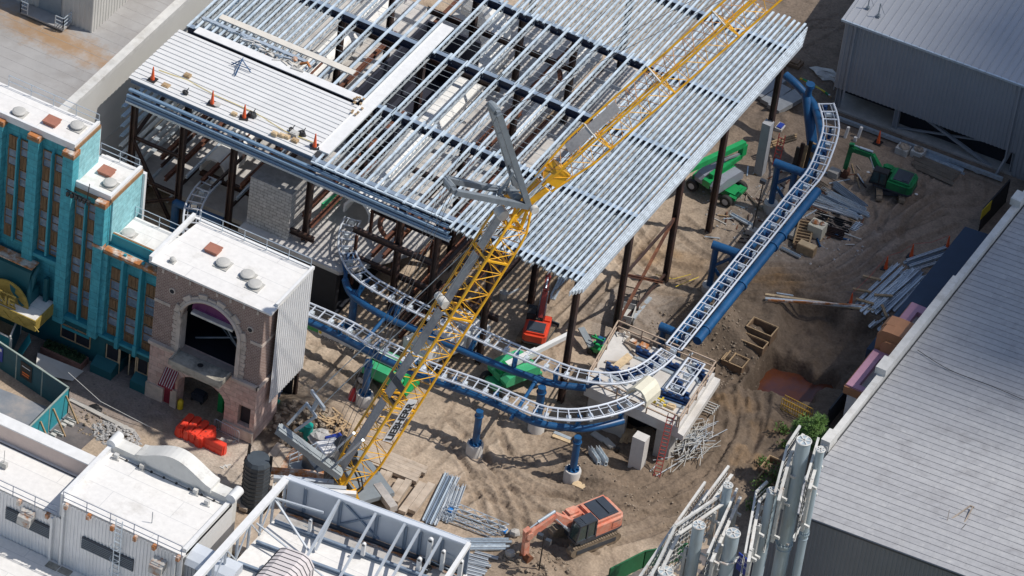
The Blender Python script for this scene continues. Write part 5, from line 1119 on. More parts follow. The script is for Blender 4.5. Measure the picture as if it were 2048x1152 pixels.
# ---------------- platform ----------------
PZ=3.55
pp=[P(1232,662,PZ),P(1430,745,PZ),P(1357,857,PZ),P(1170,771,PZ)]
PT=thing('transfer_platform','pale concrete platform with timber railings at the end of the track','platform',(pp[0].x,pp[0].y,0))
b=B(); b.prism([(p.x,p.y) for p in pp],PZ-.9,PZ); b.o('deck',M['concrete_light'],PT)
cx=sum(p.x for p in pp)/4; cy=sum(p.y for p in pp)/4
o2=[V((cx+(p.x-cx)*1.0,cy+(p.y-cy)*1.0,0)) for p in pp]
b=B(); q=[pp[1]+V((.5,0,-.35)),pp[2]+V((.5,-.1,-.35)),pp[2]+V((0,0,-.35)),pp[1]+V((0,0,-.35))]; b.prism([(p.x,p.y) for p in q],PZ-.9,PZ-.4); b.o('ledge',M['concrete_light'],PT)
for a,c in (((1.0,-.0),(0,0)),): pass
w0=pp[2]; b=B(); b.box(w0.x-1.7,w0.x-.5,w0.y+.2,w0.y+1.2,-.5,PZ-.9); b.o('pier_wall',M['concrete'],PT)
w1=pp[3]; b=B(); b.box(w1.x+.3,w1.x+3.4,w1.y+.3,w1.y+.6,-.5,PZ-.9); b.o('pier_wall',M['concrete'],PT)
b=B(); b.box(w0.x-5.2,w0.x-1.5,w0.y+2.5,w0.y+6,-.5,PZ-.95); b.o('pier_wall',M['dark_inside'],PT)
mkp=lambda a,c:[tuple(a+UZ*0),tuple(c)]
ins=lambda p:V((cx+(p.x-cx)*.985,cy+(p.y-cy)*.985,PZ))
for i,j in ((0,1),(1,2),(0,3)): railing('railing',mkp(ins(pp[i]),ins(pp[j])),1.05,M['wood_rail'],PT,1.9,.045,1)
railing('railing',mkp(ins(pp[3]),ins(pp[3]).lerp(ins(pp[2]),.98)),1.05,M['wood_rail'],PT,2.2,.045,1)
def onp(px,py,dz=0): p=P(px,py,PZ+dz); return p
# transfer track and blue rams on the platform
TT,_t=track('transfer_track','short straight white track section on blue frames standing on the platform',[(1393,722),(1343,790)],z=PZ+.75,gauge=1.3,boxes=True)
def ram(a,c,label,wd=.5):
    p,q=onp(*a),onp(*c); t=thing('blue_slide_frame',label,'slide frame',tuple(p),'blue slide frames on the platform'); b=B(); b.beam(p+UZ*.2,q+UZ*.2,wd,.12).beam(p+UZ*.45,q+UZ*.45,wd*.5,.12).beam(p+UZ*.3,q+UZ*.3,wd*.25,.4); b.o('beam',M['blue_dark'],t)
    b=B(); n=int((q-p).length/.55)
    for k in range(n+1): r=p.lerp(q,k/max(n,1)); b.beam(r+UZ*.1,r+UZ*.7,.2,.34)
    b.os('bracket',M['blue_dark'],t)
    d=(q-p).normalized(); s=d.cross(UZ)*.45; b=B(); b.beam(p+s+UZ*.08,q+s+UZ*.08,.25,.12); b.o('slide_plate',M['galv'],t)
ram((1275,708),(1352,742),'blue slide frame under the upper track joint'); ram((1352,768),(1372,800),'short blue slide frame by the platform middle',.4); ram((1388,735),(1410,765),'blue slide frame at the right end of the short white track')
ram((1322,793),(1372,810),'blue slide frame at the lower end of the short white track'); ram((1215,740),(1262,765),'blue slide frame on the platform under the upper curve'); ram((1258,752),(1300,742),'blue slide frame behind the end of the upper curve',.4)
b=B(); a=onp(1385,705,.3);c=onp(1320,785,.3); b.tube([a,c],.1,8); tag(b.o('long_ram',M['galv'],smooth=True),'long grey hydraulic ram lying left of the short white track','ram')
pk=B(); 
for (px,py,a) in ((1235,725,30),(1262,700,-30)): p=onp(px,py,.08); d=V((math.cos(rad(a)),math.sin(rad(a)),0))*.9; tag(B().beam(p-d,p+d,.18,.14).o('timber',M['wood_grey']),'grey timber bearer on the platform, '+('lower' if py>710 else 'upper')+' of two','timber')
for k in range(5): p=onp(1222+k*2,735+k*2,.25+.0*k); q=onp(1256+k*2,707+k*2,.25); tag(B().beam(p,q,.12,.1).o('plank',M['wood_light']),'light plank in the bundle laid across two bearers on the platform','plank','planks on the platform')
t=thing('gear_crate','weathered crate with small parts on the platform by the back railing','crate',tuple(onp(1277,690))); p=onp(1277,692); d=V((1,.1,0))
b=B(); b.box(p.x-.9,p.x+.9,p.y-.45,p.y+.45,PZ,PZ+.12).box(p.x-.9,p.x+.9,p.y-.45,p.y-.4,PZ+.12,PZ+.35).box(p.x-.9,p.x+.9,p.y+.4,p.y+.45,PZ+.12,PZ+.35).box(p.x-.9,p.x-.85,p.y-.4,p.y+.4,PZ+.12,PZ+.35); b.o('crate_box',M['wood_grey'],t)
b=B(); b.box(p.x-.6,p.x-.2,p.y-.3,p.y+.1,PZ+.12,PZ+.4).box(p.x+.1,p.x+.7,p.y-.2,p.y+.3,PZ+.12,PZ+.3); b.o('parts',M['rust_patch'],t)
for k in range(16):
    p=onp(1248+random.uniform(-14,14),676+random.uniform(-9,12)); a=random.uniform(0,3.1); d=V((math.cos(a),math.sin(a),.1))*random.uniform(.15,.4); tag(B().beam(p+UZ*.06,p+d+UZ*.1,.07,.07).o('offcut',M['cream']),'small pale offcut in the heap at the back corner of the platform','offcut','offcuts on the platform corner')
t=thing('yellow_tool_frame','yellow and white tool frame at the front edge of the platform','tool',tuple(onp(1318,810))); p=onp(1318,810); b=B(); b.beam(p+V((-.5,0,.1)),p+V((.5,.1,.1)),.1,.2).beam(p+V((0,-.3,.1)),p+V((.1,.4,.5)),.1,.1).beam(p+V((-.3,.1,.5)),p+V((.4,0,.5)),.08,.08); b.o('frame',M['yellow_paint'],t); b=B(); b.box(p.x-.2,p.x+.3,p.y-.2,p.y+.2,PZ,PZ+.3); b.o('motor',M['offwhite'],t)
p=onp(1342,815); tag(B().box(p.x-.3,p.x+.3,p.y-.22,p.y+.22,PZ,PZ+.22).beam((p.x-.2,p.y,PZ+.25),(p.x+.25,p.y+.1,PZ+.27),.2,.06).o('small_box',M['wood_light']),'small tan box on the front corner of the platform','box')
# red ladder
t=B(); a=P(1312,958,0); c=P(1343,828,PZ+.9); ladder(t,tuple(a),tuple(c),(.45,.1,0),.03,18); tag(t.o('ladder',M['ladder_red']),'red extension ladder leaning on the platform front','ladder')
# monolith
p=P(1287,942,0); a=rad(0); b=B(); b.box(16.35,17.35,-12.7,-11.9,-.3,3.0); 
tag(b.o('concrete_pillar',M['concrete_light']),'free-standing pale concrete pillar below the platform','pillar')
b=B(); p=P(1519,345,0); b.box(p.x-.35,p.x+.35,p.y-.35,p.y+.35,-.2,4.9); tag(b.o('concrete_pillar',M['grey_pillar']),'tall slim grey concrete pillar behind the blue portal support','pillar')
mk('green_deep',(.012,.20,.065),.45,var=.15,c2=(.01,.13,.045),amt=.45,sc2=1)
mk('crane_steel',(.40,.44,.48),.5,.2,var=.12)
mk('crane_light',(.30,.33,.34),.5,.15,var=.12)
mk('dark_tank',(.06,.075,.09),.5,var=.15)
# ================= crane =================
CR=thing('lattice_crane','tall yellow lattice boom crane with luffing jib crossing over the steel roof','crane',(1.6,-27.8,0))
Hb=24.0; F0=V((1.6,-27.8,1.9)); HD=P(1046,404,Hb); JT=P(1545,-34,40.5)
d1=(HD-F0).normalized(); hz=V((HD.x-F0.x,HD.y-F0.y,0)).normalized(); hv=hz.cross(UZ).normalized()  # horizontal side vector (right of boom)
def lattice(par,A,D,W,name,taper0,taper1,nb,chord,lace,c_m,l_m,hv=hv,w0=.5,w1=.4):
    ax=(D-A); L=ax.length; ax.normalize(); nn=hv.cross(ax).normalized()
    if nn.z<0: nn=-nn
    def wd(t):
        s=t*L
        if s<taper0: return (w0+(1-w0)*s/taper0)*W
        if s>L-taper1: return (w1+(1-w1)*(L-s)/taper1)*W
        return W
    st=[i/nb for i in range(nb+1)]; C_=[]
    for t in st:
        q=A+ax*L*t; w_=wd(t)/2; wn=wd(t)/2 if t*L>=taper0*.0 else w_
        C_.append([q-hv*w_+nn*wn,q+hv*w_+nn*wn,q+hv*w_-nn*wn,q-hv*w_-nn*wn])
    for k in range(4):
        B().tube([c[k] for c in C_],chord,8).o(name+'_chord',M[c_m],par,smooth=True)
    for k,mm in ((0,l_m),(1,'yellow'),(2,'rust_lace' if l_m=='rust_lace' else 'yellow_dark'),(3,l_m)):
        b=B(); j=(k+1)%4
        for i in range(nb):
            a,c=(C_[i][k],C_[i+1][j]) if i%2 else (C_[i][j],C_[i+1][k]); b.tube([a,c],lace,5,False)
            if i%2==0: b.tube([C_[i][k],C_[i][j]],lace*.9,5,False)
        b.o(name+'_lacing',M[mm],par)
    return C_,nn
BC,n1=lattice(CR,F0,HD,2.0,'boom',2.6,2.0,28,.09,.032,'yellow','yellow',w0=.75,w1=.5)
for f in (.30,.62,.82):
    q=F0.lerp(HD,f); b=B()
    c=[q+hv*s*1.02+n1*u*1.02 for s,u in ((-1,-1),(1,-1),(1,1),(-1,1))]
    for i in range(4): b.beam(c[i],c[(i+1)%4],.1,.14)
    b.beam(c[0],c[2],.06,.06).beam(c[1],c[3],.06,.06); b.o('boom_frame',M['yellow'],CR)
for f0,f1 in ((.05,.29),(.31,.45),(.46,.61),(.63,.81),(.83,.93)):
    a=F0.lerp(HD,f0)+n1*1.04; c=F0.lerp(HD,f1)+n1*1.04; b=B(); b.beam(a-hv*.15,c-hv*.15,.8,.05,n1); b.o('walkway',M['walkway'],CR)
# name panel on the side of the boom
ax=d1; a=F0.lerp(HD,.19)+hv*1.12-n1*.1; c=F0.lerp(HD,.34)+hv*1.12-n1*.1
B().beam(a,c,.02,.82,n1).o('name_panel',M['letter_white'],CR)
tx=text('name_letters','LIEBHERR',.84,a+hv*.03-n1*.30+d1*.12,d1,n1,M['letter_black'],CR,.012,bold=.02,sx=.93)
B().beam(F0.lerp(HD,.36)+n1*1.1-hv*.95,F0.lerp(HD,.36)+n1*1.1+hv*.95,.5,.05,n1).o('dark_plate',M['dark_panel'],CR)
# head
b=B(); q=HD
b.ext([q-d1*1.9+hv*.55-n1*.75,q-d1*1.8+hv*.55-n1*.45,q+d1*.3+hv*.55+n1*.1,q+d1*.5+hv*.55-n1*.1],(hv*.1)); b.ext([q-d1*1.9-hv*.65-n1*.75,q-d1*1.8-hv*.65-n1*.45,q+d1*.3-hv*.65+n1*.1,q+d1*.5-hv*.65-n1*.1],(hv*.1)); b.ext([q-d1*1.9+hv*.55+n1*.5,q-d1*1.8+hv*.55+n1*.75,q+d1*.4+hv*.55+n1*.1,q+d1*.1+hv*.55-n1*.1],(hv*.1)); b.ext([q-d1*1.9+hv*.55-n1*.6,q-d1*1.7+hv*.55-n1*.6,q-d1*1.6+hv*.55+n1*.6,q-d1*1.8+hv*.55+n1*.6],(hv*.1))
b.beam(q-d1*1.6+hv*.75-n1*.4,q-d1*1.6-hv*.75-n1*.4,.2,.2).beam(q+hv*.9,q-hv*.9,.3,.3).beam(q-d1*1.7+hv*.8+n1*.6,q-d1*1.7-hv*.8+n1*.6,.2,.2); b.o('boom_head',M['yellow'],CR)
b=B(); b.tube([q-d1*1.2-hv*.35+n1*1.2,q-d1*1.2+hv*.35+n1*1.2],.42,16); b.tube([q+hv*.9+V((.2,.2,.1)),q+hv*1.2+V((.2,.2,.1))],.3,14); b.tube([q-d1*9-hv*.35+n1*1.3,q-d1*9+hv*.3+n1*1.3],.34,14); b.tube([q-d1*9-hv*.9+n1*1.3,q-d1*9-hv*.55+n1*1.3],.3,14); b.os('sheave',M['offwhite'],CR,True)
# jib
jd=(JT-HD).normalized(); J0=HD+jd*1.9; JC,n2=None,None
JC,n2=lattice(CR,J0,JT,1.75,'jib',3.6,.1,24,.08,.024,'yellow','rust_lace',w0=.6,w1=1)
b=B()
for s in (-1,1): b.beam(HD+hv*s*.45,J0+hv*s*.55,.28,.34,n2)
b.o('jib_foot',M['yellow'],CR)
q=J0+jd*.4; b=B(); c=.62
b.ext([q-hv*c+n2*.55,q+hv*c+n2*.55,q+hv*c-n2*.55,q-hv*c-n2*.55],jd*1.35); b.o('jib_butt',M['yellow'],CR)
b=B()
for s in (-.35,.35): b.tube([HD+hv*s+n2*.3-jd*.6,q+hv*s+n2*.75+jd*.6],.07,8)
b.o('backstop',M['galv'],CR,smooth=True)
a=J0+jd*3.0+n2*.9; B().beam(a-hv*.12,a-hv*.12+jd*4.6,.95,.05,n2).o('walkway',M['walkway'],CR)
for f in (.24,.52,.80):
    q=J0.lerp(JT,f); b=B(); c=[q+hv*s*.9+n2*u*.9 for s,u in ((-1,-1),(1,-1),(1,1),(-1,1))]
    for i in range(4): b.beam(c[i],c[(i+1)%4],.07,.07)
    b.beam(c[0],c[2],.05,.05).beam(c[1],c[3],.05,.05); b.o('jib_frame',M['yellow'],CR); B().beam(c[2],c[3],.1,.1).o('jib_spreader',M['offwhite'],CR)
# struts at the head
E2=HD-hz*6.0+UZ*3.15; E1=HD-hz*3.3+UZ*9.0
for e,sp_,nm in ((E2,.75,'rear_strut'),(E1,.65,'front_strut')):
    b=B()
    for s in (-1,1): b.beam(HD+hv*s*.75+UZ*.2,e+hv*s*sp_,.34,.40)
    b.beam(e+hv*sp_,e-hv*sp_,.3,.35); m=HD.lerp(e,.5); b.beam(m+hv*.75,HD.lerp(e,.3)-hv*.75,.2,.2).beam(HD.lerp(e,.3)-hv*.75,HD.lerp(e,.25)+hv*.7,.16,.16)
    b.o(nm,M['crane_grey'],CR)
    b=B(); b.tube([e-hv*.4,e+hv*.4],.3,12); b.o('strut_sheave',M['mach_grey'],CR)
b=B(); b.tube([HD.lerp(E2,.35)+UZ*.1,HD.lerp(E1,.32)],.1,8); b.tube([HD.lerp(E2,.2)-hv*.5,HD.lerp(E1,.28)-hv*.5],.08,8); b.tube([HD.lerp(E2,.45)-hv*.6,HD.lerp(E1,.15)+hv*.3],.08,8);b.tube([HD-hz*.8+UZ*.9-hv*.5,HD-hz*.8+UZ*.9+hv*.5],.35,12); b.o('luffing_ram',M['crane_grey'],CR)
b=B(); b.box(HD.x-1.3,HD.x-.6,HD.y-.5,HD.y+.2,HD.z+.2,HD.z+.6); b.beam(HD-hz*1.2+UZ*.3,HD-hz*.4+UZ*1.1,.3,.12); b.o('head_platform',M['yellow_dark'],CR)
b=B(); 
for s in (-.55,-.2,.2,.55): b.tube([E2+hv*s,P(655+s*30,925,5)],.022,4)
for s in (-.6,.6): b.tube([E1+hv*s,E2+hv*s*.9],.022,4); b.tube([E1+hv*s,JT+n2*1.6+hv*s],.03,4)
for s in (-.3,.3): b.tube([F0+n1*1.8+hv*s*.6,HD-d1*1.2+n1*1.75+hv*s],.022,4)
b.tube([HD+n2*.5,JT+n2*1.0],.02,4)
b.o('rope',M['cable'],CR)
FK=P(636,800,9.0); FA=FK+hv*.6; FB=FK-hv*.6
b=B(); b.tube([FA,HD-d1*.8+hv*.5],.03,5); b.tube([FB,HD-d1*.8-hv*.6],.03,5)
for t in (.08,.2,.33): 
    for A_,h_ in ((FA,.5),(FB,-.6)): q=A_.lerp(HD-d1*.8+hv*h_,t); b.tube([q,q+(HD-A_).normalized()*.7],.05,6)
b.o('pendant',M['mach_grey'],CR)
b=B(); b.beam(FK+hv*1.0,FK-hv*1.0,.16,.3).beam(FK,P(624,822,8),.14,.3).beam(P(624,822,8)+hv*.7,P(624,822,8)-hv*.9,.14,.2)
b.beam(P(624,822,8)+hv*.6,P(590,862,6.5),.12,.18).beam(P(624,822,8)-hv*.8,P(575,850,6.5),.12,.18); b.o('pendant_yoke',M['crane_steel'],CR)
b=B(); RA=P(556,857,6.0); RB=P(682,950,3.2); b.beam(RA,RB,.75,.5).beam(RA+UZ*.3,RB+UZ*.3,.35,.12); b.o('gantry_beam',M['crane_light'],CR)
b=B(); b.tube([P(664,936,3),P(726,880,8)],.09,8); b.tube([P(648,921,3),P(708,866,8)],.09,8); b.o('backstop',M['galv'],CR,smooth=True)
# machinery house
def cbox(par,px,py,z,sx,sy,sz,m,nm,ang=None):
    p=P(px,py,z); u=hz if ang is None else V((math.cos(rad(ang)),math.sin(rad(ang)),0)); r=u.cross(UZ)
    c=[p+u*a*sx/2+r*b_*sy/2 for a,b_ in ((-1,-1),(1,-1),(1,1),(-1,1))]; b=B(); b.prism([(q.x,q.y) for q in c],z,z+sz); return b.o(nm,M[m],par)
cbox(CR,665,945,.9,5.6,3.0,.5,'mach_grey','turntable_deck'); cbox(CR,655,925,1.4,1.6,1.4,1.6,'white','cabinet'); cbox(CR,668,905,1.4,1.2,1.0,1.3,'sign_blue','cabinet')
cbox(CR,640,945,1.4,1.8,2.2,1.2,'dark_panel','engine_cover'); cbox(CR,740,980,.7,2.6,2.4,.35,'mach_grey','deck_plate'); cbox(CR,770,1000,.6,.6,2.6,.5,'walkway','deck_edge')
q=P(692,897,3.0); b=B(); b.tube([q-hv*.8,q+hv*.8],.55,16); o=b.o('winch_drum',M['dark_mesh'],CR,smooth=True)
q=P(700,915,2.6); b=B(); b.tube([q-hv*.6,q+hv*.6],.35,12); b.box(q.x-.3,q.x+.4,q.y-.5,q.y+.1,2.2,2.8); b.o('hydraulic_motor',M['dark_panel'],CR)
b=B(); q=P(705,935,3.0); b.tube([q,q+V((.6,-.3,-.4)),q+V((1.0,-.5,-1.0)),q+V((.6,-1.0,-1.6)),q+V((-.1,-1.3,-1.7))],.07,7); b.tube([q+V((.1,.2,0)),q+V((.8,-.1,-.4)),q+V((1.2,-.4,-1.1)),q+V((.8,-1.0,-1.6)),q+V((0,-1.4,-1.7))],.06,7); b.o('hose',M['black'],CR,smooth=True)
b=B(); q=P(715,935,1.8)
for s in (-1,1): b.ext([F0+hv*s*.9+V((0,0,-.9)),F0+hv*s*.9+hz*.7+V((0,0,-.9)),F0+hv*s*.9+hz*.3+V((0,0,.2)),F0+hv*s*.9-hz*.1+V((0,0,.2))],hv*.12)
b.os('boom_foot',M['yellow'],CR)
# rusty catwalks and rails behind the crane
t=thing('crane_counterweight_tray','white rail-edged counterweight tray with rusty beams behind the pale screen','counterweight tray',tuple(P(610,960,1.5)))
u=hz; 
for k,(px,py,m) in enumerate(((590,945,'rust_patch'),(610,962,'galv_pale'),(635,975,'galv_pale'),(655,985,'white'))):
    p=P(px,py,2.4); b=B(); w_=V((1,.55,0)).normalized(); b.beam(p-w_*2.2,p+w_*2.0,.35,.4); b.o('tray_beam',M[m],t)
b=B()
for k in range(12): p=P(600,968,2.0)+V((1,.55,0)).normalized()*(-1.8+k*.4); b.beam(p,p+V((.5,-1.2,-.2)),.12,.3)
b.o('tray_rung',M['weathered'],t); railing('rail',[tuple(P(578,930,2.6)),tuple(P(632,905,2.6))],.9,M['galv'],t,.9,.03)
t=B()
for k in range(16): 
    a=P(535+k*3.4,968-k*2.0,.5); c=P(592+k*2.2,888+k*.6,.6+.03*k); t.beam(a,c,.03,.03)
for k in range(8): a=P(535+k*6,965-k*9,.55); t.beam(a,a+V((1.9,-.4,0)),.025,.025)
tag(t.o('mesh_mat',M['rust_patch']),'rusty welded wire mesh mat leaning behind the dark tank','wire mesh')
c_=P(507,1012,0); t=thing('dark_tank','dark grey ribbed silo-shaped tank standing beside the white shop','tank',tuple(c_)); b=B(); b.tube([(c_.x,c_.y,-.3),(c_.x,c_.y,4.2),(c_.x,c_.y,4.5)],[.95,.95,.8],12); b.o('tank_shell',M['dark_tank'],t)
b=B()
for k in range(12): b.tube([(c_.x+.98*math.cos(rad(a)),c_.y+.98*math.sin(rad(a)),.2+k*.36) for a in range(0,361,30)],.025,4)
b.o('tank_band',M['black'],t); b=B(); b.beam((c_.x-.8,c_.y,4.2),(c_.x-.8,c_.y+.1,5.3),.08,.2).beam((c_.x+.9,c_.y+.2,3.6),(c_.x+.9,c_.y+.2,5.0),.08,.2); b.os('tank_ladder',M['black'],t)
# ================= vehicles =================
def wheel(par,x,y,r,w,rim='steelwheel'):
    o=B().tube([(x,y-w/2,r),(x,y-w*.35,r),(x,y+w*.35,r),(x,y+w/2,r)],[r*.88,r,r,r*.88],18).o('wheel',M['rubber'],par,smooth=True)
    B().tube([(x,y-w*.53,r),(x,y+w*.53,r)],r*.52,12).o('rim',M[rim],o); return o
def place(t,px,py,head,z=None,to=None):
    g=G(px,py); t.location=g if z is None else (g.x,g.y,z)
    if to: h=G(*to)-g; head=math.degrees(math.atan2(h.y,h.x))
    t.rotation_euler=(0,0,rad(head)); return head
def excavator(label,body,boomc,s,px,py,to,trackto,pose,cabm='mach_grey',blade=False,dark='dark_panel',glass='glass',fullcab=True):
    t=thing('excavator',label,'excavator',(0,0,0)); h=place(t,px,py,0,to=to); g=G(px,py); q=G(*trackto)-g; tr=math.degrees(math.atan2(q.y,q.x))-h
    R=Matrix.Rotation(rad(tr),4,'Z')
    def O(b,n,m,p=t,sm=False): 
        for i,v in enumerate(b.v): b.v[i]=(v[0]*s,v[1]*s,v[2]*s)
        return b.o(n,M[m],p,smooth=sm)
    for sy in (-1,1):
        b=B(); y0=sy*1.15-.3; pr=[(-2.0,.12),(-2.2,.35),(-2.15,.62),(-1.9,.86),(1.9,.86),(2.15,.62),(2.2,.35),(2.0,.12),(1.8,.0),(-1.8,.0)]
        b.ext([(x,y0+.6,z) for x,z in pr],(0,-.6,0)); n=20
        for k in range(n): x=-1.9+3.8*k/(n-1); b.box(x-.075,x+.075,y0-.02,y0+.62,.86,.91)
        b.xf(R); tk=O(b,'crawler_track','track_shoe')
        b=B(); b.box(-1.7,1.7,y0+(-.03 if sy<0 else .6),y0+(.0 if sy<0 else .63),.25,.6); b.xf(R); O(b,'track_frame',dark,tk)
    b=B(); b.box(-1.2,1.2,-.9,.9,.35,.8); b.cyl((0,0,.8),.75,.25,18); b.xf(R); O(b,'undercarriage',dark)
    if blade: b=B(); b.box(2.5,2.65,-1.5,1.5,.1,.75).beam((1.2,-.6,.5),(2.5,-.8,.4),.15,.15).beam((1.2,.6,.5),(2.5,.8,.4),.15,.15); b.xf(R); O(b,'dozer_blade',dark)
    pl=[(-2.55,-.9),(-2.3,-1.25),(-1.8,-1.35),(1.5,-1.35),(1.5,1.35),(-1.8,1.35),(-2.3,1.25),(-2.55,.9)]
    b=B(); b.prism(pl,1.05,1.25); O(b,'deck',dark)
    b=B(); b.prism([(-2.5,-.9),(-2.25,-1.25),(-1.8,-1.32),(1.3,-1.32),(1.3,-.45),(.1,-.45),(.1,1.32),(-1.8,1.32),(-2.25,1.25),(-2.5,.9)],1.25,2.1); b.box(-2.2,-.1,-1.1,1.1,2.1,2.35); b.box(.3,1.1,-1.25,-.6,2.1,2.3); b.o('x',None) if 0 else None; O(b,'engine_housing',body)
    b=B(); b.box(-2.05,-.35,-.95,.95,2.35,2.42).box(-1.9,-1.3,-.8,.8,2.42,2.5); b.box(-2.0,-1.3,1.325,1.34,1.4,2.0); O(b,'hood_panel',dark)
    b=B(); 
    for k in range(6): b.box(-2.0,-1.3,1.335,1.36,1.45+k*.09,1.49+k*.09)
    O(b,'grille',body)
    cb=B(); c0=[(.15,.42),(1.95,.42),(1.95,1.35),(.15,1.35)]
    for (x,y) in ((.2,.47),(1.9,.47),(1.9,1.3),(.2,1.3),(.95,1.3)): cb.beam((x,y,1.25),(x if x<1.5 else x-.25,y,2.85),.1,.1)
    cb.box(.15,1.7,.42,1.35,2.83,2.93).box(.2,1.2,.5,1.28,2.93,2.98).box(.15,1.95,.42,1.35,1.25,1.45); cab=O(cb,'cab',cabm)
    gb=B(); gb.hexa([(.22,.49,1.45),(1.88,.49,1.45),(1.88,1.28,1.45),(.22,1.28,1.45),(.22,.49,2.83),(1.64,.49,2.83),(1.64,1.28,2.83),(.22,1.28,2.83)]); O(gb,'cab_glass',glass,cab)
    b=B(); 
    for k in range(5): b.box(1.2,1.65,.5+k*.16,.56+k*.16,2.94,2.97)
    O(b,'roof_grille',dark,cab)
    # boom & stick : pose = list of (u,z)
    (u0,z0),(u1,z1),(u2,z2),(u3,z3),(u4,z4)=pose
    b=B(); b.beam((u0,-.05,z0),(u1,-.05,z1),.5,.62).beam((u1-.05,-.05,z1),(u2,-.05,z2),.48,.55); b.tube([(u2,-.35,z2),(u2,.25,z2)],.3,12); bm=O(b,'boom',boomc)
    b=B()
    for y in (-.4,.3): b.tube([(1.5,y,1.4),((1.5+u1)/2,y,(1.4+z1)/2)],.11,8); b.tube([((1.5+u1)/2,y,(1.4+z1)/2),(u1,y,z1)],.06,8)
    b.tube([(u1-.1,-.05,z1+.45),((u1+u2)/2+.3,-.05,(z1+z2)/2+.45)],.12,8); b.tube([((u1+u2)/2+.3,-.05,(z1+z2)/2+.45),(u2+.1,-.05,z2+.5)],.06,8); O(b,'cylinder','galv',bm,True)
    b=B(); b.beam((u2+.15,-.05,z2+.5),(u3,-.05,z3),.36,.45).beam((u2,-.05,z2),(u2+.2,-.05,z2+.6),.36,.5); st=O(b,'stick',boomc)
    b=B(); b.tube([(u2+.1,-.05,z2+.1),(u3+.45*(u2+.3-u3),-.05,z3+.4)],.1,8); O(b,'cylinder','mach_grey',st,True)
    b=B(); pr=[(u3,z3+.1),(u3+.45,z3-.2),(u3+.45,z3-.8),(u3+.05,z3-1.15),(u3-.5,z3-1.1),(u3-.15,z3-.75),(u3-.1,z3-.3)]
    pr=[(x if u4>=0 else 2*u3-x,z) for x,z in pr]; b.ext([(x,.45,z) for x,z in pr],(0,-.95,0))
    for k in range(4): b.beam((pr[4][0],-.42+k*.27,pr[4][1]),(pr[4][0]+(-.25 if u4>=0 else .25),-.42+k*.27,pr[4][1]-.05),.09,.07)
    O(b,'bucket','rust_steel')
    return t
excavator('salmon pink crawler excavator with grey cab digging at the bottom of the site','orange_mach','orange_mach',.98,1168,1076,(1060,1112),(1232,1052),[(1.2,1.9),(3.2,3.5),(5.3,2.7),(5.35,.9),(-1,0)],cabm='dark_panel')
excavator('green and black mini excavator reaching over scrap in front of the grey metal building','green_deep','green_deep',.76,1778,382,(1690,352),(1776,340),[(1.2,1.9),(2.5,3.6),(4.5,3.6),(4.9,.9),(-1,0)],cabm='black',blade=True)
excavator('red mini excavator with raised red arm beneath the edge of the steel roof','red_mach','ladder_red',.68,1072,674,(1086,628),(1100,640),[(1.2,1.9),(2.4,4.6),(3.6,5.4),(4.2,2.6),(-1,0)],cabm='black',blade=True)
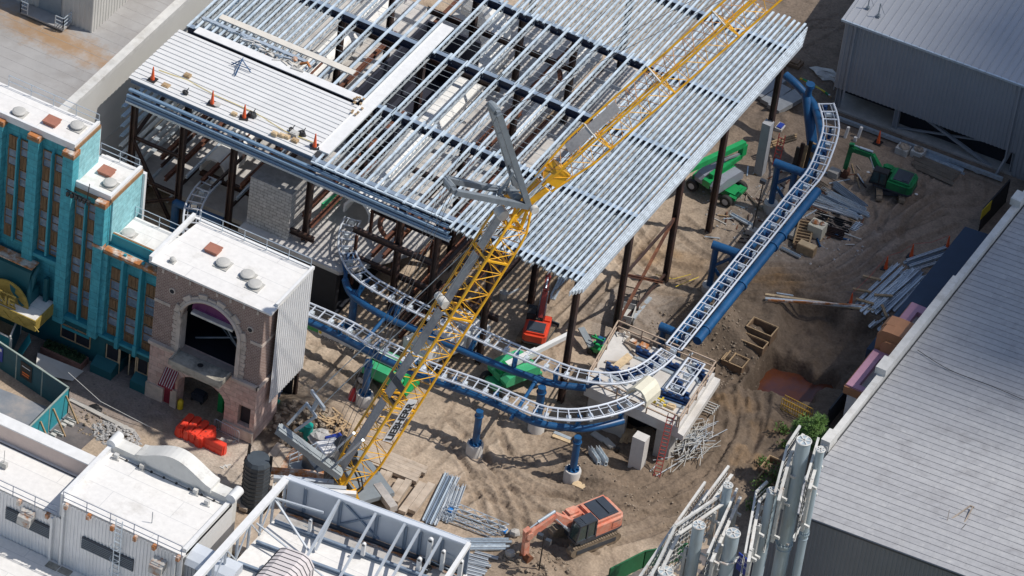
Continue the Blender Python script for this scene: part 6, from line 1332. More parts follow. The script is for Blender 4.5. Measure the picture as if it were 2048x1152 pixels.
def boomlift(label,s,px,py,to,cto,booms,hood,chas='green',boomc='green',basket=None,bl='boom lift',wheels=True,txt=None):
    t=thing('boom_lift',label,bl,(0,0,0)); h=place(t,px,py,0,to=to); g=G(px,py); q=G(*cto)-g; cr=rad(math.degrees(math.atan2(q.y,q.x))-h); R=Matrix.Rotation(cr,4,'Z')
    def O(b,n,m,p=t,sm=False):
        for i,v in enumerate(b.v): b.v[i]=(v[0]*s,v[1]*s,v[2]*s)
        return b.o(n,M[m],p,smooth=sm)
    b=B(); b.box(-1.9,1.9,-.6,.6,.45,.95).box(-1.7,-1.3,-1.05,1.05,.4,.7).box(1.3,1.7,-1.05,1.05,.4,.7); b.box(1.5,2.1,-.9,.9,.6,.85); b.xf(R); O(b,'chassis',chas)
    for x in (-1.5,1.5):
        for y in (-1.15,1.15):
            b=B(); b.tube([(x,y-.19,.5),(x,y-.14,.5),(x,y+.14,.5),(x,y+.19,.5)],[.44,.5,.5,.44],18); b.xf(R); o=O(b,'wheel','rubber',t,True); b=B(); b.tube([(x,y-.2,.5),(x,y+.2,.5)],.26,12); b.xf(R); O(b,'rim','steelwheel',o)
    b=B(); b.cyl((0,0,.95),.7,.2,18); b.box(-1.5,1.6,-.35,.35,1.15,1.75); O(b,'turntable',chas)
    for sy in (-1,1):
        b=B(); pr=[(-1.4,1.1),(-1.5,1.5),(-1.2,1.85),(-.4,2.0),(1.3,1.95),(1.6,1.7),(1.6,1.1)]
        y=sy*.4; b.ext([(x,y if sy<0 else y+.75,z) for x,z in pr],(0,-.75,0)); O(b,'side_hood',hood)
    for k,(a,c,w_,m) in enumerate(booms):
        b=B(); b.beam(a,c,w_,w_*1.15); bo=O(b,'boom_section',m)
        if txt and k==txt[0]:
            A_,C_=V(a),V(c); dd=(A_-C_).normalized(); 
            txo=text('boom_letters',txt[1],.42*s,V((0,0,0)),(1,0,0),(0,0,1),M['letter_black'],bo,.008,bold=.006)
            xd=dd; nn=xd.cross(UZ).normalized(); uu=nn.cross(xd)*-1; uu=UZ
            pz=(C_+dd*.35+nn*(w_/2+.02)-UZ*.2)*s
            if txt[2]: pass
            M4=Matrix(((xd.x,uu.x,nn.x,pz.x),(xd.y,uu.y,nn.y,pz.y),(xd.z,uu.z,nn.z,pz.z),(0,0,0,1))); txo.data.transform(M4)
            b=B(); e=C_+dd*.18+nn*(w_/2+.01); b.tube([e,e+nn*.01],.13,12); O(b,'boom_emblem','yellow_paint',bo)
    if basket:
        c=V(basket); b=B()
        for z in (0,.55,1.1):
            b.beam(c+V((-.4,-.9,z)),c+V((.4,-.9,z)),.06,.06).beam(c+V((.4,-.9,z)),c+V((.4,.9,z)),.06,.06).beam(c+V((.4,.9,z)),c+V((-.4,.9,z)),.06,.06).beam(c+V((-.4,.9,z)),c+V((-.4,-.9,z)),.06,.06)
        for x in (-.4,.4):
            for y in (-.9,-.3,.3,.9): b.beam(c+V((x,y,0)),c+V((x,y,1.1)),.05,.05)
        b.box(c.x-.4,c.x+.4,c.y-.9,c.y+.9,c.z-.05,c.z); O(b,'basket',chas)
    return t
boomlift('green boom lift with two grey hoods parked behind the roof columns',1.0,1432,382,(1500,338),(1478,402),[((-1.0,0,1.95),(2.5,0,2.2),.38,'green'),((2.6,0,2.2),(2.6,0,3.2),.45,'green'),((2.6,.0,3.3),(-4.6,.0,4.3),.42,'green'),((2.3,.0,2.4),(-1.4,0,3.4),.16,'mach_grey')],'hood_grey')
boomlift('green boom lift with white boom parked between the two curved tracks',1.0,1022,768,(1090,742),(1060,752),[((-1.2,0,2.0),(2.0,0,2.3),.42,'white'),((2.0,0,2.3),(5.2,.1,2.55),.32,'white'),((-1.3,0,1.7),(-.6,0,2.1),.6,'green')],'green_light',chas='green_light')
boomlift('green rental boom lift with white lettered boom lowered to the left, behind the crane boom',1.0,775,770,(700,735),(815,790),[((-1.4,0,2.1),(3.0,0,2.2),.42,'white'),((3.0,0,2.15),(6.0,0,2.05),.5,'white'),((6.0,0,2.0),(8.4,0,1.75),.32,'green'),((8.2,0,1.7),(9.2,0,1.5),.2,'dark_panel')],'green_light',basket=(9.8,0,.5),txt=(1,'SUNBELT RENTALS',0))
t=thing('boom_lift','small bright green boom lying among rusty beams left of the upper track','boom lift',tuple(P(650,410,3)))
b=B(); b.beam(P(648,415,5.4),P(680,392,5.4),.55,.5); b.o('boom_section',M['green_light'],t); b=B(); b.beam(P(672,398,5.9),P(735,352,5.9),.12,.12).beam(P(680,402,5.5),P(742,358,5.5),.1,.1); b.o('boom_arm',M['mach_grey'],t)
t=thing('small_lift','small green and blue lift tucked behind the platform railing','lift',tuple(G(1194,706))); g=G(1194,706); b=B(); b.box(g.x-.5,g.x+.5,g.y-.4,g.y+.4,.3,.7).beam((g.x-.4,g.y,.7),(g.x+.4,g.y,1.6),.1,.1).beam((g.x+.4,g.y,.7),(g.x-.4,g.y,1.6),.1,.1).beam((g.x-.5,g.y-.3,1.6),(g.x+.5,g.y-.3,1.6),.08,.08); b.o('frame',M['green'],t); b=B(); b.box(g.x-.1,g.x+.45,g.y-.3,g.y+.2,1.2,1.5); b.o('seat',M['track_blue'],t); b=B(); b.beam((g.x-.3,g.y-.5,.8),(g.x-1.8,g.y+.6,1.1),.5,.15); b.o('ramp_arm',M['mach_grey'],t)
for x in (-.4,.4): B().tube([(g.x+x,g.y-.5,.25),(g.x+x,g.y+.5,.25)],.25,12).o('wheel',M['rubber'],t)
# white truck mostly hidden behind the crane boom
t=thing('truck','white tandem-axle truck partly hidden behind the yellow crane boom','truck',(0,0,0)); place(t,882,716,0,to=(940,690))
b=B(); b.box(-3.2,3.0,-.5,.5,.8,1.1); b.o('frame',M['black'],t); b=B(); b.prism([(-2.8,-1.2),(1.2,-1.2),(1.2,1.2),(-2.8,1.2)],1.15,2.4); b.hexa([(-2.6,-1.1,2.4),(1.0,-1.1,2.4),(1.0,1.1,2.4),(-2.6,1.1,2.4),(-2.2,-.8,3.0),(.4,-.8,3.0),(.4,.8,3.0),(-2.2,.8,3.0)]); b.o('body',M['white'],t)
b=B(); b.box(1.5,3.4,-1.15,1.15,.9,2.3).hexa([(1.6,-1.1,2.3),(2.9,-1.1,2.3),(2.9,1.1,2.3),(1.6,1.1,2.3),(1.8,-1,3.0),(2.6,-1,3.0),(2.6,1,3.0),(1.8,1,3.0)]); cb=b.o('cab',M['white'],t); b=B(); b.box(2.75,2.95,-.95,.95,2.3,2.9); b.o('windscreen',M['glass'],cb)
for x in (-2.2,-.9,2.4):
    for y in (-1.05,1.05): wheel(t,x,y,.5,.34)
b=B(); b.box(-2.9,.1,-1.25,-.85,1.0,1.12).box(-2.9,.1,.85,1.25,1.0,1.12); b.o('fender',M['black'],t)
# grey site buggy
t=thing('site_buggy','small grey open utility buggy parked between the roof columns','utility vehicle',(0,0,0)); place(t,1253,625,0,to=(1262,600))
b=B(); b.box(-1.3,1.2,-.6,.6,.35,.6); b.box(-1.3,.1,-.65,-.58,.6,1.0).box(-1.3,.1,.58,.65,.6,1.0).box(-1.3,-1.22,-.58,.58,.6,1.0).box(.1,.2,-.6,.6,.6,1.1); b.o('bed',M['vent_grey'],t); b=B(); b.box(.2,.9,-.6,.6,.6,.9); b.o('seat',M['black'],t)
b=B()
for x,y in ((.2,-.6),(.2,.6),(1.1,-.6),(1.1,.6)): b.beam((x,y,.6),(x,y,1.8),.06,.06)
b.beam((.2,-.6,1.8),(1.1,-.6,1.8),.06,.06).beam((.2,.6,1.8),(1.1,.6,1.8),.06,.06).beam((1.1,-.6,1.8),(1.1,.6,1.8),.06,.06).beam((.2,-.6,1.8),(.2,.6,1.8),.06,.06); b.o('roll_frame',M['black'],t)
for x in (-.9,.9):
    for y in (-.65,.65): wheel(t,x,y,.3,.22)
mk('maroon_red',(.40,.02,.03),.5,var=.1)
mk('teal_cap',(.30,.36,.33),.7,var=.2)
mk('strap_blue',(.02,.22,.62),.5)
mk('green_cab',(.02,.36,.10),.5,var=.1)
mk('panel_grey',(.27,.28,.29),.5,.2,var=.12)
mk('yellow_rail',(.55,.33,.05),.6,var=.15)
# ================= loose things =================
def bar(px,py,qx,qy,w,h,m,name,label,cat,group=None,z=0,z2=None,t=False):
    a=G(px,py,h/2+z); c=G(qx,qy,h/2+(z if z2 is None else z2)); return tag(B().beam(a,c,w,h).o(name,M[m]),label,cat,group)
def chan(a,c,w,h,m): # open channel
    b=B(); b.beam(a,c,w,.03,UZ,-h/2); d=(c-a).normalized(); s=d.cross(UZ).normalized()*(w/2); b.beam(a+s,c+s,.03,h).beam(a-s,c-s,.03,h); return b
# red water barriers
def barrier():
    t=thing('water_barrier','x','barrier',(0,0,0),'red plastic barriers by the arch building'); pr=[(-.32,0),(-.32,.4),(-.27,.5),(-.25,.82),(-.2,.88),(.2,.88),(.25,.82),(.27,.5),(.32,.4),(.32,0)]
    b=B()
    segs=[(-.95,-.87,.55),(-.87,-.35,1),(-.35,-.2,.93),(-.2,.2,1),(.2,.35,.93),(.35,.87,1),(.87,.95,.55)]
    for x0,x1,k in segs: b.ext([(x0,y*k,z*(.96 if k<.6 else 1)) for y,z in pr],(x1-x0,0,0))
    b.o('barrier_body',M['barrier_red'],t); h=B(); h.tube([(.0,0,.895),(.0,0,.91)],.07,10); h.tube([(-.6,0,.895),(-.6,0,.91)],.05,10); h.o('cap',M['ladder_red'],t); return t
b0=barrier(); 
for k,(px,py,an,l) in enumerate(((369,860,90,'red plastic water barrier, first from the left in the row of five'),(384,866,92,'red plastic water barrier with a blue cap mark, second from the left'),(398,873,88,'red plastic water barrier in the middle of the row'),(410,882,83,'red plastic water barrier leaning on the end one, fourth in the row'),(428,898,-4,'red plastic water barrier turned sideways at the right end'))):
    g=G(px,py); 
    if k==0: b0.location=g; b0.rotation_euler=(0,0,rad(an)); b0['label']=l
    else: cp(b0,g,rad(an),l)
# crowd fences
def crowd(): 
    t=thing('crowd_barrier','x','barrier',(0,0,0),'steel crowd barriers by the arch building'); b=B(); b.tube([(-1.1,0,.1),(-1.1,0,.95),(-1.0,0,1.05),(1.0,0,1.05),(1.1,0,.95),(1.1,0,.1)],.025,5).beam((-1.1,0,.2),(1.1,0,.2),.04,.04)
    b.o('frame',M['galv'],t); s=B()
    for k in range(14): s.beam((-1.0+k*.154,0,.2),(-1.0+k*.154,0,1.05),.018,.018)
    s.o('bar',M['galv'],t); f=B(); f.beam((-.8,-.3,.05),(-.8,.3,.05),.05,.03).beam((.8,-.3,.05),(.8,.3,.05),.05,.03); f.o('foot',M['galv'],t); return t
c0=crowd(); c0.location=G(452,872); c0.rotation_euler=(0,0,rad(-5)); c0['label']='steel crowd barrier nearest the red barriers, left one of two'
cp(c0,G(470,866),rad(-9),'steel crowd barrier leaning by the timber box, right one of two')
g=G(489,868); tag(B().box(g.x-.5,g.x+.5,g.y-.2,g.y+.2,0,1.0).o('wooden_box',M['wood_light']),'tall tan wooden box at the corner of the brick building','box')
# cones
def cone(h=1.05,r=.16):
    t=thing('traffic_cone','x','cone',(0,0,0)); b=B(); b.box(-.32,.32,-.32,.32,0,.06); b.o('cone_base',M['black'],t); b=B(); b.tube([(0,0,.05),(0,0,h*.9),(0,0,h)],[r,.055,.04],12); b.o('cone_body',M['cone_orange'],t,smooth=True); return t
cn0=cone(); roofc=[(305,160,'orange cone at the far left corner of the white roof deck'),(424,208,'orange cone beside a dark disc on the front edge of the white roof deck'),(488,236,'orange cone next to a black bag on the front edge of the roof deck'),(629,294,'orange cone at the right end of the roof deck front edge')]
for k,(px,py,l) in enumerate(roofc):
    p=P(px,py,RZ+.2)
    if k==0: cn0.location=p; cn0['label']=l; cn0['group']='slim orange cones on the roof deck'; cn0.scale=(1,1,1.15)
    else: cp(cn0,p,.2*k,l).scale=(1,1,1.15)
for (px,py,l) in ((1700,612,'red cone at the lower left end of the channel heap'),(1771,538,'red cone above the bundled channels'),(1822,514,'red cone at the upper end of the channel heap'),(1894,497,'red cone beside the upper corner of the navy canopy'),(1756,286,'orange cone in front of the open bay of the metal building')):
    c_=cp(cn0,G(px,py),0,l); c_['group']='slim cones on the ground at the right'; c_.scale=(1,1,1.15)
tag(B().tube([G(1700,605,.9),G(1735,570,.75),G(1771,531,.95),G(1800,515,.7),G(1822,507,.95),G(1860,500,.75),G(1894,490,.95)],.02,4).o('warning_tape',M['ladder_red']),'red tape strung between the red cones','tape')
g=G(705,797); t=thing('large_cone','large dark red cone-shaped barrier beside the round footing','cone',tuple(g)); b=B(); b.tube([g,g+UZ*.6,g+UZ*1.05],[.36,.26,.12],10); b.o('cone_body',M['maroon_red'],t,smooth=True); b=B(); b.tube([g+UZ*1.05,g+UZ*1.35],.06,8); b.o('handle',M['black'],t)
# items on the roof deck
def rp_(px,py,dz=.2): return P(px,py,RZ+dz)
def rbox(px,py,s,h,m,n,l,c='box'): p=rp_(px,py); return tag(B().box(p.x-s,p.x+s,p.y-s*.8,p.y+s*.8,p.z,p.z+h).box(p.x-s*.6,p.x+s*.6,p.y-s*.5,p.y+s*.5,p.z+h,p.z+h+.04).o(n,M[m]),l,c)
rbox(375,153,.25,.2,'wood','cardboard_box','brown cardboard box alone on the roof deck behind the first cone'); rbox(332,171,.3,.06,'wood','timber_offcut','flat brown offcut on the roof deck near the first cone','offcut')
rbox(549,270,.22,.25,'wood_light','cardboard_box','tan cardboard box at the left of the box row on the deck edge'); rbox(563,273,.2,.22,'wood_light','cardboard_box','tan cardboard box second from left on the deck edge'); rbox(574,276,.2,.22,'wood_light','cardboard_box','tan cardboard box third from left on the deck edge'); rbox(590,283,.24,.2,'wood','cardboard_box','brown box at the right end of the row on the deck edge'); rbox(588,272,.3,.35,'vent_grey','grey_bin','grey bin standing behind the boxes on the deck edge','bin'); rbox(468,230,.2,.2,'wood_light','paper_bag','tan bag left of the third cone on the roof deck','bag')
for (px,py,r,l) in ((504,229,.36,'black bag beside the third cone on the roof deck'),(583,259,.24,'small black bag on the yellow line of the roof deck'),(604,267,.34,'larger black bag on the yellow line near the fourth cone'),(371,185,.25,'dark bag with a loop handle near the left front deck edge')):
    p=rp_(px,py,.35); tag(B().lump(p,r,r*.8,r*.7,px,.2).beam(p,p+V((.2,.1,r+.2)),.05,.05).o('tool_bag',M['black']),l,'bag')
p=rp_(434,209,.22); tag(B().tube([p,p+UZ*.05],.28,14).o('disc',M['vent_grey']),'flat grey disc beside the second cone on the roof deck','disc')
tag(B().tube([rp_(318,140,.24),rp_(375,160,.24),rp_(430,190,.24),rp_(510,225,.24),rp_(570,262,.24),rp_(640,290,.24)],.025,4).o('safety_line',M['yellow_paint']),'thin yellow line lying along the roof deck','rope')
c=rp_(483,134,.2); b=B(); 
for dx,dy in ((-.7,-.3),(.9,-.2),(.2,-1.2),(-.3,.7)): b.beam(c+V((0,0,.7)),c+V((dx,dy,.05)),.06,.06)
b.beam(c+V((-.7,-.3,.3)),c+V((.9,-.2,.3)),.05,.05).beam(c+V((.2,-1.2,.3)),c+V((-.3,.7,.3)),.05,.05); tag(b.o('anchor_frame',M['track_blue']),'small blue tubular frame standing on the white roof deck','frame')
b=B()
for k in range(14): p=rp_(715+random.uniform(-12,14),217+random.uniform(-22,14),.3); b.box(p.x-.08,p.x+.08,p.y-.08,p.y+.08,p.z,p.z+.1)
o=b.o('loose_bolts',M['wood']); tag(o,'scattered small fixings on the white sheet at the deck corner','debris'); o['kind']='stuff'
p=rp_(601,128,.15); b=B(); b.tube([p,p+V((.5,.1,.3)),p+V((.9,-.1,.1))],.12,8); b.lump(p+V((-.5,0,.2)),.25,.2,.2,4); tag(b.o('rusty_hoist',M['rust_patch']),'rusty hoist and hook lying on the joists behind the deck','hoist')
for k in range(18):
    a=rp_(470+k*7.5,64+k*4.3,.18)+V((random.uniform(-.3,.3),random.uniform(-.25,.25),0)); an=random.uniform(-.5,.5); d=V((math.cos(an),math.sin(an),0))*random.uniform(.3,.8); tag(B().beam(a-d,a+d,random.uniform(.1,.22),.12).o('offcut',M[random.choice(['offwhite','galv','cream','vent_grey'])]),'offcut on the cluttered strip of sheets behind the deck','offcut','offcuts on the strip behind the deck')
# teal hoarding fences with braces
screenfence([P(-70,690,0)*1+V((0,0,0)),P(134,826,0)],2.35,'teal_fence','long teal hoarding facing the white shop, with notices on it',post='teal_cap')
fa=P(134,826,0); fb=fa+V((0,-7.6,0)); screenfence([fa,fb],2.35,'teal_fence_light','teal hoarding wall held by timber braces and concrete blocks',post='teal_cap')
for k in range(5):
    q=fa.lerp(fb,.06+k*.22); b=B(); b.beam(q+V((.08,0,2.0)),q+V((1.25,-.1,.05)),.09,.14); tag(b.o('brace_timber',M['wood']),'slanted timber brace behind the teal hoarding','brace','timber braces behind the teal hoarding')
    for j in range(3):
        for i in range(2):
            if (k+j+i)%4==3: continue
            c=q+V((.55+i*.42,-.35-.42*j*.9+.2,0)); b=B(); b.box(c.x-.19,c.x+.19,c.y-.12,c.y+.12,.01,.22).box(c.x-.15,c.x-.03,c.y-.07,c.y+.07,.22,.24); tag(b.o('cinder_block',M['concrete_light']),'concrete block weighting the braces behind the teal hoarding','block','concrete blocks behind the teal hoarding')
# posters
ff=thing('poster','black poster with a white logo line and red text on the teal hoarding','poster',tuple(P(57,770,1.2))); 
fd=(P(134,826,0)-P(-70,690,0)).normalized(); nn=V((fd.y,-fd.x,0)); q=P(-70,690,0).lerp(P(134,826,0),.60)
B().beam(q+fd*-.55+nn*.07+UZ*1.35,q+fd*.55+nn*.07+UZ*1.35,.03,1.45).o('poster_board',M['black'],ff)
B().beam(q+fd*-.4+nn*.1+UZ*1.7,q+fd*.4+nn*.1+UZ*1.7,.01,.06).o('poster_line',M['letter_white'],ff); B().beam(q+fd*-.35+nn*.1+UZ*1.15,q+fd*.35+nn*.1+UZ*1.15,.01,.12).beam(q+fd*-.35+nn*.1+UZ*.95,q+fd*.3+nn*.1+UZ*.95,.01,.1).o('poster_text',M['orange_bright'],ff)
q=P(-70,690,0).lerp(P(134,826,0),.33); ff=thing('poster','white and blue poster with an orange disc at the left end of the teal hoarding','poster',tuple(q)); B().beam(q+fd*-.4+nn*.07+UZ*1.4,q+fd*.4+nn*.07+UZ*1.4,.03,1.3).o('poster_board',M['sign_blue'],ff); B().beam(q+fd*-.3+nn*.1+UZ*1.8,q+fd*.3+nn*.1+UZ*1.8,.01,.25).o('poster_band',M['letter_white'],ff)
screenfence([P(18,720,0),P(40,668,0)],2.2,'teal_fence','short teal hoarding with white capping beneath the marquee',post='offwhite')
screenfence([P(-40,690,0),P(20,720,0)],2.0,'teal_fence_light','light teal hoarding gate panel left of the ramp',post='offwhite')
b=B(); q=P(36,712,0); b.beam(q,q+V((.6,.5,1.7)),.9,.05,V((0,0,1))); tag(b.o('leaning_panel',M['teal_fence_light']),'light teal board leaning beside the ramp','panel')
struct(B().prism([tuple(P(-200,700)[:2]),tuple(P(134,830)[:2]),tuple((P(134,830)+V((0,-9,0)))[:2]),tuple(P(-200,1000)[:2])],.0,.03).o('plaza_paving',mat('plaza',(.20,.225,.26),.8,var=.2,sc=.6,c2=(.26,.25,.25),amt=.45,sc2=.3)))
struct(B().prism([tuple((fa+V((.1,0,0)))[:2]),tuple((fa+V((3.0,-.6,0)))[:2]),tuple((fa+V((2.6,-7.5,0)))[:2]),tuple((fa+V((.1,-7.5,0)))[:2])],.0,.025).o('fabric_ground',M['asphalt']))
bar(140,800,268,866,.35,.12,'concrete','curb_stone','long concrete kerb lying beside the rubble pile','kerb')
tag(B().tube([G(134,785,1.9),G(200,822,.9),G(300,858,.2)],.025,4).o('rope',M['offwhite']),'thin white rope from the hoarding corner to the ground','rope')
g=G(190,817); tag(B().lump(g,.5,.42,.14,5,.2).o('black_mound',M['black']),'small black heap beside the kerb','heap')
# rubble piles
def rubble(px,py,rx,ry,n,s0,s1,m,name,label,group,h=.4,asstuff=False):
    g=G(px,py); st=B()
    for k in range(n):
        r=math.sqrt(random.random()); a=random.uniform(0,6.28); x=g.x+rx*r*math.cos(a); y=g.y+ry*r*math.sin(a); s=random.uniform(s0,s1); z=HZ(x,y)+h*(1-r)*random.random()
        if asstuff: st.lump((x,y,z),s,s*random.uniform(.6,1),s*random.uniform(.4,.8),k,.35,4,6)
        else: tag(B().lump((x,y,z),s,s*random.uniform(.6,1),s*random.uniform(.4,.8),k,.35,4,6).o(name,M[m]),label,'rubble',group)
    if asstuff: o=st.o(name,M[m]); tag(o,label,'rubble'); o['kind']='stuff'
rubble(232,872,1.9,1.3,420,.05,.17,'rubble','rubble_pile','heap of broken pale concrete rubble in front of the teal hoarding',None,.6,True)
rubble(190,850,2.5,1.5,90,.05,.14,'rubble_brown','soil_clods','brown clods and debris around the rubble heap',None,.3,True)
rubble(615,845,3.0,2.0,260,.08,.3,'rubble_brown','debris_pile','brown rubble and broken roots left of the crane base',None,.7,True)
rubble(1400,640,4,3,200,.03,.11,'rubble_brown','soil_clods','clods on the mound beside the platform',None,.2,True)
rubble(1440,690,4,4,200,.03,.12,'rubble_brown','soil_clods','clods between the platform and the muddy pit',None,.2,True)
rubble(1250,990,6,2.4,160,.03,.10,'rubble_brown','soil_clods','clods along the rutted bank below the concrete pillar',None,.2,True)
rubble(1560,440,7,4,300,.03,.12,'rubble','gravel_scatter','pale fragments scattered below the straight track',None,.05,True)
rubble(1080,1125,3,2,120,.06,.22,'rubble_brown','soil_clods','clods around the excavator bucket',None,.3,True)
g=G(640,880); tag(B().lump(g+UZ*.3,.95,.8,.55,3,.2).o('boulder',M['rubble']),'large pale broken concrete lump beside the crane','rubble')
for (px,py,l) in ((1020,1110,'square concrete block left of the excavator bucket'),(1028,1072,'small concrete block beside the truss bundle'),(1005,1065,'small block at the end of the truss bundle')): g=G(px,py); tag(B().lump(g+UZ*.25,.42,.4,.35,px,.12,4,6).o('concrete_lump',M['concrete']),l,'block')
for k in range(26):
    g=G(668+random.uniform(-24,24),850+random.uniform(-22,22),.15+random.random()*.35); a=random.uniform(0,3.14); d=V((math.cos(a),math.sin(a),random.uniform(-.15,.15)))*random.uniform(.4,.9); tag(B().beam(g-d,g+d,.14,.04).o('broken_plank',M['wood']),'splintered plank in the debris heap left of the crane','plank','splintered planks left of the crane')
# teal pipes
def tealpipe(px,py,r,h,l,stub=True):
    g=G(px,py); t=thing('pipe_basin',l,'pipe',tuple(g),'teal pipe basins'); b=B(); b.tube([g,g+UZ*h],r,20,False); b.tube([g+UZ*h,g+UZ*(h-.35)],[r,r*.93],20,True); b.tube([g+UZ*(h-.06),g+UZ*h],r*1.06,20,False); b.o('pipe_body',M['teal_pipe'],t,smooth=True)
    if stub: b=B(); b.tube([g+V((0,0,.45)),g+V((r+.45,.1,.35))],.17,10); b.tube([g+V((0,0,h*.6)),g+V((-r-.25,-.2,h*.6))],.19,10); b.o('pipe_stub',M['teal_pipe'],t,smooth=True)
tealpipe(614,882,.34,1.45,'upright teal pipe basin with side stubs in the debris heap left of the crane'); tealpipe(538,806,.32,1.0,'short teal pipe basin at the corner of the brick building'); 
g=G(442,822); t=thing('green_cabinet','tall narrow bright green cabinet standing inside the lower arch','cabinet',tuple(g)); b=B(); b.box(g.x-.22,g.x+.22,g.y-.2,g.y+.2,0,1.7); b.o('cabinet_body',M['green_cab'],t); b=B(); b.box(g.x-.18,g.x+.18,g.y-.23,g.y-.2,.1,1.6); b.o('door',M['green'],t)
g=G(360,816); tag(B().tube([g,g+UZ*.65,g+UZ*.8],[.22,.22,.12],12).o('yellow_drum',M['yellow_paint'],smooth=True),'small yellow drum at the foot of the stone arch','drum')
g=G(398,800); t=thing('site_box','dark blue-black tool box on wheels inside the lower arch','tool box',tuple(g)); b=B(); b.box(g.x-.5,g.x+.5,g.y-.35,g.y+.35,.12,.6).box(g.x-.4,g.x+.4,g.y-.3,g.y+.3,.6,.72); b.o('box_body',M['dark_panel'],t)
for x in (-.4,.4): B().tube([(g.x+x,g.y-.4,.1),(g.x+x,g.y-.35,.1)],.1,10).o('wheel',M['rubber'],t)
# timber mats beside the crane
def mats(a0,a1,n,side,w,label,grp,l0=0):
    A=P(*a0,0);C_=P(*a1,0); d=(C_-A).normalized(); s=d.cross(UZ).normalized()*side
    for k in range(n):
        j=random.uniform(-.25,.25); q=A+s*(w*1.04*k)+UZ*.42; e=C_+s*(w*1.04*k)+UZ*.42; tag(B().beam(q+d*j,e+d*j*.6,w,.3).o('timber_mat',M['mat_wood']),label,'timber mat',grp)
mats((733,900),(852,948),5,1,.36,'heavy timber in the upper mat running sideways from the crane','upper crane timber mat')
mats((738,995),(768,950),2,1,.42,'heavy timber in the lower mat nearest the crane deck plate','lower crane timber mat near the deck plate')
mats((773,1012),(802,968),2,1,.48,'heavy timber in the middle of the lower crane mats','middle lower crane timber mat')
mats((805,1030),(846,974),2,1,.55,'heavy timber in the lower crane mat next to the galvanized channels','lower crane timber mat by the channels')
mats((470,1020),(560,900),4,1,.6,'dark timber mat board between the tank and the pale screen','timber mat boards beside the tank')
mats((445,1095),(560,1010),4,1,.6,'timber board of the mat in the shadow beside the white shop','timber boards beside the white shop')
# galvanized channels
def stack(n,a,c,off,w,h,m,label,cat,grp,jit=.5,lay=1,name='steel_channel',zb=.1):
    A=G(*a);C_=G(*c); d=(C_-A).normalized(); s=d.cross(UZ).normalized(); off*=1.25
    alt={'galv':['galv','galv_pale','galv_bright','beam_top'],'galv_bright':['galv_bright','galv','galv_pale','galv_bright']}.get(m,[m])
    for k in range(n):
        m=alt[(k*7+n)%len(alt)] if k%2 else alt[0]
        for j in range(lay):
            if j and k%2: continue
            jj=random.uniform(-jit,jit); r1=random.uniform(-.05,.05)*jit; q=A+s*off*k+d*jj+UZ*(zb+h/2+j*h*1.1); e=C_+s*(off*k+r1*4)+d*jj*.8+UZ*(zb+h/2+j*h*1.1); tag(chan(q,e,w,h,m).o(name,M[m]),label,cat,grp)
stack(4,(846,1046),(892,950),.24,.2,.16,'galv','galvanized channel in the left bundle beside the timber mats','steel channel','left channel bundle beside the timber mats',.15)
stack(4,(878,1046),(905,975),.22,.2,.22,'galv_pale','galvanized channel in the right bundle beside the timber mats','steel channel','right channel bundle beside the timber mats',.4)
stack(5,(925,1082),(1018,1084),.2,.16,.12,'galv','grey tube in the bundle pointing right of the pale screen','steel tube','grey tubes right of the pale screen',.4)
stack(4,(935,1104),(985,1116),.3,.2,.12,'galv_pale','short grey channel below the grey tube bundle','steel channel','short channels below the tube bundle',.5)
stack(5,(935,1128),(975,1138),.28,.22,.1,'galv_pale','short pale piece stacked crosswise at the screen corner','steel channel','short pale pieces at the screen corner',.2)
def truss(a,c,label,w=.5,h=.45,dz=0,m='galv'):
    A=G(*a,.1+dz);C_=G(*c,.1+dz); d=C_-A; L=d.length; d.normalize(); s=d.cross(UZ).normalized()*w/2; t=thing('steel_truss',label,'truss',tuple(A),'grey trusses on the ground right of the timber mats'); b=B()
    for u,z in ((-1,0),(1,0),(-1,h),(1,h)): b.tube([A+s*u+UZ*z,C_+s*u+UZ*z],.035,6)
    b.o('chord',M[m],t); b=B(); n=int(L/.45)
    for k in range(n):
        p=A+d*(k*L/n); q=A+d*((k+1)*L/n); z0,z1=(0,h) if k%2 else (h,0)
        for u in (-1,1): b.tube([p+s*u+UZ*z0,q+s*u+UZ*z1],.02,4,False)
        b.tube([p+s*(1 if k%2 else -1)+UZ*h,q+s*(-1 if k%2 else 1)+UZ*h],.02,4,False)
    b.o('lacing',M[m],t)
truss((896,1016),(1014,1062),'grey steel truss at the back of the truss bundle'); truss((890,1026),(1005,1072),'grey steel truss in the middle of the truss bundle',dz=.1); truss((886,1036),(990,1076),'grey steel truss nearest the pale screen in the truss bundle',.4,.35)
for (px,py,l) in ((900,1028,'left'),(1008,1070,'right')): g=G(px,py,.3); tag(B().box(g.x-.15,g.x+.15,g.y-.2,g.y+.2,g.z,g.z+.2).o('strap_block',M['strap_blue']),'bright blue strap bundle at the '+l+' end of the trusses','strap')
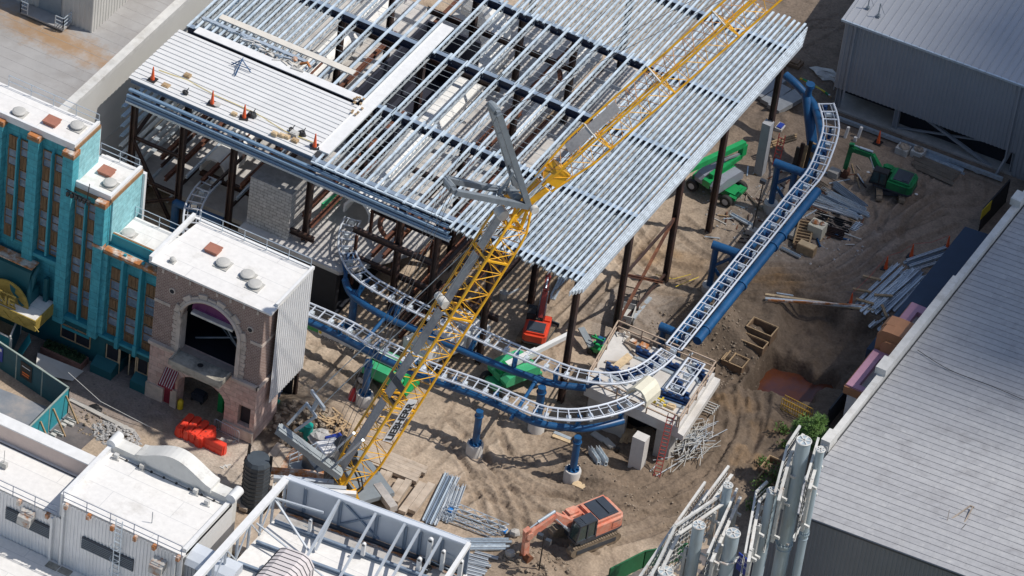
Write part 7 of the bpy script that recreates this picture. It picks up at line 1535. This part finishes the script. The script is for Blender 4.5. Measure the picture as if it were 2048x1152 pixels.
# channel heap at the right
H=[((1712,612),(1790,535),5,.2,'galv','channel in the wide bundle at the left of the heap by the navy canopy','left bundle of the channel heap'),
((1728,632),(1800,560),4,.19,'galv_bright','channel in the second bundle of the heap by the navy canopy','second bundle of the channel heap'),
((1752,640),(1830,545),4,.22,'galv','channel in the middle bundle of the heap by the navy canopy','middle bundle of the channel heap'),
((1745,665),(1845,560),6,.2,'galv_bright','long channel lying against the navy canopy side of the heap','canopy-side bundle of the channel heap'),
((1800,530),(1882,505),4,.2,'galv','channel in the bundle above the heap pointing toward the canopy corner','upper bundle of the channel heap')]
for a,c,n,w_,m,l,g_ in H: stack(n,a,c,w_*1.25,w_,.14,m,l,'steel channel',g_,.7,2)
for (px,py,an) in ((1722,590,20),(1742,565,15),(1765,600,30),(1728,612,10),(1765,640,-50)):
    g=G(px,py,.45); d=V((math.cos(rad(an)),math.sin(rad(an)),0))*.7; tag(B().beam(g-d,g+d,.2,.12).o('timber',M['wood']),'short timber laid across the channel heap','timber','timbers on the channel heap')
# long members above the pit
for k,(m,a,c,l) in enumerate((('wood_light',(1530,592),(1745,634),'long tan timber above the muddy pit'),('galv_bright',(1530,600),(1720,632),'perforated pale metal strip beside the long timber above the pit'),('galv',(1552,590),(1585,597),'short grey channel on the left end of the long timber'),('rust_patch',(1535,606),(1745,640),'rusty bar lying along the edge above the muddy pit'))):
    bar(*a,*c,.22 if k<2 else .12,.16,m,'long_member',l,'beam',z=.05+.02*k)
tag(B().beam(G(1738,672,.3),G(1775,640,.4),.16,.1).o('steel_channel',M['galv_bright']),'thin channel reaching toward the upper pink cornice box','steel channel')
# middle right stacks
S2=[((1605,395),(1716,428),2,.34,'galv','pale channel in the pair below the green excavator','pale channel pair below the green excavator'),((1650,382),(1738,425),6,.16,'galv','thin channel in the fan of channels below the green excavator','fan of channels below the green excavator'),
((1675,375),(1740,418),4,.12,'beam_top','dark thin bar at the right of the channel fan','dark bars right of the channel fan'),((1585,412),(1700,450),5,.22,'black','black steel member lying right of the straight track','black steel members right of the straight track'),((1590,440),(1690,470),3,.18,'brown_steel','brown steel member below the black ones','brown steel members right of the straight track'),
((1455,428),(1500,455),1,.3,'galv','pale channel left of the blue portal support',None),((1565,500),(1602,520),1,.2,'galv','pale channel below the stacked ladder frames',None),((1478,375),(1520,420),1,.1,'wood_grey','weathered timber left of the portal support',None),
((1605,345),(1660,380),4,.18,'wood_grey','weathered timber under the green excavator arm','weathered timbers under the green excavator arm')]
for a,c,n,w_,m,l,g_ in S2: stack(n,a,c,w_*1.35,w_,.14,m,l,'steel member' if 'timber' not in l else 'timber',g_,.5)
for k in range(110):
    g=G(random.uniform(1420,1725),random.uniform(335,490),.06); a=random.uniform(0,3.14); d=V((math.cos(a),math.sin(a),0))*random.uniform(.2,.9); tag(B().beam(g-d,g+d,.09,.06).o('scrap_piece',M[random.choice(['wood_grey','wood','galv','vent_grey','rust_steel','brown_steel'])]),'scrap lying on the littered ground along the straight track','scrap','scrap along the straight track')
t=thing('pallet_tote','white wrapped pallet load with open top right of the straight track','pallet',tuple(G(1632,465))); g=G(1632,470); b=B(); b.box(g.x-.6,g.x+.6,g.y-.5,g.y+.5,.1,1.15); b.o('wrapped_load',M['cover_cream'],t); b=B(); b.lump((g.x-.2,g.y,1.2),.3,.25,.2,2).lump((g.x+.3,g.y+.1,1.2),.2,.2,.2,5); b.o('contents',M['rust_patch'],t); B().box(g.x-.65,g.x+.65,g.y-.55,g.y+.55,0,.1).o('pallet_base',M['wood'],t)
t=thing('timber_rack','timber ladder-like frame stack with dark bays left of the white pallet load','timber frame',tuple(G(1608,490))); b=B(); a=G(1614,448,.5); c=G(1600,500,.5); ladder(b,tuple(a),tuple(c),(1.1,.35,0),.06,9); b.o('frame',M['wood'],t); b=B(); b.beam(a-UZ*.3,c-UZ*.3,1.1,.35); b.o('ply_sheet',M['form_ply'],t)
t=thing('form_box','brown plywood box at the lower end of the ladder frame','form box',tuple(G(1610,510))); g=G(1612,505); b=B(); b.box(g.x-.7,g.x+.7,g.y-.35,g.y+.35,0,.8); b.o('box_side',M['wood'],t); b=B(); b.box(g.x-.65,g.x+.65,g.y-.3,g.y+.3,.8,.84); b.o('box_top',M['wood_light'],t)
g=G(1582,470); tag(B().box(g.x-.45,g.x-.05,g.y-.6,g.y+.6,0,.4).box(g.x+.05,g.x+.45,g.y-.6,g.y+.6,0,.4).o('concrete_block_pair',M['concrete']),'pair of long concrete blocks beside the ladder frame','block')
g=G(1667,352); tag(B().box(g.x-.4,g.x+.4,g.y-.35,g.y+.35,0,.55).o('concrete_block',M['concrete']),'square concrete block under the green excavator arm','block')
tag(B().tube([G(1640,470,.1),G(1634,480,.1),G(1640,495,.1)],.08,6).tube([G(1645,465,.1),G(1656,462,.1),G(1640,475,.1)],.08,6).o('blue_hose',M['track_blue'],smooth=True),'curled bright blue hose by the white pallet load','hose'); tag(B().tube([G(1668,468,.1),G(1680,478,.1),G(1700,482,.1)],.08,6).o('blue_hose',M['track_blue'],smooth=True),'single bright blue hose end right of the black steel members','hose')
g=G(1712,456); b=B()
for k in range(6): b.beam(g+V((-.3,k*.2-.5,.1)),g+V((.3,k*.2-.45,.1)),.08,.1)
b.beam(g+V((0,-.5,.2)),g+V((0,.6,.2)),.08,.06); tag(b.o('steel_rack',M['galv']),'small grey steel rack alone on the sand right of the stacks','rack')
# top right deck plates etc.
for (a,c,w_,l) in (((1512,198),(1562,165),1.0,'grey deck panel stack, upper left of three'),((1530,212),(1572,182),1.0,'grey deck panel stack, middle of three'),((1545,226),(1600,192),1.25,'grey deck panel stack nearest the blue column, lower right of three')):
    t=thing('deck_panel_stack',l,'panel stack',tuple(G(*a)),'grey deck panel stacks near the shed'); 
    for k in range(3): B().beam(G(*a,.15+k*.13),G(*c,.15+k*.13),w_-.04*k,.1).o('deck_panel',M['panel_grey'],t)
for k in range(5): bar(1600+k*5,158+k*2,1650+k*3,185+k*3,.14,.14,['yellow_paint','green','green','galv','wood'][k],'long_bar',['yellow bar','dark green bar, upper','dark green bar, lower','grey bar','tan timber bar'][k]+' in the coloured bundle behind the blue column','bar')
g=G(1588,130); tag(B().box(g.x-.6,g.x+.6,g.y-.5,g.y+.5,0,.35).box(g.x-.4,g.x+.4,g.y-.35,g.y+.35,.35,.5).o('pallet',M['form_ply']),'dark pallet of parts beside the roof corner','pallet'); g=G(1558,140); tag(B().box(g.x-.4,g.x+.4,g.y-.4,g.y+.4,0,.4).o('crate',M['form_ply']),'small dark crate at the roof corner','crate')
g=G(1655,152); tag(B().lump(g+UZ*.1,1.3,.7,.25,8,.35,6,12).o('plastic_sheet',M['offwhite']),'crumpled pale plastic sheet at the corner of the metal building','plastic sheet')
g=G(1562,248); t=thing('small_generator','small white and grey generator on the sand by the slim pillar','generator',tuple(g)); B().box(g.x-.3,g.x+.3,g.y-.45,g.y+.45,.05,.5).o('body',M['offwhite'],t); B().box(g.x-.2,g.x+.2,g.y-.35,g.y+.3,.5,.6).o('top',M['sign_blue'],t)
for (a,c,l) in (((1690,275),(1694,258),'white pipe stub near the shed, left of two'),((1716,275),(1721,255),'upright white pipe stub near the shed, right of two')): g=G(*a); tag(B().tube([g,g+V((.1,.1,1.0))],.13,10).o('white_pipe',M['white'],smooth=True),l,'pipe')
g=G(1710,282); tag(B().box(g.x-.12,g.x+.12,g.y-.1,g.y+.1,0,.4).o('white_box',M['white']),'tiny white box on the sand before the white pipes','box')
for (px,py,l) in ((1805,305,'white bulk bag with open top, left of two'),((1835),312,'tipped white bulk bag, right of two')):
    g=G(px,py); t=thing('bulk_bag',l,'bag',tuple(g)); B().box(g.x-.5,g.x+.5,g.y-.45,g.y+.45,0,.55).o('bag',M['offwhite'],t); B().lump((g.x,g.y,.58),.42,.38,.2,px,.3).o('contents',M['wood_grey'],t)
stack(6,(1835,318),(1915,352),.2,.16,.14,'wood_grey','weathered timber in the pile by the bulk bags','timber','timber pile by the bulk bags',.6,2); stack(3,(1855,312),(1930,343),.2,.18,.14,'galv','grey channel beside the timber pile by the shed','steel channel','channels by the shed',.3)
g=G(1955,344); tag(B().lump(g+UZ*.1,.4,.3,.2,6,.3).o('plastic_sheet',M['offwhite']),'small crumpled plastic on the sand by the shed','plastic sheet')
g=G(1995,368) ; 
for (px,py,l) in ((1832,388,'scrap of white paper on the sand right of the green excavator'),(1737,345,'white rag near the green excavator')): g=G(px,py,.03); tag(B().lump(g,.16,.12,.05,px,.3,4,6).o('litter',M['white']),l,'litter')
b=B()
for x in (1590,1600,1592,1604): pass
t=thing('timber_shoring','upright dark and tan shoring boards beside the tall blue column','shoring',tuple(G(1595,330)))
for k in range(5): a=G(1584+k*8,348-k*2); B().beam(a,a+V((.1,.1,2.6+.3*(k%2))),.14,.3,(1,0,0)).o('board',M[['black','brown_steel','wood','black','wood'][k]],t)
t=B(); ladder(t,tuple(G(1551,332)),tuple(G(1556,318,2.4)),(.5,0,0),.04,8); tag(t.o('ladder',M['ladder_red']),'small red ladder behind the upper blue portal support','ladder')
for k in range(3): bar(1528,322-k*3,1588,304-k*3,.12,.1,'wood','plank','tan plank resting between the slim pillar and the shoring','plank','planks between the pillar and shoring',z=1.2+.1*k)
# open form boxes near the pit
def formbox(px,py,sx,sy,h,l,an=0,m='form_ply',cross=False):
    g=G(px,py); t=thing('form_box',l,'form box',tuple(g),'open timber form boxes'); b=B(); z=HZ(g.x,g.y)-.3
    b.box(-sx,sx,-sy,-sy+.08,0,h).box(-sx,sx,sy-.08,sy,0,h).box(-sx,-sx+.08,-sy+.08,sy-.08,0,h).box(sx-.08,sx,-sy+.08,sy-.08,0,h)
    b.xf(Matrix.Translation((g.x,g.y,z))@Matrix.Rotation(rad(an),4,'Z')); b.o('side_board',M[m],t)
    e=B(); e.box(-sx-.04,sx+.04,-sy-.04,-sy+.04,h,h+.06).box(-sx-.04,sx+.04,sy-.04,sy+.04,h,h+.06).box(-sx-.04,-sx+.04,-sy+.04,sy-.04,h,h+.06).box(sx-.04,sx+.04,-sy+.04,sy-.04,h,h+.06)
    if cross: e.box(-.3,-.2,-sy,sy,h+.07,h+.13).box(-.75,-.65,-sy,sy,h+.07,h+.13)
    e.xf(Matrix.Translation((g.x,g.y,z))@Matrix.Rotation(rad(an),4,'Z')); e.o('top_edge',M['wood'],t)
    b=B(); b.box(-sx+.08,sx-.08,-sy+.08,sy-.08,.02,.06); b.xf(Matrix.Translation((g.x,g.y,z))@Matrix.Rotation(rad(an),4,'Z')); b.o('box_floor',M['dark_soil'],t)
formbox(1523,664,1.0,.62,.95,'open brown form box sunk in the soil above the muddy pit, upper of two'); formbox(1507,688,.95,.45,.7,'open brown form box just below the larger one above the pit'); formbox(1468,734,.85,.6,.7,'open form box with two cross boards right of the platform corner',cross=True)
formbox(1558,945,1.2,.8,.7,'large open form box with a tan rim among the shrubs left of the masts'); formbox(1540,962,.8,.5,.5,'smaller open form box overgrown by shrubs left of the masts')
formbox(1062,855,.0001,.0001,.001,'x') if 0 else None
# yellow barrier by the pit, pallets and sheets under the track
t=thing('yellow_barrier','double yellow railing barrier at the lower edge of the muddy pit','barrier',tuple(G(1590,830)))
for d_ in (0,.45):
    a=G(1566,812)+V((0,-d_,0)); c=G(1622,842)+V((0,-d_,0)); b=B()
    for z in (.1,.55,1.05): b.beam(a+UZ*z,c+UZ*z,.05,.05)
    for k in range(13): q=a.lerp(c,k/12); b.beam(q,q+UZ*1.05,.035,.035)
    b.o('rail_panel',M['yellow_rail'],t)
stack(3,(1192,905),(1210,935),.22,.2,.3,'galv_bright','stubby bright steel bracket in the pile between the footing and the pillar','steel bracket','bright brackets pile below the platform',.15,2)
b=B(); g=G(1258,885,.4); 
for k in range(6): tag(B().beam(G(1240+k*5.5,893-k*0.6,.3),G(1252+k*5,868+k*1.5,.55),.24,.05).o('shutter_board',M['wood']),'brown board of the leaning timber sheet under the platform','board','boards of the timber sheet under the platform')
for (px,py,qx,qy,m,l) in ((1185,868,1208,882,'vent_grey','grey sheet lying in the platform shadow, left of two'),(1209,880,1226,896,'vent_grey','grey sheet lying in the platform shadow, right of two'),(1215,862,1290,880,'wood_grey','long weathered plank in the platform shadow'),(1105,872,1140,886,'wood_light','bundle of pale timber behind the round footing'),(1108,866,1142,880,'galv','grey channel on the timber bundle behind the round footing')): bar(px,py,qx,qy,.5 if 'sheet' in l else .3,.12,m,'site_board',l,'board')
g=G(1158,965); tag(B().box(g.x-.4,g.x+.5,g.y-.3,g.y+.3,.02,.3).o('plywood_piece',M['wood_light']),'square plywood piece at the foot of the front round footing','board')
g=G(1234,904); tag(B().tube([g,g+UZ*.35],.17,12).o('bucket',M['black']),'black bucket in the platform shadow','bucket'); g=G(1284,888); tag(B().tube([g,g+UZ*.4],[.16,.2],12).o('bucket',M['vent_grey']),'grey bucket beside the timber sheet under the platform','bucket')
# rebar / scaffold heap
b0=G(1372,905)
for k in range(120):
    x=b0.x+random.gauss(0,.6)-.1; y=b0.y+random.gauss(0,.95)+.8; a=random.uniform(.6,2.2); d=V((math.cos(a),math.sin(a),random.uniform(-.25,.25)))*random.uniform(.5,1.2); c=V((x,y,HZ(x,y)+.25+random.random()*.5)); tag(B().beam(c-d*.9,c+d*.9,.04,.04).o('steel_strut',M['vent_grey' if k%3 else 'galv_pale']),'thin grey strut in the tangled heap right of the platform corner','strut','tangled struts beside the platform')
tag(B().beam(G(1340,905,.1),G(1300,945,.1),.06,.06).beam(G(1372,918,.1),G(1312,955,.1),.06,.06).o('loose_rods',M['galv_pale']),'two loose rods lying between the red ladder and the strut heap','rod')
b=B(); a=G(1412,830,.3); 
for k in range(5): b.beam(a+V((-.7,k*.28,0)),a+V((.5,k*.28+.05,0)),.08,.08)
b.beam(a+V((-.6,0,0)),a+V((-.6,1.2,0)),.08,.08).beam(a+V((.4,0,0)),a+V((.4,1.2,0)),.08,.08); tag(b.o('steel_grid',M['vent_grey']),'grey steel grid lying against the right side of the platform','grid')
# rusty steel under the front of the roof
for k in range(11):
    x=1.2-k*.62; m=random.choice(['rust_steel','brown_steel','brown_steel']); c=V((-2.6+k*.42-1.5,-6.5,.25)); y0=-9.5+random.uniform(-.8,.8); tag(B().ib((-5.6+k*.55,y0,.25),(-5.4+k*.55+random.uniform(-.2,.2),y0+6+random.uniform(-1,1.5),.25),.22,.3).o('steel_beam',M[m]),'brown steel beam lying on the ground under the front of the roof','steel beam','steel beams on the ground under the roof')
for k in range(3): bar(1098+k*5,600+k*1,1124+k*5,548+k,.14,.1,'galv','steel_channel','grey channel on the sand beneath the roof corner','steel channel','channels beneath the roof corner')
g=G(1006,597); t=thing('bucket_bin','grey open bucket with a white strip right of the crane boom','bucket',tuple(g)); b=B(); b.tube([g,g+UZ*.6],[.28,.33],14); b.o('bin',M['vent_grey'],t)
bar(1012,592,1038,578,.12,.1,'galv_bright','steel_strip','bright strip lying beside the grey bucket','steel strip')
bar(1258,648,1300,600,.3,.2,'galv','long_channel','long pale channel on the grey soil behind the platform','steel channel')
for (px,py,qx,qy) in ((450,930,455,936),(445,934,462,930),(448,938,440,934)): bar(px,py,qx,qy,.1,.06,'offwhite','bracket_part','small white bracket on the sand by the red barriers','bracket','small white brackets on the sand')
g=G(448,884); tag(B().box(g.x-.3,g.x+.3,g.y-.15,g.y+.15,0,.1).o('stone_slab',M['concrete']),'small flat stone beside the crowd barriers','stone')
tag(B().tube([G(1380,558,.6),G(1345,565,.5),G(1310,556,.5)],.03,4).o('warning_tape',M['yellow_paint']),'yellow tape stretched right of the second roof column','tape')
tag(B().tube([G(1395,570,.5),G(1350,580,.3)],.03,4).o('warning_tape',M['yellow_paint']),'lower yellow tape near the blue portal base','tape')
# lamp tripod by the excavator
g=G(1078,1140); t=thing('light_mast','thin black mast with two flood lamps beside the excavator arm','light mast',tuple(g)); B().tube([g-UZ*1,g+UZ*3.2],.05,6).o('pole',M['black'],t)
for dx,dy in ((-.3,0),(.45,-.2)): B().box(g.x+dx-.2,g.x+dx+.2,g.y+dy-.15,g.y+dy+.15,3.1,3.5).o('lamp_head',M['dark_panel'],t)
# thin black pole left of the straight track
g=G(1503,468); t=thing('light_mast','thin black pole on a pale block left of the straight track','light mast',tuple(g)); B().tube([g,g+V((.15,.2,5.0))],.05,6).o('pole',M['black'],t); B().box(g.x-.4,g.x+.4,g.y-.3,g.y+.3,0,.5).o('base_block',M['concrete'],t); B().box(g.x-.1,g.x+.35,g.y,g.y+.3,4.9,5.2).o('lamp_head',M['dark_panel'],t)
# ---------------- plants ----------------
def crown(cs,n,size,seed,needle=False):
    r=random.Random(seed); b=B()
    for (cx_,cy_,cz_,R_) in cs:
        for k in range(n):
            d=V((r.gauss(0,1),r.gauss(0,1),r.gauss(0,.8))); d.normalize(); p=V((cx_,cy_,cz_))+d*R_*(r.random()**.4)
            if needle:
                for j in range(5):
                    e=(d*.8+V((r.uniform(-1,1),r.uniform(-1,1),r.uniform(-.6,1)))).normalized(); s=e.cross(UZ).normalized()*.035; q=p+e*size*r.uniform(.7,1.2); b.add([p-s,p+s,q],[(0,1,2)])
            else:
                e=V((r.uniform(-1,1),r.uniform(-1,1),r.uniform(-.5,1))).normalized(); s=e.cross(V((r.random(),r.random(),r.random()))).normalized()*size*.5; q=p+e*size; b.add([p-s,p+s,q+s*.6,q-s*.4],[(0,1,2,3)])
    return b
g=P(1650,905,0); g=V((27.6,-7.8,0)); t=thing('pine_tree','small green pine tree growing behind the tall tube masts','tree',tuple(g))
top=P(1648,880,5.5)
g=V((P(1655,930,3.5).x,P(1655,930,3.5).y,0)); b=B(); b.tube([g,g+V((.1,.1,3)),g+V((0,.3,6))],[.16,.12,.05],8)
cl_=[]
for k,(px,py,z,R_) in enumerate(((1612,850,5.6,.75),(1632,858,6.0,.85),(1650,878,6.2,.8),(1628,880,5.2,.8),(1655,905,4.8,.75),(1610,872,4.6,.7),(1662,925,4.2,.5),(1668,938,3.8,.4),(1598,856,5.0,.55),(1640,842,6.2,.5))):
    p=P(px,py,z); cl_.append((p.x,p.y,p.z,R_*.9)); b.tube([(g.x,g.y,z*.6),tuple(p)],[.05,.02],5)
b.o('trunk',M['bark'],t); crown(cl_,95,.34,4,True).o('crown',M['needles'],t)
for i,(px,py,R_,n,l) in enumerate(((1558,868,.55,80,'thin young sapling left of the pine'),(1562,895,.4,50,'small sapling below the thin young one'),(1545,965,.9,200,'bushy green shrub over the form boxes'),(1515,985,.7,130,'light green shrub left of the form boxes'),(1500,1020,.5,90,'low shrub between the sign frames'),(1520,930,.45,60,'sparse weed clump above the form boxes'),(1536,1000,.6,110,'shrub at the foot of the mid-height mast'))):
    g=G(px,py); t=thing('shrub',l,'shrub',tuple(g)); b=B(); 
    for k in range(4): b.tube([g,g+V((random.uniform(-.3,.3),random.uniform(-.3,.3),R_*1.6))],.02,4)
    b.o('stem',M['bark'],t); crown([(g.x,g.y,g.z+R_*1.1,R_),(g.x+R_*.6,g.y+.2,g.z+R_*.7,R_*.7)],n,.13,i).o('foliage',M['leaf'],t)
for (px,py,l) in ((650,893-60,'tiny weed near the pipe basin'),(534,840,'tiny green weed at the brick corner')):
    g=G(px,py); o=crown([(g.x,g.y,g.z+.1,.25)],60,.1,px).o('weed',M['leaf']); tag(o,l,'weed')
g=P(62,740,.1); tag(crown([(g.x,g.y,.2,.35)],90,.12,9).o('weed_bush',M['leaf']),'small yellow-green weed in the gap beside the ramp','weed')
# ---------------- people ----------------
def person(label,px,py,z,head,pose,shirt,legs,hat='hardhat'):
    t=thing('person',label,'person',(0,0,0))
    J={'hip':(0,0,.93),'chest':(.03,0,1.32),'neck':(.03,0,1.50),'head':(.05,0,1.66),'ls':(.02,.19,1.42),'rs':(.02,-.19,1.42),'le':(.08,.27,1.14),'re':(.08,-.27,1.14),'lh':(.27,.24,.98),'rh':(.27,-.24,.98),
       'lk':(.05,.11,.5),'rk':(-.02,-.11,.5),'la':(.0,.12,.08),'ra':(-.05,-.12,.08),'lt':(.16,.13,.04),'rt':(.11,-.13,.04)}
    J.update(pose)
    E_=[('hip','chest'),('chest','neck'),('neck','head'),('chest','ls'),('chest','rs'),('ls','le'),('rs','re'),('le','lh'),('re','rh'),('hip','lk'),('hip','rk'),('lk','la'),('rk','ra'),('la','lt'),('ra','rt')]
    Rd={'hip':.15,'chest':.16,'neck':.06,'head':.10,'ls':.075,'rs':.075,'le':.05,'re':.05,'lh':.04,'rh':.04,'lk':.075,'rk':.075,'la':.05,'ra':.05,'lt':.04,'rt':.04}
    def skin(names,edges,name,m,grow=1.0,par=t):
        me=bpy.data.meshes.new(name); ids={n:i for i,n in enumerate(names)}; me.from_pydata([J[n] for n in names],[(ids[a],ids[b_]) for a,b_ in edges],[]); o=bpy.data.objects.new(name,me); COL.objects.link(o)
        o.modifiers.new('s','SKIN'); sb=o.modifiers.new('b','SUBSURF'); sb.levels=1; sb.render_levels=1
        for n,i in ids.items(): me.skin_vertices[0].data[i].radius=(Rd[n]*grow,Rd[n]*grow)
        me.skin_vertices[0].data[0].use_root=True
        dg=bpy.context.evaluated_depsgraph_get(); dg.update(); m2=bpy.data.meshes.new_from_object(o.evaluated_get(dg)); bpy.data.objects.remove(o)
        m2.materials.clear(); m2.materials.append(M[m]); ob=bpy.data.objects.new(name,m2); COL.objects.link(ob); ob.parent=par; return ob
    me_=bpy.data.meshes.new('q'); 
    try: skin(list(J),E_,'body','skin')
    except Exception as ex: print('skin fail',ex)
    try:
        skin(['hip','chest','ls','rs','le','re'],[('hip','chest'),('chest','ls'),('chest','rs'),('ls','le'),('rs','re')],'shirt',shirt,1.18)
        skin(['hip','lk','rk','la','ra','lt','rt'],[('hip','lk'),('hip','rk'),('lk','la'),('rk','ra'),('la','lt'),('ra','rt')],'trousers',legs,1.2)
    except Exception as ex: print('skin fail',ex)
    h=V(J['head']); B().tube([h+UZ*.02,h+UZ*.08,h+UZ*.14,h+UZ*.16],[.15,.125,.08,.03],14).o('hard_hat',M[hat],t,smooth=True)
    g=G(px,py) if z is None else P(px,py,z); t.location=g; t.rotation_euler=(0,0,rad(head)); return t
person('worker in hi-vis yellow shirt and white helmet bending beside the short teal pipe basin',557,800,None,200,{'chest':(.2,0,1.22),'neck':(.3,0,1.36),'head':(.38,0,1.48),'ls':(.24,.19,1.3),'rs':(.24,-.19,1.3),'le':(.38,.24,1.05),'re':(.38,-.24,1.05),'lh':(.5,.2,.82),'rh':(.5,-.2,.82)},'hivis','denim')
